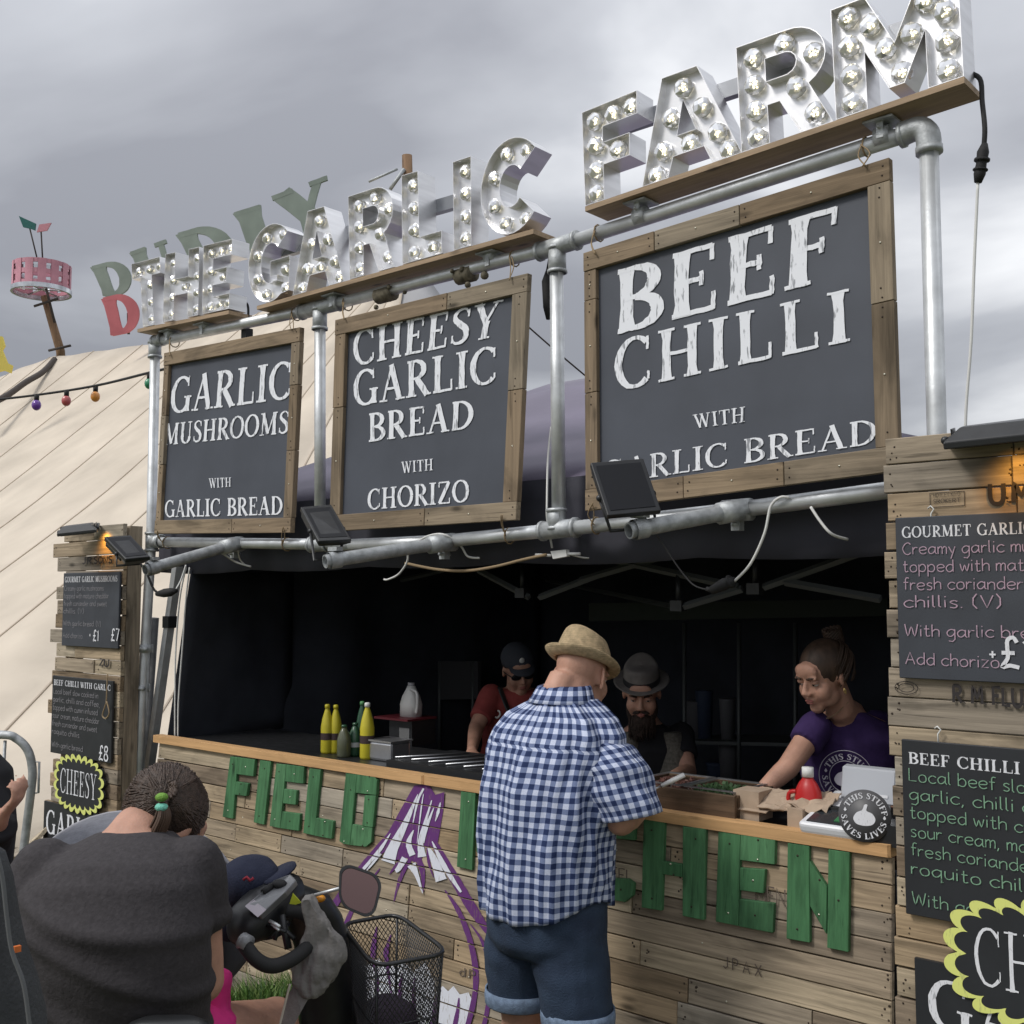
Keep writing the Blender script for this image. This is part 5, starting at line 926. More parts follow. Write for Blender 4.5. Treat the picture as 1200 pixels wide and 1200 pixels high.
cable('black cable hanging behind the middle post from the lit sign', [P(645, 282, .06), P(645, 300, .06), P(640, 330, .06), P(641, 362, .05)], .007, BLKM)
b = MB(); b.tube([P(643, 318, .06), P(641, 330, .06), P(642, 360, .06), P(643, 374, .06)], [.012, .02, .018, .01], 8); tag(b.build('cable_plug', BLKM), 'black plug hanging by the middle post', 'plug')
cable('black cable from the small lit sign', [P(283, 352, .03), P(290, 357, .04), P(291, 370, .04), P(289, 388, .03)], .006, BLKM)
b = MB(); b.box(P(289.5, 391, .03), (.04, .04, .045)); tag(b.build('cable_plug', BLKM), 'small black plug below the small lit sign', 'plug')
cable('black cable from the end of the largest lit sign', [P(1130, 84, .02), P(1148, 92, .02), P(1151, 120, .0), P(1154, 150, -.02), P(1153, 172, -.02)], .007, BLKM)
b = MB(); b.tube([P(1154, 168, -.02), P(1152, 178, -.02), P(1150, 192, -.02), P(1148, 204, -.02), P(1146, 214, -.02)], [.008, .016, .014, .016, .01], 10); b.tube([P(1151, 186, -.02), P(1150.6, 189, -.02)], .021, 10); b.tube([P(1149, 198, -.02), P(1148.7, 200, -.02)], .02, 10); tag(b.build('cable_plug', BLKM), 'black waterproof plug hanging right of the largest lit sign', 'plug')
cable('white cable hanging down behind the right tower', [P(1146, 212, -.02), P(1142, 300, -.02), P(1138, 400, -.02), P(1132, 480, -.01), P(1131, 540, .0)], .0042, WHT)
cable('braided rope sagging under the middle rail', [P(475, 660, .03), P(510, 667, .03), P(545, 669, .03), P(580, 664, .03), P(612, 656, .03), P(640, 650, .03)], .006, STR)
b = MB(); b.hexa([P(645, 646, .03), P(663, 644, .03), P(664, 652, .03), P(648, 655, .03)], (0, .02, 0)); b.tube([P(628, 650, .04), P(646, 651, .04)], .006, 6); b.tube([P(664, 649, .04), P(680, 649, .05)], .006, 6); tag(b.build('junction_box', WHT), 'white cable joint below the middle post', 'cable joint')
cable('thin cable behind the truss right of the joint', [P(668, 650, .05), P(690, 654, .1), P(712, 649, .2), P(730, 645, .3)], .003, WHT)
cable('guy wire across the sky behind the middle boards', [P(600, 366, .3), P(650, 410, .4), P(700, 452, .5)], .0035, DARKROPE, name='guy_wire')
# festoon lights
fw = [PD(-20, 470, 7.5), PD(42, 463, 7.3), PD(112, 452, 7.0), PD(178, 436, 6.4), PD(230, 424, 6.0)]
fst = thing('festoon_lights', 'string of coloured bulbs across the cream tent at the left', 'string lights', tuple(fw[1])); b = MB(); b.tube(catmull(fw, 5), .008, 6); b.build('wire', BLKM, fst)
for (x, y), col, nm in (((43, 466), (.16, .05, .35), 'purple_bulb'), ((78, 461), (.5, .1, .1), 'red_bulb'), ((112, 456), (.75, .3, .05), 'orange_bulb'), ((175, 441), (.03, .25, .12), 'green_bulb')):
    c = PD(x, y, 7.1); b = MB(); m_ = mat(nm + '_glass', col, .25, coat=.6); b.tube([c + Vector((0, 0, .02)), c + Vector((0, 0, -.02))], .016, 8); b.ball(c + Vector((0, 0, -.048)), (.03, .03, .036), 10, 8, mi=1); b.build(nm, [BLKM, m_], fst)
# ================================================================ COUNTER GOODS
WZ = CZ - .02
YB = mat('yellow_squeeze_plastic', (0.55, 0.48, 0.03), 0.4); LBL = mat('dark_label', (0.05, 0.03, 0.03), .5); GRN = mat('green_bottle', (0.03, 0.09, 0.05), .25); MILK = mat('milk_plastic', (.62, .62, .60), .45)
def bottle(label, px, py, Y, h, r_, m, capm, name='bottle', lab=None, group=None):
    c = P(px, py, Y); c.z = WZ; t = thing(name, label, 'bottle', tuple(c), group=group); b = MB(); b.lathe(c, [(r_ * .9, 0), (r_, .01), (r_, h * .55), (r_ * .93, h * .6), (r_ * .8, h * .7), (r_ * .45, h * .86), (r_ * .33, h * .9), (r_ * .33, h * .93)], 16); b.build('body', m, t)
    b = MB(); b.lathe(c + Vector((0, 0, h * .92)), [(r_ * .42, 0), (r_ * .4, h * .07), (r_ * .2, h * .08)], 12); b.build('cap', capm, t)
    if lab: b = MB(); b.lathe(c + Vector((0, 0, h * .28)), [(r_ + .001, 0), (r_ + .001, h * .14)], 16, caps=False); b.build('label', lab, t)
bottle('yellow squeeze bottle, left one of the close pair', 383, 885, .25, .225, .029, YB, YB, lab=LBL); bottle('yellow squeeze bottle, right one of the close pair', 393, 886, .28, .222, .029, YB, YB, lab=LBL)
bottle('yellow squeeze bottle with white cap standing alone', 430, 888, .25, .25, .032, YB, WHT, lab=LBL); bottle('squat dark green jar beside the yellow pair', 403, 886, .22, .145, .032, mat('olive_glass', (.10, .11, .07), .2), GRN); bottle('dark green bottle with a white label', 416, 886, .28, .15, .032, GRN, GRN, lab=mat('white_label', (.5, .52, .55), .6))
bottle('dark glass bottle behind the lone yellow bottle', 424, 884, .42, .23, .028, GRN, mat('cap_green', (.1, .3, .12), .5))
TIN = mat('steel_tin', (.55, .56, .58), .35, .9, noise_amt=.1); c = P(456, 888, .3); c.z = WZ; t = thing('steel_tin', 'square steel food tin on the counter left of the cooks', 'tin', tuple(c)); b = MB(); b.box(c + Vector((0, 0, .042)), (.15, .12, .085)); o = b.build('pan', TIN, t); bev(o, .012, 2); b = MB(); b.box(c + Vector((0, 0, .087)), (.165, .135, .007)); b.build('rim', TIN, t)
# red shelf with milk jug, black speaker-like box
c = P(483, 886, .75); c.z = WZ; t = thing('black_box', 'small black box with grey label under the milk jug', 'box', tuple(c)); b = MB(); b.box(c + Vector((0, 0, .06)), (.16, .16, .12)); b.build('body', BLK, t); b = MB(); b.box(c + Vector((.03, -.082, .06)), (.07, .004, .05)); b.build('label', mat('grey_label', (.2, .2, .2), .6), t); b = MB(); b.box(c + Vector((-.03, -.02, .127)), (.24, .2, .01)); tag(b.build('red_tray', mat('red_tray', (.12, .012, .02), .5)), 'thin dark red tray under the milk jug', 'tray')
c2 = c + Vector((-.01, 0, .132)); t = thing('milk_jug', 'white plastic milk jug on a red tray', 'jug', tuple(c2)); b = MB(); b.rings([(c2 + Vector((0, 0, z_)), (a_, 0, 0), (0, a_ * .8, 0)) for z_, a_ in ((0, .055), (.06, .056), (.10, .045), (.13, .028), (.15, .02))], 14, e=.7); b.build('body', MILK, t); b = MB(); b.tube(catmull([c2 + Vector((.02, -.02, .135)), c2 + Vector((.06, -.02, .12)), c2 + Vector((.066, -.02, .06)), c2 + Vector((.058, -.02, .02))], 4), .008, 8); b.build('handle', MILK, t); b = MB(); b.tube([c2 + Vector((0, 0, .15)), c2 + Vector((0, 0, .165))], .017, 10); b.build('cap', mat('cap_grey', (.4, .4, .42), .5), t)
# grill pan in front of the red cook
c = P(552, 902, .3); c.z = WZ; t = thing('griddle', 'black griddle with thin steel rods beside the red shirted cook', 'griddle', tuple(c)); b = MB(); b.box(c + Vector((.05, 0, .02)), (.7, .4, .04)); b.build('plate', BLK, t); b = MB()
for k in range(7): b.tube([c + Vector((-.3 + k * .1, -.15, .045)), c + Vector((-.15 + k * .09, .15, .046))], .004, 5)
b.build('rods', TIN, t)
# grey menu stand / panel behind
c = P(546, 800, 2.2); t = thing('folding_stand', 'dull grey folding stand in the dark behind the cook', 'stand', (c.x, c.y, 0)); b = MB(); b.hexa([P(516, 775, 2.2), P(560, 775, 2.2), P(560, 819, 2.2), P(515, 820, 2.2)], (0, .03, 0)); b.build('panel', mat('dull_panel', (.07, .07, .075), .7), t)
for x in (515, 554): b = MB(); b.tube([P(x, 775, 2.2), P(x, 880, 2.2)], .012, 6); b.build('leg', TRUSS, t)
# wooden crate with trays of food at the middle of the counter
DW = woodmat('dark_crate_wood', 0, [(.10, .065, .04), (.13, .085, .055)])
q0, q1 = PZ(770, 935, CZ + .01), PZ(868, 955, CZ + .01); cx_, cy_ = (q0.x + q1.x) / 2 - .02, .16
crt = thing('food_crate', 'dark wooden crate holding two steel food trays on the counter', 'crate', (cx_, cy_, CZ)); CW_, CD_, CH_ = .42, .26, .075
for dx, dy, sx_, sy_ in ((0, -CD_ / 2, CW_, .014), (0, CD_ / 2, CW_, .014), (-CW_ / 2 + .007, 0, .014, CD_ - .03), (CW_ / 2 - .007, 0, .014, CD_ - .03)):
    plank(crt, (cx_ + dx, cy_ + dy, CZ + CH_ / 2), (sx_, sy_, CH_), me=unit_plank().mesh('plank', [DW]), name='side_board')
mb = MB(); mb.box((cx_, cy_, CZ + .01), (CW_ - .03, CD_ - .02, .01)); mb.build('base_board', DW, crt)
for i, dx in enumerate((-.1, .1)):
    c = Vector((cx_ + dx, cy_, CZ + CH_ - .01)); t = thing('food_tray', 'steel tray of %s in the wooden crate' % ('chopped herbs, right one' if i else 'sauce, left one'), 'tray', tuple(c)); mb = MB()
    for ddx, ddy, a_, b__ in ((0, -.105, .19, .012), (0, .105, .19, .012), (-.09, 0, .012, .2), (.09, 0, .012, .2)): mb.box(c + Vector((ddx, ddy, .016)), (a_, b__, .004))
    mb.box(c + Vector((0, 0, -.02)), (.17, .2, .004)); mb.build('pan', TIN, t); mb = MB()
    for k in range(120): mb.box(c + Vector((R.uniform(-.08, .08), R.uniform(-.09, .09), R.uniform(-.01, .01))), (.012, .012, .006), (R.uniform(0, 3), R.uniform(0, 3), 0))
    q = mb.build('food', mat('herbs' if i else 'beans', (.04, .09, .03) if i else (.10, .04, .03), .7, noise_amt=.3), t); q['kind'] = 'stuff'
a, b_ = PZ(775, 921, CZ + .10), PZ(802, 908, CZ + .135); t = thing('spoon', 'white handled spatula resting in the food tray', 'spatula', tuple(a)); mb = MB(); mb.tube([a, a.lerp(b_, .5), b_], [.010, .014, .013], 8, flat=.6); mb.build('handle', WHT, t); mb = MB(); mb.tube([a, a + (a - b_) * .8], .004, 6); mb.build('blade', TIN, t)
# napkins
PAP = mat('brown_paper', (.42, .32, .235), .85, noise_amt=.12, bump=.2, bscale=30); c = PZ(910, 962, CZ + .0); t = thing('paper_bags', 'stack of crumpled brown paper bags on the counter', 'paper', tuple(c))
for k in range(5):
    mb = MB(); cx2, cy2 = c.x - .07 + k * .05, .10 + .02 * (k % 2); hh_ = .075 - .006 * k
    vs = [Vector((cx2 + (u - .5) * .13 + .01 * noise.noise(Vector((u * 5, v * 5, k))), cy2 + (v - .5) * .11, CZ + .005 + hh_ * (.35 + .65 * v) + .02 * noise.noise(Vector((u * 7, v * 7, k * 3.1))) + .01 * k)) for u in [i / 7 for i in range(8)] for v in [j / 7 for j in range(8)]]
    mb.add(vs, [(i * 8 + j, (i + 1) * 8 + j, (i + 1) * 8 + j + 1, i * 8 + j + 1) for i in range(7) for j in range(7)]); solid(mb.build('bag', PAP, t), .003)
mb = MB(); mb.box((c.x - .08, .10, CZ + .045), (.09, .09, .09)); mb.build('holder', PAP, t); mb = MB(); mb.box((c.x + .10, .055, CZ + .03), (.05, .05, .06)); mb.build('holder', PAP, t)
mb = MB(); mb.box((c.x + .21, .12, CZ + .035), (.13, .10, .07)); tag(mb.build('dark_tub', BLKM), 'dark tub between the paper bags and the till', 'tub')
# ketchup
c = P(948, 975, .12); c.z = CZ; t = thing('sauce_bottle', 'red plastic sauce bottle with white cap behind the till', 'bottle', tuple(c)); REDP = mat('red_plastic', (.48, .02, .02), .35)
b = MB(); b.rings([(c + Vector((0, 0, z_)), (a_, 0, 0), (0, a_ * .75, 0)) for z_, a_ in ((0, .045), (.05, .046), (.10, .042), (.125, .03), (.14, .018), (.15, .016))], 16); b.build('body', REDP, t); b = MB(); b.tube([c + Vector((0, 0, .145)), c + Vector((0, 0, .175))], .018, 12); b.build('cap', WHT, t)
b = MB(); b.tube(catmull([c + Vector((-.03, -.02, .1)), c + Vector((-.055, -.02, .09)), c + Vector((-.055, -.02, .04)), c + Vector((-.04, -.02, .02))], 4), .007, 8); b.build('handle', REDP, t)
# till
SILP = mat('silver_grey_plastic', (.50, .52, .56), .35, .2); DK = mat('dark_screen', (.03, .035, .04), .15); WP = mat('white_plastic', (.72, .73, .76), .35)
c = P(972, 985, .03); c.z = CZ + .0; t = thing('cash_till', 'silver and white cash till with raised display on the counter', 'till', (c.x, c.y, CZ)); b = MB()
x0, x1 = P(941, 970, .0).x, P(1010, 985, .0).x; b.add([(x0, -.02, CZ), (x1, -.02, CZ), (x1, .22, CZ), (x0, .22, CZ), (x0 - .005, -.03, CZ + .035), (x1, -.03, CZ + .035), (x1, .22, CZ + .10), (x0, .22, CZ + .10)], [(0, 3, 2, 1), (4, 5, 6, 7), (0, 1, 5, 4), (1, 2, 6, 5), (2, 3, 7, 6), (3, 0, 4, 7)]); o = b.build('body', WP, t); bev(o, .012, 3)
b = MB(); sl = Vector((0, .25, .065)).normalized(); o0 = Vector((x0 + .02, -.018, CZ + .041)); b.hexa([o0 + sl * .12, o0 + sl * .12 + Vector((.15, 0, 0)), o0 + Vector((.15, 0, 0)), o0], (0, .001, -.004)); b.build('keyboard', DK, t)
b = MB(); b.hexa([o0 + sl * .11 + Vector((.08, -.001, .003)), o0 + sl * .11 + Vector((.14, -.001, .003)), o0 + sl * .015 + Vector((.14, -.001, .003)), o0 + sl * .015 + Vector((.08, -.001, .003))], (0, .001, -.003)); b.build('key_group', mat('green_keys', (.05, .2, .08), .4), t)
b = MB(); o0 = Vector((x0 + .045, .16, CZ + .08)); b.hexa([o0 + Vector((.0, .02, .10)), o0 + Vector((.17, .02, .10)), o0 + Vector((.17, 0, 0)), o0], (0, .03, .005)); o = b.build('display', SILP, t); bev(o, .004)
b = MB(); b.hexa([o0 + Vector((.06, .003, .028)), o0 + Vector((.15, .003, .028)), o0 + Vector((.15, .001, .020)), o0 + Vector((.06, .001, .020))], (0, .002, 0)); b.build('display_slot', WP, t)
# round slogan sign
def garlic_badge(c, r_, mb, wi, disc=None, ring=True, nrm=Vector((0, -1, 0)), ux=Vector((1, 0, 0)), uz=Vector((0, 0, 1)), proj=None):
    pj = proj or (lambda a, b_, k: c + ux * a + uz * b_ + nrm * (.0012 + k * .0001))
    def ctext(txt, a_mid, span, rr_, h_, flip=False):
        tot = sum(.42 if ch == ' ' else SERIF[ch][0] + .06 for ch in txt); 
        def f(u, v, k):
            if not flip: a = a_mid + span / 2 - u * span; q = rr_ + v * h_
            else: a = a_mid - span / 2 + u * span; q = rr_ + h_ - v * h_
            return pj(q * cos(a), q * sin(a), k)
        serif_text(mb, txt, f, wi, bold=1.1, gap=.06)
    ctext('THIS STUFF', radians(80), radians(150), r_ * .66, r_ * .22); ctext('SAVES LIVES', radians(262), radians(165), r_ * .66, r_ * .22, True)
    bulb_ = catmull([Vector(p) for p in ((0, .42, 0), (-.08, .22, 0), (-.3, .1, 0), (-.42, -.12, 0), (-.3, -.32, 0), (0, -.38, 0), (.3, -.32, 0), (.42, -.12, 0), (.3, .1, 0), (.08, .2, 0), (.12, .42, 0))], 4, True)
    k0 = len(bulb_); mb.add([pj(p.x * r_, p.y * r_, 9) for p in bulb_] + [pj(0, -.05 * r_, 9)], [(i, (i + 1) % k0, k0) for i in range(k0)], wi)
    for a in (radians(165), radians(-2)): mb.add([pj(r_ * .76 * cos(a) + dx * r_, r_ * .76 * sin(a) + dy * r_, 8) for dx, dy in ((0, .09), (-.06, -.02), (0, -.08), (.06, -.02))], [(0, 1, 2, 3)], wi)
    return pj
c = P(1013, 956, -.02); rB = .073; nb = Vector((.25, -1, .15)).normalized(); ub = Vector((0, 0, 1)).cross(nb).normalized() * -1; ub = Vector((1, .25, 0)).normalized(); vb_ = nb.cross(ub) * -1; vb_ = vb_ if vb_.z > 0 else -vb_
t = thing('round_sign', 'round dark grey badge sign THIS STUFF SAVES LIVES in front of the till', 'sign', (c.x, c.y, CZ)); b = MB(); b.lathe(c, [(rB, -.006), (rB, 0.0)], 48, axis=nb); b.build('disc', mat('badge_grey', (.09, .09, .095), .5), t)
b = MB(); garlic_badge(c, rB, b, 0, nrm=nb, ux=ub, uz=vb_); b.build('badge_print', CH_WH, t, fix=False); b = MB(); b.hexa([c + Vector((-.02, .01, -.06)), c + Vector((.02, .01, -.06)), Vector((c.x + .02, c.y + .01, CZ)), Vector((c.x - .02, c.y + .01, CZ))], (0, .01, 0)); b.box(c + Vector((.04, .06, -.05)), (.12, .1, .06)); b.build('stand', BLK, t)
# dim shelf and cups at the back of the kitchen
t = thing('storage_rack', 'dim rack of cups and tubs at the back of the kitchen', 'rack', (P(850, 850, 2.3).x, 2.3, 0)); DIMW = mat('dim_white', (.16, .16, .17), .6); DIMB = mat('dim_blue', (.05, .07, .12), .6)
for y in (868, 930): b = MB(); b.hexa([P(800, y, 2.2), P(935, y + 3, 2.2), P(935, y + 7, 2.2), P(800, y + 4, 2.2)], (0, .4, 0)); b.build('shelf', TRUSS, t)
for x in (802, 866, 932): b = MB(); b.tube([P(x, 730, 2.2), P(x, 990, 2.2)], .012, 6); b.build('upright', TRUSS, t)
for i, (x, y, h_, r_, m_) in enumerate(((815, 866, .2, .06, DIMW), (826, 866, .26, .05, DIMB), (853, 868, .22, .045, DIMW), (855, 926, .26, .06, DIMW), (840, 926, .14, .06, DIMB))): c = P(x, y, 2.35); b = MB(); b.lathe(c, [(r_ * .8, 0), (r_, h_), (r_ * 1.05, h_ + .01)], 14); tag(b.build('tub', m_), 'dim tub on the rack, %s' % ('upper shelf left', 'upper shelf beside the left tub', 'upper shelf right', 'lower shelf right', 'lower shelf left')[i], 'tub')
# ================================================================ FIGURES
def remeshed(mb, name, m, parent, voxel=.008, smooth=4, disp=None):
    me = mb.mesh('tmp', m); o = link('tmp', me); md = o.modifiers.new('r', 'REMESH'); md.mode = 'VOXEL'; md.voxel_size = voxel; md.use_smooth_shade = True
    s = o.modifiers.new('s', 'SMOOTH'); s.factor = .5; s.iterations = smooth
    dg = bpy.context.evaluated_depsgraph_get(); dg.update(); ev = o.evaluated_get(dg); m2 = bpy.data.meshes.new_from_object(ev); bpy.data.objects.remove(o, do_unlink=True)
    M = wmat(parent).inverted() if parent else Matrix.Identity(4)
    if disp:
        nn_ = [v.normal.copy() for v in m2.vertices]
        for v, n_ in zip(m2.vertices, nn_): v.co = v.co + n_ * disp(v.co)
    m2.transform(M); m2.materials.clear()
    for mm in (m if isinstance(m, (list, tuple)) else [m]): m2.materials.append(mm)
    for p in m2.polygons: p.use_smooth = True
    m2.name = name; return link(name, m2, parent)
def frame(c, fwd, up):
    f = Vector(fwd).normalized(); r_ = f.cross(Vector(up)).normalized(); u = r_.cross(f)
    return Matrix(((r_.x, f.x, u.x, c[0]), (r_.y, f.y, u.y, c[1]), (r_.z, f.z, u.z, c[2]), (0, 0, 0, 1)))
def sub(mb, s, M):
    mb.add([M @ v for v in s.v], s.f, 0, True)
def head_geo(jaw=1.0):
    b = MB(); b.ball((0, -.014, .03), (.073, .094, .088), 18, 14); b.ball((0, .028, -.022), (.060 * jaw, .062, .078), 16, 12); b.ball((0, .066, -.085), (.028, .024, .022), 10, 8)
    for s_ in (-1, 1):
        b.ball((s_ * .034, .028, -.062), (.026, .046, .03), 10, 8); b.ball((s_ * .035, .056, -.028), (.029, .029, .036), 12, 8); b.ball((s_ * .031, .083, .029), (.024, .012, .008), 8, 6, rot=(0, s_ * .15, 0))
        b.ball((s_ * .074, -.004, -.004), (.008, .018, .030), 10, 8, rot=(0, 0, s_ * -.35)); b.ball((s_ * .012, .102, -.026), (.008, .009, .007), 8, 6)
    b.tube([(0, .085, .022), (0, .098, .0), (0, .110, -.020), (0, .100, -.030)], [.008, .009, .0115, .007], 8); b.ball((0, .075, .05), (.05, .02, .03), 12, 8)
    b.ball((0, .091, -.050), (.021, .009, .005), 10, 6); b.ball((0, .089, -.060), (.018, .009, .006), 10, 6)
    return b
EYEW = mat('eye_white', (.55, .52, .48), .3); EYED = mat('eye_dark', (.03, .02, .015), .2); LIP = mat('lips', (.36, .13, .11), .5)
def face_parts(t, M, brow, lids=True, lipstick=False):
    for s_ in (-1, 1):
        b = MB(); q = MB(); q.ball((s_ * .031, .076, .010), .0125, 10, 8); sub(b, q, M); q = MB(); q.ball((s_ * .031, .0855, .008), .0055, 8, 6); k = len(b.f); sub(b, q, M)
        for i in range(k, len(b.f)): b.m[i] = 1
        b.build('eye', [EYEW, EYED], t)
        b = MB(); q = MB(); q.ball((s_ * .031, .0772, .0135), (.0145, .0135, .0105), 10, 8, rot=(.25, 0, 0)); sub(b, q, M); b.build('eyelid', SKIN, t)
        b = MB(); q = MB(); q.tube([(s_ * .014, .094, .028), (s_ * .031, .095, .033), (s_ * .048, .082, .029)], [.0035, .004, .002], 6); sub(b, q, M); b.build('eyebrow', brow, t)
    if lipstick is not None:
        b = MB(); q = MB(); q.ball((0, .0945, -.050), (.019, .007, .0038), 10, 6); q.ball((0, .093, -.058), (.016, .007, .0045), 10, 6); sub(b, q, M); b.build('lips', LIP, t)
def hand_geo(b, wrist, dr, palm_n, thumb_side, s=1.0, curl=.5):
    """dr: wrist to fingers; palm_n: out of the palm; thumb_side: vector towards the thumb"""
    d = Vector(dr).normalized(); n = (Vector(palm_n) - d * Vector(palm_n).dot(d)).normalized(); sd_ = d.cross(n).normalized(); sd_ = sd_ if sd_.dot(Vector(thumb_side)) > 0 else -sd_; w = Vector(wrist)
    b.rings([(w - d * .01 * s, sd_ * .027 * s, n * .019 * s), (w + d * .03 * s, sd_ * .034 * s, n * .017 * s), (w + d * .07 * s, sd_ * .041 * s, n * .014 * s), (w + d * .092 * s, sd_ * .038 * s, n * .011 * s)], 12)
    for i, (o_, L_) in enumerate(((.031, .068), (.0105, .078), (-.0105, .072), (-.031, .056))):
        p = w + d * .085 * s + sd_ * o_ * s; a = curl * (.5 + .12 * i); pts = [p - d * .012 * s]; dd = (d + sd_ * o_ * 4).normalized(); ang = 0
        for k, fr in enumerate((.42, .32, .26)):
            ang += a * (1, 1.1, .8)[k]; p = p + (dd * cos(ang) + n * sin(ang)) * L_ * fr * s; pts.append(p)
        b.tube(pts, [.0095 * s, .009 * s, .008 * s, .0065 * s], 8); b.ball(pts[-1], .0065 * s, 8, 6)
    p = w + d * .022 * s + sd_ * .028 * s; pts = [p - sd_ * .012 * s, p + (sd_ * .7 + d * .6 + n * .25) * .034 * s, p + (sd_ * .75 + d * 1.1 + n * .5) * .052 * s]
    b.tube(pts, [.013 * s, .0105 * s, .008 * s], 8); b.ball(pts[-1], .008 * s, 8, 6)
def arm_geo(b, S_, E_, W_, r=(.052, .043, .041, .026)):
    S_, E_, W_ = Vector(S_), Vector(E_), Vector(W_)
    b.tube([S_, S_.lerp(E_, .5), E_, E_ + (W_ - E_) * .25, W_], [r[0], (r[0] + r[1]) / 2, r[1], r[2] * 1.02, r[3]], 12); b.ball(E_, r[1] * 1.0, 10, 8); b.ball(S_, r[0] * 1.05, 10, 8)
def leg_geo(b, H_, K_, A_, fwd, r=(.088, .058, .055, .037)):
    H_, K_, A_ = Vector(H_), Vector(K_), Vector(A_)
    b.tube([H_, H_.lerp(K_, .55), K_, K_.lerp(A_, .3), A_], [r[0], r[0] * .83, r[1], r[2] * 1.05, r[3]], 14); b.ball(K_, r[1], 10, 8)
    b.rings([(A_ + Vector(fwd) * q + Vector((0, 0, -.03 - dz)), Vector(fwd).cross(Vector((0, 0, 1))) * w_, Vector((0, 0, h_))) for q, dz, w_, h_ in ((-.05, 0, .03, .035), (0, 0, .036, .04), (.09, .012, .045, .028), (.16, .022, .03, .015))], 12)
def shoe(t, A_, fwd, m):
    b = MB(); A_ = Vector(A_); f = Vector(fwd); s_ = f.cross(Vector((0, 0, 1)))
    b.rings([(A_ + f * q + Vector((0, 0, -A_.z + .045 - dz)), s_ * w_, Vector((0, 0, h_))) for q, dz, w_, h_ in ((-.085, .01, .02, .03), (-.07, 0, .036, .045), (0, 0, .042, .045), (.09, .008, .05, .036), (.17, .014, .04, .03), (.19, .016, .02, .02))], 14, e=.85); b.build('shoe', m, t)
def cloth_fold(amp=.006, f=(7, 7, 4), seed=0, vert=0):
    def g(p): return amp * (noise.noise(Vector((p.x * f[0] + seed, p.y * f[1], p.z * f[2]))) + .5 * noise.noise(Vector((p.x * f[0] * 2.3, p.y * f[1] * 2.3 + seed, p.z * f[2] * 2.1))))
    return g
def uvgrid(name, ringsl, n, mat_, parent, per, closed_u=True, a0=0, a1=2 * pi, usc=1.0, disp=None, rough_hem=None):
    """cloth tube of rings (c, ax, ay) with a UV map in metres"""
    vs = []; uv = []; vacc = 0; k = len(ringsl)
    for i, (c, ax, ay) in enumerate(ringsl):
        c = Vector(c)
        if i: vacc += (c - Vector(ringsl[i - 1][0])).length
        for j in range(n + 1):
            an = a0 + (a1 - a0) * j / n; p = c + Vector(ax) * cos(an) + Vector(ay) * sin(an); uvv = (per * j / n, vacc)
            if rough_hem: p, uvv = rough_hem(i, an, p, uvv)
            if disp:
                nd = (Vector(ax).normalized() * cos(an) + Vector(ay).normalized() * sin(an)); p = p + nd * disp(an, vacc, p)
            vs.append(p); uv.append(uvv)
    fs = [(i * (n + 1) + j, i * (n + 1) + j + 1, (i + 1) * (n + 1) + j + 1, (i + 1) * (n + 1) + j) for i in range(k - 1) for j in range(n)]
    M = wmat(parent).inverted(); me = bpy.data.meshes.new(name); me.from_pydata([tuple(M @ v) for v in vs], [], fs); me.materials.append(mat_)
    ul = me.uv_layers.new(name='UVMap')
    for p in me.polygons:
        p.use_smooth = True
        for li, vi in zip(p.loop_indices, p.vertices): ul.data[li].uv = uv[vi]
    o = link(name, me, parent); solid(o, .003); return o
# gingham shirt cloth
GING = bpy.data.materials.new('blue_gingham'); GING.use_nodes = True; t = GING.node_tree; b = t.nodes['Principled BSDF']; b.inputs['Roughness'].default_value = .85; b.inputs['Specular IOR Level'].default_value = .2
uvn = t.nodes.new('ShaderNodeUVMap'); sx = t.nodes.new('ShaderNodeSeparateXYZ'); t.links.new(uvn.outputs[0], sx.inputs[0]); sts = []
for k in range(2):
    a = t.nodes.new('ShaderNodeMath'); a.operation = 'MULTIPLY'; a.inputs[1].default_value = 1 / .0305; t.links.new(sx.outputs[k], a.inputs[0]); f = t.nodes.new('ShaderNodeMath'); f.operation = 'FRACT'; t.links.new(a.outputs[0], f.inputs[0])
    g = t.nodes.new('ShaderNodeMath'); g.operation = 'GREATER_THAN'; g.inputs[1].default_value = .5; t.links.new(f.outputs[0], g.inputs[0]); sts.append(g)
ad = t.nodes.new('ShaderNodeMath'); ad.operation = 'ADD'; t.links.new(sts[0].outputs[0], ad.inputs[0]); t.links.new(sts[1].outputs[0], ad.inputs[1]); hf = t.nodes.new('ShaderNodeMath'); hf.operation = 'MULTIPLY'; hf.inputs[1].default_value = .5; t.links.new(ad.outputs[0], hf.inputs[0])
cr = t.nodes.new('ShaderNodeValToRGB'); cr.color_ramp.interpolation = 'CONSTANT'; el = cr.color_ramp.elements; el[0].position = 0; el[0].color = (.66, .72, .90, 1); el[1].position = .75; el[1].color = (.025, .042, .12, 1); q = el.new(.25); q.color = (.20, .25, .42, 1); t.links.new(hf.outputs[0], cr.inputs[0])
nz = t.nodes.new('ShaderNodeTexNoise'); nz.inputs['Scale'].default_value = 300; t.links.new(uvn.outputs[0], nz.inputs['Vector']); mx = t.nodes.new('ShaderNodeMix'); mx.data_type = 'RGBA'; mx.blend_type = 'MULTIPLY'; mx.inputs['Factor'].default_value = .35; t.links.new(cr.outputs[0], mx.inputs['A']); t.links.new(nz.outputs['Fac'], mx.inputs['B']); t.links.new(mx.outputs['Result'], b.inputs['Base Color'])
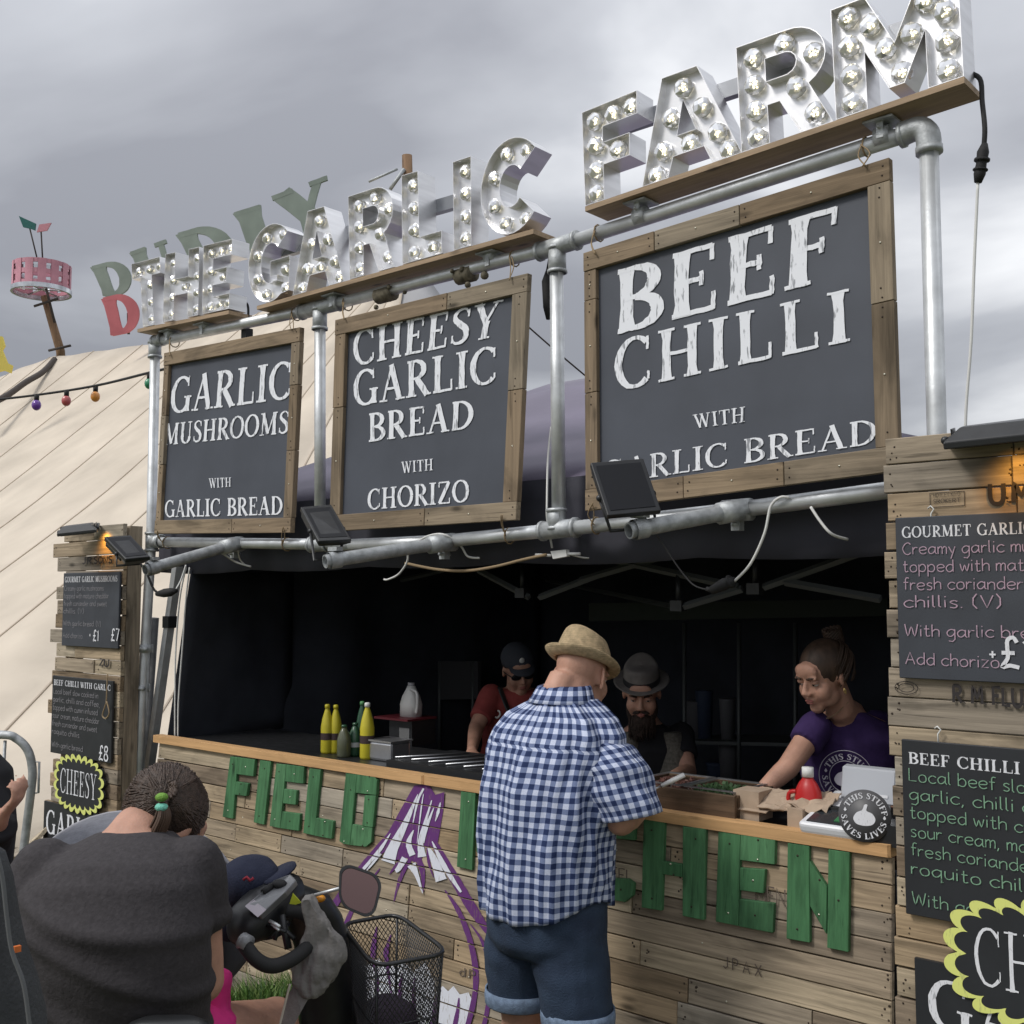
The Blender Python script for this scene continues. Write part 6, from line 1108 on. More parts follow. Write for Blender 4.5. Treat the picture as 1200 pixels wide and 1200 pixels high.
# ---------------------------------------------------------------- the customer
BX, BY = -2.17, -.47; cust = thing('person', 'man in straw hat, blue gingham shirt and rolled denim shorts leaning at the counter', 'person', (BX, BY, 0)); ca = radians(-4)
def CW(x, y, z): return Vector((BX + x * cos(ca) - y * sin(ca), BY + x * sin(ca) + y * cos(ca), z))
def CV(x, y, z=0): return CW(x, y, z) - Vector((BX, BY, 0))
body = MB(); hd = frame(CW(.0, .175, 1.545), CV(-.15, .93, -.34), (0, .1, 1)); hd = frame(CW(.005, .165, 1.522), CV(-.16, .93, -.32), Vector((0, .1, 1)))
sub(body, head_geo(1.06), hd); body.tube([CW(0, .06, 1.38), CW(0, .10, 1.45), CW(.0, .13, 1.51)], [.08, .072, .068], 14); body.tube([CW(-.0, .045, 1.46), CW(0, .09, 1.52)], [.05, .05], 12)
body.rings([(CW(0, y_, z_), CV(rx_, 0), CV(0, ry_)) for z_, y_, rx_, ry_ in ((.80, 0, .175, .14), (.95, 0, .19, .155), (1.15, .02, .2, .15), (1.3, .05, .19, .12), (1.38, .06, .15, .09), (1.43, .08, .07, .06))], 20)
SR, ER, WR = CW(.192, .06, 1.325), CW(.238, .07, 1.125), CW(.12, .33, 1.115); SL, EL_, WL = CW(-.20, .09, 1.345), CW(-.27, .2, 1.13), CW(-.08, .40, 1.115)
arm_geo(body, SR - Vector((0, 0, .035)), ER, WR, (.050, .05, .048, .03)); arm_geo(body, SL, EL_, WL, (.056, .05, .048, .03)); hand_geo(body, WR, CV(-.9, .3, -.05), (0, 0, -1), CV(.3, 1), 1.05, .35); hand_geo(body, WL, CV(.9, .3, -.05), (0, 0, -1), CV(-.3, 1), 1.05, .35)
for s_ in (-1, 1): leg_geo(body, CW(s_ * .10, 0, .82), CW(s_ * .115, .02, .47), CW(s_ * .12, -.02, .09), CV(0, 1), (.1, .066, .068, .042))
remeshed(body, 'body', SKIN, cust, .007, 3)
for s_ in (-1, 1):
    b = MB(); q = MB(); q.ball((s_ * .083, -.008, -.006), (.0065, .020, .033), 12, 10, rot=(.15, s_ * -.12, s_ * .55)); q.ball((s_ * .080, -.002, -.030), (.006, .009, .012), 8, 6); sub(b, q, hd); b.build('ear', SKIN, cust)
face_parts(cust, hd, mat('brown_brow', (.08, .05, .03), .9))
for s_ in (-1, 1): shoe(cust, CW(s_ * .12, -.02, .09), CV(0, 1), mat('brown_shoe', (.12, .07, .04), .6))
def hem(i, an, p, uvv):
    if i < 12: k = 1 - i / 12; dz = -.035 * k * (abs(sin(an)) ** 2) + .03 * k * abs(cos(an)) ** 6; return p + Vector((0, 0, dz)), (uvv[0], uvv[1] + dz * .9)
    return p, ((uvv[0] + .014, uvv[1] + .009) if i >= 27 else uvv)
def shirt_fold(an, v, p):
    rdg = (1 - abs(noise.noise(Vector((cos(an) * 4 + v * 1.5, sin(an) * 4 - v * 1.2, v * 1.6 + 7))) * 2.2)); s_ = .012 * max(0, rdg) ** 2 + .014 * noise.noise(Vector((cos(an) * 3.4, sin(an) * 3.4, v * 1.8))) + .006 * sin(an * 8 + 3 * noise.noise(Vector((v * 3, an, 0)))) * max(0, 1 - v * 1.2) * 1.3
    # creases gathered towards the right elbow
    d_ = (an - (2 * pi - .5)); s_ += .009 * math.exp(-(d_ * 1.6) ** 2) * sin((v * 26 + an * 9)) * math.exp(-((v - .38) * 4.2) ** 2) * 2
    return s_ + .006 * noise.noise(Vector((cos(an) * 3, sin(an) * 3, v * 7 + 4))) + .0035 * noise.noise(Vector((cos(an) * 8, sin(an) * 8, v * 16)))
prof = [(.862, .0, .206, .170), (.93, .0, .209, .171), (1.05, .005, .216, .170), (1.2, .02, .232, .164), (1.30, .04, .240, .150), (1.36, .052, .230, .130), (1.405, .064, .192, .108), (1.435, .076, .136, .092), (1.458, .085, .090, .078)]
rg_ = []
for i in range(len(prof) - 1):
    for k in range(6):
        f = k / 6; a, b_ = prof[i], prof[i + 1]; z_, y_, rx_, ry_ = [a[q] * (1 - f) + b_[q] * f for q in range(4)]; rg_.append((CW(0, y_, z_), CV(rx_, 0), CV(0, ry_)))
z_, y_, rx_, ry_ = prof[-1]; rg_.append((CW(0, y_, z_), CV(rx_, 0), CV(0, ry_)))
uvgrid('shirt', rg_, 140, GING, cust, .0325 * 39, disp=shirt_fold, rough_hem=hem, a0=pi / 2, a1=pi * 2.5)
for S_, E_, nm in ((SR, ER, 1), (SL, EL_, -1)):
    ax = (E_ - S_).normalized(); side = CV(nm, 0); side = (side - ax * side.dot(ax)).normalized(); fr_ = ax.cross(side); st_ = S_ - side * .05 - ax * .03; rl_ = []
    for i in range(25):
        f = i / 24; c = st_.lerp(S_ + ax * ((E_ - S_).length * 1.0), f); r_ = (.084 + .010 * sin(f * 3) - .002 * f) * min(1, .25 + f * 4.5) ** .5; rl_.append((c + side * (.05 * min(1, f * 2.5) - .004 * f), side * r_, fr_ * r_ * 1.05))
    uvgrid('sleeve', rl_, 60, GING, cust, .0325 * 18, disp=lambda an, v, p: .008 * noise.noise(Vector((cos(an) * 2, sin(an) * 2, v * 9))) + .003 * sin(v * 60 + an * 2))
# collar and yoke seam
rl_ = [(CW(0, .084, 1.452), CV(.090, 0), CV(0, .078)), (CW(0, .088, 1.475), CV(.083, 0), CV(0, .073)), (CW(0, .094, 1.497), CV(.080, 0), CV(0, .071)), (CW(0, .088, 1.492), CV(.088, 0), CV(0, .078)), (CW(0, .080, 1.462), CV(.101, 0), CV(0, .090)), (CW(0, .074, 1.447), CV(.110, 0), CV(0, .095))]
uvgrid('collar', rl_, 60, GING, cust, .0325 * 16)
# denim shorts
DEN = mat('dark_denim', (.014, .026, .055), .9, noise_amt=.35, nscale=9, bump=.35, bscale=220, ncol=(.032, .055, .098)); DENL = mat('denim_turn_up', (.16, .22, .32), .9, noise_amt=.25, nscale=60, bump=.3, bscale=250)
sh = MB(); sh.rings([(CW(0, 0, z_), CV(rx_, 0), CV(0, ry_)) for z_, rx_, ry_ in ((.98, .19, .155), (.86, .202, .165), (.76, .2, .16), (.72, .17, .13))], 24)
for s_ in (-1, 1): sh.tube([CW(s_ * .095, 0, .80), CW(s_ * .105, .0, .68), CW(s_ * .118, .012, .535)], [.112, .112, .101], 18)
remeshed(sh, 'denim_shorts', DEN, cust, .009, 3, cloth_fold(.010, (6, 6, 9), 3))
for s_ in (-1, 1):
    b = MB(); rl_ = [(CW(s_ * .118, .012, z_), CV(r_, 0), CV(0, r_)) for z_, r_ in ((.572, .104), (.573, .108), (.555, .109), (.533, .107), (.529, .103), (.532, .099))]; b.rings(rl_, 30, caps=False); o = b.build('turn_up', DENL, cust, fix=False); solid(o, .004)
# straw hat
STRAW = mat('straw', (.58, .44, .26), .75, noise_amt=.25, nscale=60, bump=0); t = STRAW.node_tree; wv = t.nodes.new('ShaderNodeTexWave'); wv.bands_direction = 'Z'; wv.inputs['Scale'].default_value = 55; wv.inputs['Distortion'].default_value = 3; wv.inputs['Detail Scale'].default_value = 30; tcn = t.nodes.new('ShaderNodeTexCoord'); t.links.new(tcn.outputs['Object'], wv.inputs['Vector']); bp = t.nodes.new('ShaderNodeBump'); bp.inputs['Strength'].default_value = .7; bp.inputs['Distance'].default_value = .004; t.links.new(wv.outputs['Fac'], bp.inputs['Height']); t.links.new(bp.outputs[0], t.nodes['Principled BSDF'].inputs['Normal'])
def hat(label, M, m, bandm, rcx, rcy, hc, rbx, rby, curl, top=.8, pinch=.018):
    t = thing('hat', label, 'hat', tuple(M.translation)); b = MB(); Rr = M.to_3x3(); pr = [(0, 1.0), (.02, 1.0), (hc * .5, .95), (hc * .85, top + .06), (hc * .97, top), (hc * 1.0, top * .85), (hc * .96, top * .55), (hc * .93, top * .2), (hc * .93, .01)]; n = 48; vs = []
    for z_, f in pr:
        for j in range(n):
            a = 2 * pi * j / n; x, y = rcx * f * cos(a), rcy * f * sin(a); zz = z_
            if z_ > hc * .8: zz += -.010 * (y / rcy) + .010 * cos(2 * a) * f * -1; x *= 1 - (.16 if y > 0 else 0) * max(0, sin(a)) * (z_ / hc) * pinch / .018
            vs.append(M @ Vector((x, y, zz)))
    b.add(vs, [(i * n + j, i * n + (j + 1) % n, (i + 1) * n + (j + 1) % n, (i + 1) * n + j) for i in range(len(pr) - 1) for j in range(n)], 0, True); o = b.build('crown', m, t, fix=False); solid(o, .004); subd(o)
    b = MB(); vs = []; pr = [(1.0, 0), (1.25, .002), (1.6, .0), (2, .0)]
    for i in range(7):
        f = i / 6
        for j in range(n): a = 2 * pi * j / n; x = (rcx * .99 * (1 - f) + rbx * f) * cos(a); y = (rcy * .99 * (1 - f) + rby * f) * sin(a); z_ = curl(a) * f * f; vs.append(M @ Vector((x, y, z_)))
    b.add(vs, [(i * n + j, i * n + (j + 1) % n, (i + 1) * n + (j + 1) % n, (i + 1) * n + j) for i in range(6) for j in range(n)], 0, True); o = b.build('brim', m, t, fix=False); solid(o, .004)
    if bandm: b = MB(); vs = [M @ Vector((rcx * f * 1.02 * cos(2 * pi * j / n), rcy * f * 1.02 * sin(2 * pi * j / n), z_)) for z_, f in ((.002, 1.01), (.028, 1.0)) for j in range(n)]; b.add(vs, [(j, (j + 1) % n, n + (j + 1) % n, n + j) for j in range(n)], 0, True); b.build('band', bandm, t, fix=False)
    return t
hm = hd @ Matrix.Translation((0, -.012, .040)); hat('woven straw trilby on the head of the customer', hm, STRAW, None, .083, .100, .090, .116, .138, lambda a: .022 * (1 if sin(a) < 0 else -.9) * abs(sin(a)) + .014 * abs(cos(a)), .78)
# ---------------------------------------------------------------- people behind the counter
def worker(label, headpx, hd_d, fdir, fup, hips, shw, armR, armL, top, sleeve_to=.6, skin=None, trousers=None, jaw=1.0, body_dir=None, depth=.11):
    hc = PD(*headpx, hd_d); f = (RIGHT * fdir[0] + Vector((0, 0, fdir[1])) + _f0 * fdir[2]).normalized(); M = frame(hc, f, Vector((0, 0, 1)) + RIGHT * fup); base = Vector((hips.x, hips.y, 0)); t = thing('person', label, 'person', tuple(base)); b = MB(); sub(b, head_geo(jaw), M)
    nk = M @ Vector((0, -.035, -.13)); bd = Vector(body_dir).normalized(); rt = bd.cross(Vector((0, 0, 1))).normalized(); sc_ = Vector(((armR[0] + armL[0]) / 2)); 
    b.tube([M @ Vector((0, -.02, -.03)), nk, sc_ + Vector((0, 0, .03))], [.052, .052, .07], 12)
    def tr(k): return [(base + Vector((0, 0, .86)), rt * shw * .86 * k, bd * depth * k * 1.05), (base.lerp(Vector((sc_.x, sc_.y, 0)), .35) + Vector((0, 0, 1.02)), rt * shw * .76 * k, bd * depth * k * .95), (Vector((sc_.x, sc_.y, 0)).lerp(base, .25) + Vector((0, 0, sc_.z - .16)), rt * shw * .90 * k, bd * depth * k * 1.12), (sc_ + Vector((0, 0, -.04)), rt * shw * .97 * k, bd * depth * k), (sc_ + Vector((0, 0, .02)), rt * shw * .72 * k, bd * depth * .78 * k), (sc_.lerp(nk, .35) + Vector((0, 0, .03)), rt * shw * .34 * k, bd * depth * .6 * k)]
    b.rings(tr(1), 18)
    for A_ in (armR, armL): arm_geo(b, A_[0], A_[1], A_[2], (.046, .038, .036, .024)); hand_geo(b, A_[2], A_[2] - A_[1] + Vector((0, 0, -.02)), (0, 0, -1), bd if A_ is armR else bd, .92, .5)
    for s_ in (-1, 1): leg_geo(b, base + rt * s_ * .09 + Vector((0, 0, .84)), base + rt * s_ * .1 + Vector((0, 0, .46)), base + rt * s_ * .1 + Vector((0, 0, .09)), bd)
    remeshed(b, 'body', skin or SKIN, t, .006, 5)
    c = MB(); c.rings(tr(1.06), 22)
    for A_ in (armR, armL): e_ = A_[0].lerp(A_[1], sleeve_to); c.tube([A_[0], A_[0].lerp(e_, .5), e_], [.062, .06, .058], 14); c.ball(A_[0], .06, 10, 8)
    remeshed(c, 'top', top, t, .009, 2, cloth_fold(.007, (9, 9, 7), 5)); c = MB()
    for s_ in (-1, 1): c.tube([base + rt * s_ * .09 + Vector((0, 0, .88)), base + rt * s_ * .1 + Vector((0, 0, .46)), base + rt * s_ * .1 + Vector((0, 0, .08))], [.105, .08, .065], 14)
    c.rings([(base + Vector((0, 0, .93)), rt * shw * .88, bd * depth * 1.1), (base + Vector((0, 0, .80)), rt * shw * .9, bd * depth * 1.15)], 18); remeshed(c, 'trousers', trousers or mat('black_trousers', (.02, .02, .025), .9), t, .012, 2)
    for s_ in (-1, 1): shoe(t, base + rt * s_ * .1 + Vector((0, 0, .09)), bd, BLK)
    return t, M, sc_, rt, bd
def cam_dir(a, b_): return (RIGHT * a + _f0 * b_).normalized()
# woman in purple
PUR = mat('purple_cotton', (.034, .014, .085), .9, noise_amt=.15, bump=.15, bscale=90); HAIRB = mat('brown_hair', (.055, .032, .02), .6, noise_amt=.4, nscale=50, stretch=(1, 1, .3))
hips = PD(1004, 960, 3.98)
aR = [PD(956, 852, 3.84), PD(923, 900, 3.74), PD(889, 930, 3.70)]; aL = [PD(1028, 850, 4.0), PD(1052, 915, 3.95), PD(1050, 970, 3.78)]
wp, wM, wsc, wrt, wbd = worker('woman server in a purple printed tee with hair tied up, reaching across the counter', (966, 793), 3.82, (-.86, -.36, -.50), .05, hips, .185, aR, aL, PUR, .42, jaw=.93, body_dir=cam_dir(-.35, -.94), depth=.105)
face_parts(wp, wM, HAIRB)
def hair_cap(t, M, m, zoff=.012, back=.0, front=.055, low=-.02, strands=70, bun=None, name='hair', k=1.0):
    b = MB(); q = MB(); q.ball((0, -.022, .038), (.080 * k, .098 * k, .090 * k), 22, 16); vs = q.v
    for i, v in enumerate(vs):
        if v.y > front + (v.z - .04) * -.6: v.y = min(v.y, front + max(0, (v.z - .05)) * .35)
        if v.z < low: v.z = low + (v.z - low) * .4
    sub(b, q, M)
    q = MB(); rr = random.Random(5)
    for i in range(strands):
        a = rr.uniform(-pi * .62, pi * .62) - pi / 2; r0 = .083 * k; p0 = Vector((cos(a) * r0 * .96, sin(a) * .10 * k - .02, rr.uniform(-.03, .05))); top_ = Vector((rr.uniform(-.02, .02), -.04 + rr.uniform(-.02, .02), .128 * k)) if bun is None else Vector(bun); mid = (p0 + top_) / 2; mid = Vector((0, -.02, .035)) + (mid - Vector((0, -.02, .035))).normalized() * .099 * k
        q.tube(catmull([p0, mid, top_], 4), [.0022] * 8 + [.001], 4)
    sub(b, q, M)
    if bun: q = MB(); q.ball(bun, (.03, .034, .03), 12, 8)
    if bun:
        for i in range(14): a = i * .45; q.tube([Vector(bun) + Vector((cos(a + j * .5) * .03, sin(a + j * .5) * .03, -.02 + j * .011)) for j in range(6)], .005, 5)
        sub(b, q, M)
    return b.build(name, m, t, fix=False)
hair_cap(wp, wM, HAIRB, bun=(0, -.088, .108), front=.064, low=-.03, strands=150)
b = MB(); q = MB()
for s_ in (-1, 1): q.tube([(s_ * .079, .002, -.033), (s_ * .08, .006, -.044), (s_ * .081, .002, -.055), (s_ * .08, -.003, -.044), (s_ * .079, .002, -.033)], .0022, 6)
sub(b, q, wM); b.build('earring', mat('gold', (.8, .6, .25), .3, 1), wp)
b = MB(); b.tube(catmull([wM @ Vector((x, y, z)) for x, y, z in ((-.05, -.03, -.10), (-.03, .02, -.125), (0, .045, -.135), (.03, .02, -.125), (.05, -.03, -.10))], 5), .0016, 5); b.build('necklace', STR, wp)
# slogan on her chest
b = MB(); cT = wsc + Vector((0, 0, -.155)) + wrt * .0; up_ = Vector((0, 0, 1)); ux_ = -wrt
def chest(a, b_, k):
    x = a; z = b_; yy = (.105 * 1.22) * math.sqrt(max(.02, 1 - (x / .20) ** 2)); return cT + ux_ * x * 1.0 + up_ * z + wbd * (yy + .012 + k * .0001)
r_ = .088; garlic_badge(cT, r_, b, 0, proj=chest)
for rr_ in (1.0, .60): pts = [chest(rr_ * r_ * cos(2 * pi * i / 48), rr_ * r_ * sin(2 * pi * i / 48), 6) for i in range(49)]; b.tube(pts, .0013, 4)
b.build('garlic_print', mat('faded_white_print', (.5, .48, .55), .9), wp, fix=False)
# man in grey hat
HAT2 = mat('grey_felt', (.16, .145, .135), .9, noise_amt=.2); BAND = mat('black_band', (.015, .015, .018), .8); BTEE = mat('black_tee', (.013, .013, .016), .95); TWEED = mat('tweed_vest', (.13, .12, .10), .95, noise_amt=.35, nscale=90, bump=.3, bscale=300)
hips = PD(770, 960, 5.0); aR = [PD(722, 868, 4.86), PD(702, 905, 4.7), PD(728, 924, 4.35)]; aL = [PD(798, 862, 4.86), PD(806, 905, 4.7), PD(775, 918, 4.3)]
bp_, bM, bsc, brt, bbd = worker('bearded man in grey pork pie hat and tweed waistcoat looking down behind the counter', (752, 812), 4.72, (-.15, -.36, -.86), 0, hips, .2, aR, aL, BTEE, .62, body_dir=cam_dir(.0, -1)); face_parts(bp_, bM, mat('dark_brow', (.03, .02, .015), .9))
BEARD = mat('dark_beard', (.035, .022, .017), .9, noise_amt=.4, nscale=80, bump=.6, bscale=200); b = MB(); q = MB()
q.ball((0, .058, -.098), (.048, .038, .046), 16, 12); q.ball((0, .062, -.135), (.032, .028, .045), 14, 10)
for s_ in (-1, 1): q.ball((s_ * .05, .02, -.065), (.018, .045, .045), 10, 8); q.ball((s_ * .018, .094, -.043), (.02, .011, .007), 8, 6, rot=(0, s_ * .3, 0))
rr = random.Random(9)
for i in range(90): a = rr.uniform(-1.9, 1.9); p0 = Vector((sin(a) * .05, .05 + cos(a) * .035, -.085 + rr.uniform(-.03, .02))); q.tube([p0, p0 + Vector((sin(a) * .006, .012 * cos(a), -.04)), p0 + Vector((rr.uniform(-.01, .01), .0, -.075))], [.004, .003, .001], 4)
sub(b, q, bM); b.build('beard', BEARD, bp_, fix=False)
hair_cap(bp_, bM, mat('short_dark_hair', (.03, .022, .016), .9), front=.0, low=-.03, strands=0, k=.97)
hat('grey pork pie hat with a wide black band on the bearded man', bM @ Matrix.Translation((0, -.01, .052)) , HAT2, BAND, .076, .092, .078, .118, .132, lambda a: .012 * abs(cos(a)) - .004, .9, .006)
c = MB()
for s_ in (-1, 1):
    ri = [(bsc + brt * s_ * .085 + bbd * .03 + Vector((0, 0, .035)), brt * .055, bbd * .07), (bsc + brt * s_ * .105 + bbd * .03 + Vector((0, 0, -.05)), brt * .07, bbd * .105), (bsc + brt * s_ * .10 + bbd * .02 + Vector((0, 0, -.2)), brt * .10, bbd * .12), (bsc + brt * s_ * .09 + Vector((0, 0, -.36)), brt * .105, bbd * .12)]; c.rings(ri, 16)
remeshed(c, 'waistcoat', TWEED, bp_, .009, 2)
# man in red
REDP2 = mat('red_polo', (.30, .055, .05), .9, noise_amt=.15, bump=.2, bscale=60)
hips = PD(600, 960, 5.75); aR = [PD(575, 815, 5.6), PD(558, 853, 5.45), PD(553, 880, 5.15)]; aL = [PD(640, 815, 5.7), PD(655, 860, 5.5), PD(630, 885, 5.2)]
rp_, rM, rsc, rrt, rbd = worker('cook in red polo, black cap and sunglasses bending over the griddle', (607, 785), 5.6, (.25, -.38, -.88), -.12, hips, .205, aR, aL, REDP2, .72, body_dir=cam_dir(.2, -1)); face_parts(rp_, rM, mat('black_brow', (.02, .015, .012), .9))
hair_cap(rp_, rM, mat('black_hair', (.015, .012, .01), .8), front=.03, low=-.02, strands=0, k=.96)
t = thing('sunglasses', 'dark wraparound sunglasses on the cook in red', 'sunglasses', tuple(rM.translation)); b = MB(); q = MB()
for s_ in (-1, 1): q.ball((s_ * .032, .092, .008), (.027, .008, .018), 12, 8)
sub(b, q, rM); b.build('lenses', LENS, t); b = MB(); q = MB(); q.tube([(-.01, .099, .014), (.01, .099, .014)], .003, 6)
for s_ in (-1, 1): q.tube([(s_ * .058, .088, .012), (s_ * .076, .03, .008), (s_ * .078, -.01, .004)], .003, 6)
sub(b, q, rM); b.build('frame', BLK, t)
t = thing('cap', 'black cap with a small white emblem on the cook in red', 'cap', tuple(rM.translation)); b = MB(); q = MB(); q.ball((0, -.012, .055), (.084, .104, .085), 18, 12); 
for v in q.v: v.z = max(v.z, .04)
sub(b, q, rM); b.build('crown', BLKF, t); b = MB(); q = MB(); q.rings([((0, .08, .048), (.065, 0, 0), (0, .07, -.012)), ((0, .085, .052), (.063, 0, 0), (0, .068, -.012))], 20); sub(b, q, rM); b.build('peak', BLKF, t)
b = MB(); q = MB(); q.ball((0, .083, .092), (.014, .004, .016), 8, 6); q.ball((.0, .082, .072), (.008, .004, .005), 8, 6); sub(b, q, rM); b.build('emblem', WHT, t)
b = MB(); b.tube(catmull([rsc + rrt * .11 + rbd * .06 + Vector((0, 0, .05)), rsc + rrt * .08 + rbd * .135 + Vector((0, 0, -.06)), rsc + rrt * .02 + rbd * .15 + Vector((0, 0, -.2))], 5), .014, 6, flat=.3); b.build('apron_strap', BLK, rp_)
b = MB(); e_ = rsc + rrt * .13 + rbd * .12 + Vector((0, 0, -.08)); b.tube([e_ + Vector((.015 * sin(a * 1.2), 0, .018 * cos(a))) for a in [i * .4 for i in range(11)]], .005, 5); b.build('white_print', WHT, rp_)
# ---------------------------------------------------------------- seated woman
TEE = mat('charcoal_tee', (.037, .033, .036), .95, noise_amt=.14, nscale=90, bump=.25, bscale=120); wb = PD(138, 1150, 2.38)
sw = thing('person', 'woman with braided brown hair in charcoal tee sitting bent forward, back to the camera', 'person', (wb.x, wb.y, 0))
fwc = (RIGHT * .15 + _f0).normalized(); rtc = RIGHT
prof = [(142, 1330, 100, 2.42, .15), (141, 1250, 104, 2.34, .15), (141, 1195, 102, 2.30, .14), (138, 1130, 106, 2.27, .135), (136, 1075, 108, 2.27, .13), (138, 1035, 104, 2.30, .12), (143, 1010, 92, 2.33, .11), (153, 990, 66, 2.37, .09), (160, 975, 42, 2.41, .07)]
def swr(k, z0=0): return [(PD(x, y, d), RIGHT * (hw / 1300 * d * k), (_f0 * dp * k - Vector((0, 0, 1)) * dp * (.15 if y < 1060 else 0))) for x, y, hw, d, dp in prof[z0:]]
body = MB(); body.rings(swr(.93), 20); hc = PD(191, 966, 2.50); sM = frame(hc, RIGHT * .30 + Vector((0, 0, -.74)) + _f0 * .62, RIGHT * .40 + Vector((0, 0, .62)) + _f0 * .68); sub(body, head_geo(.95), sM); body.tube([PD(156, 990, 2.40), PD(163, 972, 2.43), sM @ Vector((0, -.03, -.06))], [.07, .058, .055], 14)
sSR, sER, sWR = PD(226, 1018, 2.36), PD(238, 1150, 2.38), PD(190, 1190, 2.75); sSL, sEL, sWL = PD(52, 1022, 2.33), PD(30, 1150, 2.36), PD(90, 1190, 2.7)
arm_geo(body, sSR, sER, sWR, (.055, .046, .043, .028)); arm_geo(body, sSL, sEL, sWL, (.055, .046, .043, .028)); hand_geo(body, sWR, _f0, (0, 0, -1), -RIGHT); hand_geo(body, sWL, _f0, (0, 0, -1), RIGHT)
hipR, kneeR, ankR = PD(215, 1225, 2.45), PD(322, 1198, 2.72), planW(-.42, 2.95, .1); kneeL, ankL = PD(150, 1230, 2.95), planW(-.95, 3.05, .1)
body.tube([hipR, kneeR, kneeR.lerp(ankR, .4), ankR], [.085, .060, .056, .036], 14); body.ball(kneeR, .060, 12, 8); body.tube([PD(110, 1260, 2.45), kneeL, ankL], [.085, .06, .036], 14)
remeshed(body, 'body', SKIN, sw, .009, 2)
c = MB(); c.rings(swr(1.0), 26)
for S_, E_ in ((sSR, sER), (sSL, sEL)): e_ = S_.lerp(E_, .50); c.tube([S_, S_.lerp(e_, .5), e_], [.072, .072, .066], 16); c.ball(S_, .070, 12, 8)
def tfold(p):
    q = p - PD(140, 1100, 2.3); zz = q.z + .25 * q.dot(RIGHT); return .007 * noise.noise(Vector((q.dot(RIGHT) * 3, 1, zz * 12))) + .011 * math.exp(-((zz + .02) * 55 + 1.2 * sin(q.dot(RIGHT) * 9)) ** 2) + .011 * math.exp(-((zz + .13) * 48 + .9 * sin(q.dot(RIGHT) * 7 + 1)) ** 2) + .009 * math.exp(-((zz - .07) * 60 + 1.4 * sin(q.dot(RIGHT) * 8 + 2)) ** 2) + .0012 * noise.noise(p * 16)
remeshed(c, 'tee_shirt', TEE, sw, .009, 2, tfold)
# braided hair: cap, swept strands, plait
HAIR = mat('dark_brown_hair', (.062, .040, .029), .5, noise_amt=.45, nscale=90, stretch=(1, 1, 1), bump=.5, bscale=240); HAIR2 = mat('lit_brown_hair', (.085, .05, .032), .5)
b = MB(); q = MB(); q.ball((0, -.022, .03), (.084, .104, .096), 24, 18); 
for v in q.v:
    if v.y > .05: v.y = .05
    if v.z < -.03: v.z = -.03 - (v.z + .03) * .1
sub(b, q, sM); q = MB(); rr = random.Random(21); q2 = MB(); pt0 = PD(190, 940, 2.392); kl = sM.inverted() @ pt0; C0 = Vector((0, -.022, .03)); knot = Vector((0, -.122, -.012))
def onhead(v, k=1.0): d = (Vector(v) - C0); d = Vector((d.x / .084, d.y / .104, d.z / .096)).normalized(); return C0 + Vector((d.x * .084, d.y * .104, d.z * .096)) * k
for i in range(700):
    s_ = rr.choice((-1, 1)); y0 = rr.uniform(-.05, .05); z0 = rr.uniform(-.03, .11); p0 = onhead((s_ * .08 * rr.uniform(.5, 1), y0, z0), 1.0); tgt = kl + Vector((rr.uniform(-.014, .014), rr.uniform(-.012, .012), rr.uniform(-.014, .03))); tgt = onhead(tgt, 1.03)
    o2 = rr.uniform(.0, .012); pts = [onhead(p0.lerp(tgt, f), 1.0 + .03 * f + o2) for f in (0, .25, .5, .75, 1)]; (q if i % 4 else q2).tube(catmull(pts, 2), [.0019] * 8 + [.001], 3)
sub(b, q, sM); b.build('hair', HAIR, sw, fix=False); b = MB(); sub(b, q2, sM)
iM = sM.inverted(); path = [onhead(iM @ PD(x, y, 2.40), 1.05) for x, y in ((206, 896), (209, 904), (208, 913), (203, 921), (197, 929), (191, 936))]; cp = catmull(path, 6); q = MB()
for i in range(len(cp) - 1):
    for s_ in (-1, 1): q.ball(cp[i] + Vector((s_ * (.006 + .005 * sin(i * 1.4)), 0, 0)), (.009, .007, .0042), 8, 6, rot=(0, s_ * .8, 0)) if i % 2 == (s_ > 0) else None
sub(b, q, sM); b.build('braid', HAIR, sw, fix=False)
b = MB()
for i in range(40): o_ = Vector((rr.uniform(-.014, .014), rr.uniform(-.014, .014), 0)); b.tube(catmull([pt0 + o_ * .4, pt0 + Vector((0, -.0, -.03)) + o_, pt0 - RIGHT * .012 + Vector((0, 0, -.06)) + o_ * 1.2, pt0 - RIGHT * .02 + Vector((0, 0, -.09)) + o_], 3), [.003] * 9 + [.001], 4)
b.build('ponytail', HAIR2, sw, fix=False)
for dz, col, nm in ((.014, (.15, .32, .04), 'green_hair_tie'), (-.012, (.20, .62, .48), 'mint_hair_tie')): b = MB(); b.ball(pt0 + Vector((0, 0, dz * .8)) - _f0 * .004, (.014, .014, .0095), 12, 8); b.build(nm, mat(nm, col, .7, bump=.6, bscale=200), sw)
PNK = mat('bright_pink_cotton', (.72, .035, .24), .85, noise_amt=.12, bump=.3, bscale=20)
b = MB(); dd = (kneeR - hipR).normalized(); b.tube([hipR - dd * .05, hipR + dd * .03, hipR + dd * .085], [.105, .096, .086], 18); b.ball(PD(150, 1290, 2.45), (.2, .2, .09), 16, 10); remeshed(b, 'pink_shorts', PNK, sw, .01, 2)
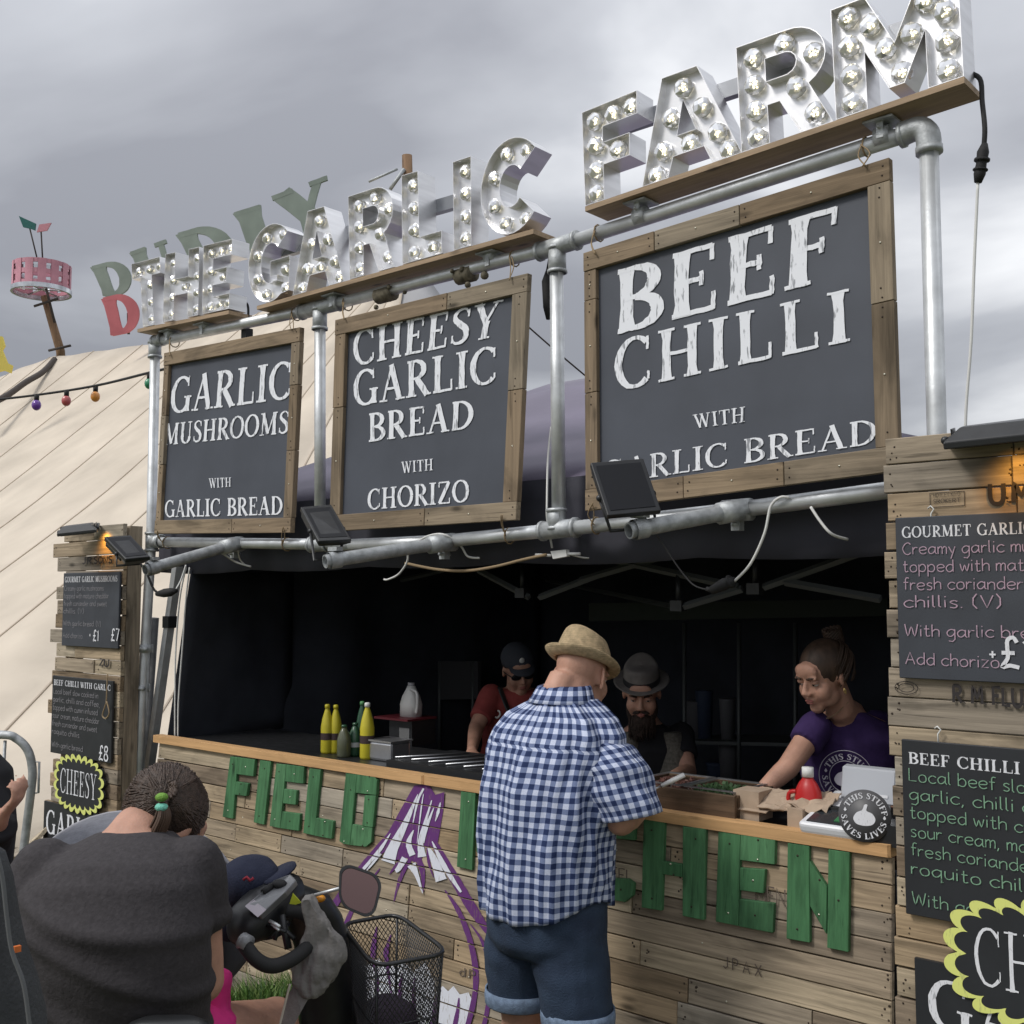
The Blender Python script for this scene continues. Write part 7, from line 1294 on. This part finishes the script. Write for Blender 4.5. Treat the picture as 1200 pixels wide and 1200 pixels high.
b = MB(); c_ = PD(246, 1166, 2.52); b.ball(c_, (.045, .05, .062), 16, 12); b.ball(c_ + Vector((.015, 0, -.06)), (.052, .05, .05), 14, 10); b.ball(c_ + RIGHT * .02 + Vector((0, 0, -.12)), (.05, .05, .06), 14, 10); o = remeshed(b, 'pink_bag', PNK, None, .008, 2, cloth_fold(.014, (16, 16, 16), 2)); tag(o, 'crumpled bright pink cloth bag on the lap of the seated woman', 'bag')
# ---------------------------------------------------------------- scooter
GREYP = mat('grey_plastic_panel', (.22, .225, .235), .3, noise_amt=.1); sc_b = planW(-.75, 2.65, 0); hdg = (RIGHT * .55 + _f0 * .83).normalized(); hr = hdg.cross(Vector((0, 0, 1)))
sco = thing('mobility_scooter', 'black mobility scooter with round handlebar, mirror and grey console before the seated woman', 'mobility scooter', tuple(sc_b))
b = MB(); rg_ = []
for x, y, d, hw, dp in ((330, 1040, 2.78, 26, .05), (352, 1052, 2.80, 34, .06), (368, 1075, 2.84, 33, .06), (377, 1105, 2.86, 32, .06), (383, 1150, 2.88, 33, .06), (386, 1200, 2.90, 34, .07), (386, 1290, 2.92, 44, .09), (386, 1400, 2.95, 50, .1)): rg_.append((PD(x, y, d), RIGHT * (hw / 1300 * d), _f0 * dp))
b.rings(rg_, 18, e=.85); o = b.build('tiller', BLK, sco)
b = MB(); cpx = PD(312, 1050, 2.66); ax_ = (PD(350, 1022, 2.75) - PD(282, 1066, 2.6)).normalized(); rg_ = [(cpx + ax_ * q + Vector((0, 0, -.03 * 1)), (RIGHT * .6 - _f0 * .6).normalized() * w_, Vector((0, 0, h_))) for q, w_, h_ in ((-.105, .02, .02), (-.09, .05, .042), (-.03, .068, .055), (.04, .068, .055), (.09, .05, .042), (.11, .02, .02))]; b.rings(rg_, 16, e=.8); b.build('console_shell', BLK, sco)
b = MB()
q4 = [PD(289, 1060, 2.565), PD(321, 1033, 2.63), PD(340, 1024, 2.68), PD(347, 1031, 2.65), PD(334, 1045, 2.58), PD(304, 1073, 2.53)]; b.hexa(q4, _f0 * .03 - Vector((0, 0, .02))); o = b.build('console_panel', GREYP, sco); bev(o, .004, 2)
b = MB(); q4 = [PD(287, 1062, 2.560), PD(297, 1054, 2.58), PD(311, 1067, 2.535), PD(302, 1075, 2.52)]; b.hexa(q4, _f0 * .01); b.build('battery_display', mat('pale_display', (.42, .38, .42), .3), sco)
b = MB(); b.ball(PD(328, 1036, 2.625), (.017, .017, .010), 14, 8); b.build('speed_dial', BLKM, sco); b = MB(); b.tube([PD(308, 1046, 2.60), PD(318, 1038, 2.62)], .008, 8); b.build('rocker_switch', BLKM, sco)
b = MB(); b.hexa([PD(343, 1047, 2.6), PD(353, 1058, 2.6), PD(338, 1063, 2.6)], _f0 * .004); b.build('warning_triangle', mat('yellow_sticker', (.55, .6, .04), .5), sco)
b = MB(); b.ball(PD(375, 1053, 2.72), (.014, .014, .009), 12, 8); b.build('indicator', mat('orange_lens', (.75, .30, .02), .25), sco)
b = MB(); b.tube(catmull([PD(x, y, d) for x, y, d in ((336, 1067, 2.60), (356, 1071, 2.60), (368, 1087, 2.59), (363, 1106, 2.56), (344, 1123, 2.52), (320, 1132, 2.49), (300, 1124, 2.48), (283, 1102, 2.50))], 7), .0165, 12); b.build('handlebar_grip', BLKM, sco)
b = MB(); b.tube([PD(283, 1102, 2.50), PD(292, 1107, 2.49)], .019, 12); b.build('grip_end', GREYP, sco)
b = MB()
for p, q, r_ in (((330, 1075), (322, 1102), .005), ((338, 1080), (318, 1098), .004), ((325, 1082), (345, 1100), .006), ((312, 1084), (335, 1092), .004), ((330, 1072), (338, 1112), .009)): b.tube([PD(*p, 2.58), PD(*q, 2.56)], r_, 7)
b.build('brake_levers', BLK, sco); b = MB(); b.tube([PD(316, 1079, 2.56), PD(328, 1086, 2.54)], .004, 6); b.tube([PD(318, 1083, 2.56), PD(327, 1090, 2.54)], .003, 6); b.build('control_cable', GALV, sco)
b = MB(); b.tube([PD(362, 1051, 2.72), PD(398, 1041, 2.66)], .0042, 8); b.build('mirror_arm', GALV, sco)
mc = PD(420.5, 1044, 2.65); mn = (CAM - mc).normalized(); mr_ = (RIGHT + Vector((0, 0, -.1))).normalized(); mu = mr_.cross(mn); mu = mu if mu.z > 0 else -mu
def rrect(w_, h_, n=6, r_=.35, skew=.0):
    o_ = []
    for cx_2, cy_2, a0_ in ((1, 1, 0), (-1, 1, 90), (-1, -1, 180), (1, -1, 270)):
        for i in range(n + 1): a = radians(a0_ + 90 * i / n); o_.append((cx_2 * w_ * (1 - r_) + w_ * r_ * cos(a), cy_2 * h_ * (1 - r_) + h_ * r_ * sin(a)))
    return o_
def mpt(x, y, z_): sh_ = 1 - .18 * (y / .05); return mc + mr_ * (x * (1 + .12 * y / .05)) + mu * (y - x * .25) + mn * z_
o1 = rrect(.049, .050, r_=.62); b = MB(); n = len(o1); b.add([mpt(x, y, .006) for x, y in o1] + [mpt(x * 1.02, y * 1.02, -.004) for x, y in o1] + [mpt(x * .8, y * .8, -.02) for x, y in o1] + [mpt(x * .9, y * .9, .006) for x, y in o1] + [mpt(x * .88, y * .88, .002) for x, y in o1], [(k * n + i, k * n + (i + 1) % n, (k + 1) * n + (i + 1) % n, (k + 1) * n + i) for k in (0, 1) for i in range(n)] + [tuple(2 * n + i for i in range(n))] + [(i, (i + 1) % n, 3 * n + (i + 1) % n, 3 * n + i) for i in range(n)] + [(3 * n + i, 3 * n + (i + 1) % n, 4 * n + (i + 1) % n, 4 * n + i) for i in range(n)]); b.build('mirror_shell', BLK, sco, fix=False)
b = MB(); b.add([mpt(x * .88, y * .88, .0025) for x, y in o1], [tuple(range(n))]); b.build('mirror_glass', mat('mirror_glass', (.17, .11, .105), .12, 1.0), sco)  # brown tint stands in for the dark reflection, put into the glass colour
# seat, deck and wheels
b = MB(); sp = PD(205, 1250, 2.12); rg_ = [(PD(198, 1193, 2.13) + Vector((0, 0, dz)), RIGHT * (.085 * w_), _f0 * .03 * w_) for dz, w_ in ((.0, .6), (-.01, .9), (-.03, 1.0), (-.35, 1.3), (-.4, 1.0))]; b.rings(rg_, 20, e=.7); b.build('seat_back', BLK, sco)
b = MB(); c_ = PD(150, 1330, 2.4); b.rings([(Vector((c_.x, c_.y, z_)), RIGHT * .24 * w_, _f0 * .22 * w_) for z_, w_ in ((.50, .9), (.52, 1), (.57, 1), (.60, .9))], 20, e=.6); b.build('seat', BLK, sco)
b = MB(); b.tube([Vector((c_.x, c_.y, .15)), Vector((c_.x, c_.y, .5))], .035, 10); b.build('seat_post', GALV, sco)
tb = PD(386, 1400, 2.95); b = MB(); mid_ = (Vector((c_.x, c_.y, 0)) + Vector((tb.x, tb.y, 0))) / 2; b.box(mid_ + Vector((0, 0, .16)), (.42, 1.0, .07), (0, 0, atan2(-hdg.x, hdg.y))); o = b.build('deck', BLK, sco); bev(o, .02, 2)
for base_, s_ in ((Vector((c_.x, c_.y, .13)), .25), (Vector((tb.x, tb.y, .11)), .2)):
    for k in (-1, 1): b = MB(); b.lathe(base_ + hr * s_ * k, [(.05, -.03), (.11, -.035), (.13, -.015), (.13, .015), (.11, .035), (.05, .03)], 20, axis=hr); b.build('wheel', BLKM, sco)
# wire basket
bk_ = [PZ(400, 1083, .90), PZ(466, 1071, .90), PZ(527, 1117, .90), PZ(438, 1133, .90)]; bc = sum(bk_, Vector()) / 4; bot = [bc + (p - bc) * .84 + Vector((0, 0, -.30)) for p in bk_]
bas = thing('wire_basket', 'black diamond mesh basket on the front of the mobility scooter', 'basket', tuple(bc + Vector((0, 0, -.27))))
def rounded(q, f=.22):
    o_ = []
    for i in range(4): a, c_, b_ = q[i - 1], q[i], q[(i + 1) % 4]; p0, p1 = c_.lerp(a, f), c_.lerp(b_, f); o_ += [p0.lerp(c_, k).lerp(c_.lerp(p1, k), k) for k in (0, .25, .5, .75, 1)]
    return o_
rt_, rb_ = rounded(bk_), rounded(bot); b = MB(); b.tube(rt_ + [rt_[0]], .0055, 8); b.build('rim', BLK, bas); b = MB(); b.tube(rb_ + [rb_[0]], .004, 6); md_ = [p.lerp(q, .5) for p, q in zip(rt_, rb_)]; b.tube(md_ + [md_[0]], .0025, 6)
for i in (2, 7, 12, 17): b.tube([rt_[i], rb_[i]], .0035, 6)
b.build('frame_wire', BLK, bas)
L_ = [0]; m_ = len(rt_)
for i in range(m_): L_.append(L_[-1] + (rt_[(i + 1) % m_] - rt_[i]).length)
def side(s_, v):
    s_ = (s_ % 1) * L_[-1]; i = 0
    while i < m_ - 1 and L_[i + 1] < s_: i += 1
    f = (s_ - L_[i]) / max(1e-6, L_[i + 1] - L_[i]); return rt_[i].lerp(rt_[(i + 1) % m_], f).lerp(rb_[i].lerp(rb_[(i + 1) % m_], f), v)
b = MB(); NW = 80
for i in range(NW):
    for sg in (-1, 1): b.tube([side(i / NW + sg * v * .22, v) for v in [k / 14 for k in range(15)]], .00125, 3, smooth=False, caps=False)
for i in range(26):
    for ax_0 in (0, 1):
        f = (i + .5) / 26; p, q = (bot[0].lerp(bot[1], f), bot[3].lerp(bot[2], f)) if ax_0 else (bot[0].lerp(bot[3], f), bot[1].lerp(bot[2], f)); b.tube([p, q], .0009, 3, smooth=False)
q = b.build('mesh_wire', BLK, bas, fix=False); q['kind'] = 'stuff'
b = MB(); c_ = bc + Vector((-.01, 0, -.2)); b.ball(c_, (.085, .08, .055), 14, 10); o = remeshed(b, 'bag', mat('dark_purple_bag', (.03, .018, .035), .8), None, .01, 2, cloth_fold(.012, (14, 14, 14), 8)); tag(o, 'dark bag lying in the bottom of the wire basket', 'bag')
# caps on the scooter
NAVY = mat('navy_cap', (.010, .014, .035), .95, bump=.3, bscale=200); GCAP = mat('grey_cap_cloth', (.19, .18, .172), .95, noise_amt=.15, bump=.3, bscale=120)
c_ = PD(293, 1036, 2.74); t = thing('cap', 'navy cap with a small red emblem resting behind the scooter console', 'cap', tuple(c_)); b = MB(); b.ball(c_ + Vector((0, 0, .005)), (.082, .082, .062), 18, 12); b.ball(PD(272, 1075, 2.74), (.05, .06, .06), 12, 8); b.ball(PD(310, 1072, 2.72), (.08, .06, .06), 12, 8); remeshed(b, 'crown', NAVY, t, .008, 3, cloth_fold(.006, (14, 14, 14), 1)); b = MB(); b.rings([(PD(328, 1024, 2.72), ax_ * .055, (RIGHT * .5 - _f0).normalized() * .045), (PD(328, 1024, 2.72) + Vector((0, 0, .006)), ax_ * .052, (RIGHT * .5 - _f0).normalized() * .042)], 16); b.build('peak', NAVY, t)
b = MB(); e0 = PD(291, 1031, 2.655); b.tube([e0 + RIGHT * a + Vector((0, 0, z_)) for a, z_ in ((-.012, 0), (-.004, .006), (.004, -.002), (.012, .004))], .004, 6); b.build('emblem', mat('red_emblem', (.3, .02, .04), .8), t)
c_ = PD(365, 1120, 2.56); t = thing('cap', 'crumpled grey cap hanging by its strap from the handlebar', 'cap', tuple(c_)); b = MB()
b.hexa([PD(x, y, 2.545) for x, y in ((352, 1054), (362, 1051), (372, 1070), (388, 1092), (401, 1110), (402, 1124), (392, 1144), (378, 1164), (356, 1172), (343, 1155), (341, 1132), (350, 1112), (357, 1090))], _f0 * .045)
for x, y, r_ in ((375, 1135, .042), (366, 1150, .036), (384, 1118, .034)): b.ball(PD(x, y, 2.565), (r_, .04, r_), 12, 10)
remeshed(b, 'crown', GCAP, t, .005, 8, cloth_fold(.010, (48, 48, 9), 6)); b = MB(); pts = [PD(344, 1152, 2.56), PD(368, 1160, 2.55), PD(352, 1185, 2.53), PD(338, 1215, 2.52), PD(326, 1215, 2.54), PD(332, 1180, 2.56)]; b.hexa(pts, _f0 * .006); o = b.build('peak', GCAP, t); bev(o, .002)
b = MB(); b.tube(catmull([PD(340, 1153, 2.53), PD(333, 1180, 2.52), PD(327, 1205, 2.51)], 4), .0028, 6); b.build('piping', mat('pale_piping', (.5, .46, .38), .8), t)
# ---------------------------------------------------------------- pushchair, seat back, bystander, barrier
HOOD = mat('grey_hood_cloth', (.17, .175, .20), .9, noise_amt=.12, nscale=60, bump=.25, bscale=140); pc = PD(150, 1090, 3.0); t = thing('pushchair', 'pushchair with grey and black hood standing beyond the seated woman', 'pushchair', (pc.x, pc.y, 0))
def hoodr(a0_, a1_, n, m, nm, k=1.0):
    b = MB(); vs = []; nn2 = 10
    for i in range(n + 1):
        a = radians(a0_ + (a1_ - a0_) * i / n)
        for j in range(nn2 + 1):
            e_ = radians(90 * j / nn2); vs.append(pc + RIGHT * (.33 * k * cos(a)) + Vector((0, 0, .335 * k * sin(a) * (.55 + .45 * cos(e_)))) - _f0 * (.26 * k * sin(e_)) + Vector((0, 0, -.02)))
    b.add(vs, [(i * (nn2 + 1) + j, (i + 1) * (nn2 + 1) + j, (i + 1) * (nn2 + 1) + j + 1, i * (nn2 + 1) + j + 1) for i in range(n) for j in range(nn2)], 0, True); o = b.build(nm, m, t, fix=False); solid(o, .006)
hoodr(50, 190, 26, HOOD, 'hood_panel'); hoodr(-10, 49, 12, BLKF, 'hood_side', .99)
b = MB(); b.tube([pc + RIGHT * (.333 * cos(a)) + Vector((0, 0, .335 * sin(a) - .02)) - _f0 * .004 for a in [radians(-5 + 195 * i / 24) for i in range(25)]], .006, 6); b.build('hood_rim', mat('pale_piping_grey', (.3, .3, .33), .8), t)
b = MB(); g0 = Vector((pc.x, pc.y, 0)); b.rings([(g0 + Vector((0, 0, z_)), RIGHT * w_, _f0 * .2) for z_, w_ in ((.35, .16), (.5, .2), (.8, .24), (.95, .26))], 18, e=.8); b.build('seat_shell', BLKF, t)
for a_, b__ in ((-1, -1), (-1, 1), (1, -1), (1, 1)): b = MB(); e0 = g0 + RIGHT * .22 * a_ + _f0 * .25 * b__ + Vector((0, 0, .11)); b.lathe(e0, [(.03, -.02), (.10, -.022), (.11, 0), (.10, .022), (.03, .02)], 18, axis=RIGHT); b.build('wheel', BLKM, t); b = MB(); b.tube([e0, g0 + RIGHT * .15 * a_ + Vector((0, 0, .5))], .012, 8); b.build('leg', BLK, t)
CH_ = mat('charcoal_seat_cloth', (.045, .048, .052), .95, noise_amt=.15, bump=.35, bscale=130); c_ = PD(-20, 1180, 1.75); t = thing('seat_back', 'dark grey padded seat back cut off by the lower left corner', 'seat', (c_.x, c_.y, 0)); b = MB()
rg_ = [(PD(x - 70, y, 1.72), RIGHT * (70 / 1300 * 1.72), _f0 * dp) for x, y, dp in ((-14, 985, .02), (2, 1000, .05), (10, 1030, .06), (16, 1070, .065), (24, 1110, .07), (38, 1150, .07), (48, 1190, .07), (52, 1260, .07), (50, 1500, .07))]; b.rings(rg_, 20, e=.75); b.build('cushion', CH_, t)
b = MB(); b.tube(catmull([PD(x, y, 1.655) for x, y in ((-4, 1000), (3, 1030), (8, 1075), (14, 1115), (28, 1155), (36, 1215))], 4), .0035, 6); b.build('seam', mat('pale_seam', (.12, .125, .13), .9), t); b = MB(); b.box(PD(20, 1112, 1.67), (.006, .01, .009)); b.build('orange_tag', mat('orange_tag', (.6, .15, .03), .6), t)
c_ = PD(-60, 1000, 2.75); aR = [PD(-22, 925, 2.75), PD(-14, 985, 2.65), PD(0, 955, 2.6)]; t = thing('person', 'person in black sleeve at the left edge, only a hand in view', 'person', (c_.x, c_.y, 0)); m_ = frame(PD(-75, 850, 2.75), _f0, (0, 0, 1)); hair_cap(t, m_, HAIRB, front=.04, low=-.06, strands=0); b = MB(); m_ = frame(PD(-75, 850, 2.75), _f0, (0, 0, 1)); sub(b, head_geo(), m_); b.tube([m_ @ Vector((0, 0, -.05)), PD(-70, 905, 2.75)], .055, 12)
g0 = Vector((c_.x, c_.y, 0)); b.rings([(g0 + Vector((0, 0, z_)) - RIGHT * .02, RIGHT * w_, _f0 * .11) for z_, w_ in ((.85, .15), (1.0, .14), (1.2, .16), (1.33, .15), (1.38, .08))], 16)
for s_ in (-1, 1): leg_geo(b, g0 + RIGHT * .09 * s_ + Vector((0, 0, .84)), g0 + RIGHT * .1 * s_ + Vector((0, 0, .46)), g0 + RIGHT * .1 * s_ + Vector((0, 0, .09)), _f0)
arm_geo(b, *aR, (.045, .038, .034, .022)); hand_geo(b, PD(1, 957, 2.6), RIGHT * .5 + Vector((0, 0, .55)), -RIGHT * .6 + Vector((0, 0, .3)), _f0, .72, .9); aL = [PD(-115, 925, 2.75), PD(-125, 990, 2.75), PD(-110, 1040, 2.7)]; arm_geo(b, *aL, (.045, .038, .034, .022)); hand_geo(b, aL[2], Vector((0, 0, -1)), RIGHT, _f0, .8); remeshed(b, 'body', SKIN, t, .007, 2)
b = MB(); b.rings([(g0 + Vector((0, 0, z_)) - RIGHT * .02, RIGHT * w_, _f0 * .13) for z_, w_ in ((.8, .18), (1.0, .165), (1.2, .18), (1.34, .165), (1.40, .09))], 18)
for A_ in (aR, aL): b.tube([A_[0], A_[1], A_[1].lerp(A_[2], .7)], [.062, .058, .052], 14); b.ball(A_[1], .056, 10, 8); b.ball(A_[0], .06, 10, 8)
remeshed(b, 'black_top', BTEE, t, .01, 2); b = MB()
for s_ in (-1, 1): b.tube([g0 + RIGHT * .09 * s_ + Vector((0, 0, .88)), g0 + RIGHT * .1 * s_ + Vector((0, 0, .08))], [.1, .065], 12)
remeshed(b, 'trousers', BTEE, t, .012, 2)
t = thing('crowd_barrier', 'grey steel crowd barrier end with rounded corner at the left edge', 'barrier', tuple(planW(-2.1, 4.6, 0))); b = MB(); bf = PD(26, 1003, 4.6); b.tube(catmull([PD(-160, 866, 4.75), PD(-60, 863, 4.7), PD(2, 861, 4.6), PD(20, 866, 4.6), PD(33, 880, 4.6), PD(38, 903, 4.6), PD(36, 930, 4.6), PD(26, 1010, 4.6), planW((22 - 600) / 1300 * 4.6, 4.6, .05)], 6), .0175, 12); b.build('outer_tube', GALVD, t)
for x, x2 in ((6, -3), (-30, -40), (-64, -75)): b = MB(); b.tube([PD(x, 868, 4.6), PD(x2, 1030, 4.6)], .007, 8); b.build('upright_bar', GALVD, t)
b = MB(); b.tube([PD(38, 893, 4.6), PD(46, 893, 4.6), PD(45, 929, 4.6), PD(36, 930, 4.6)], .005, 6); b.build('coupling_hook', GALVD, t)
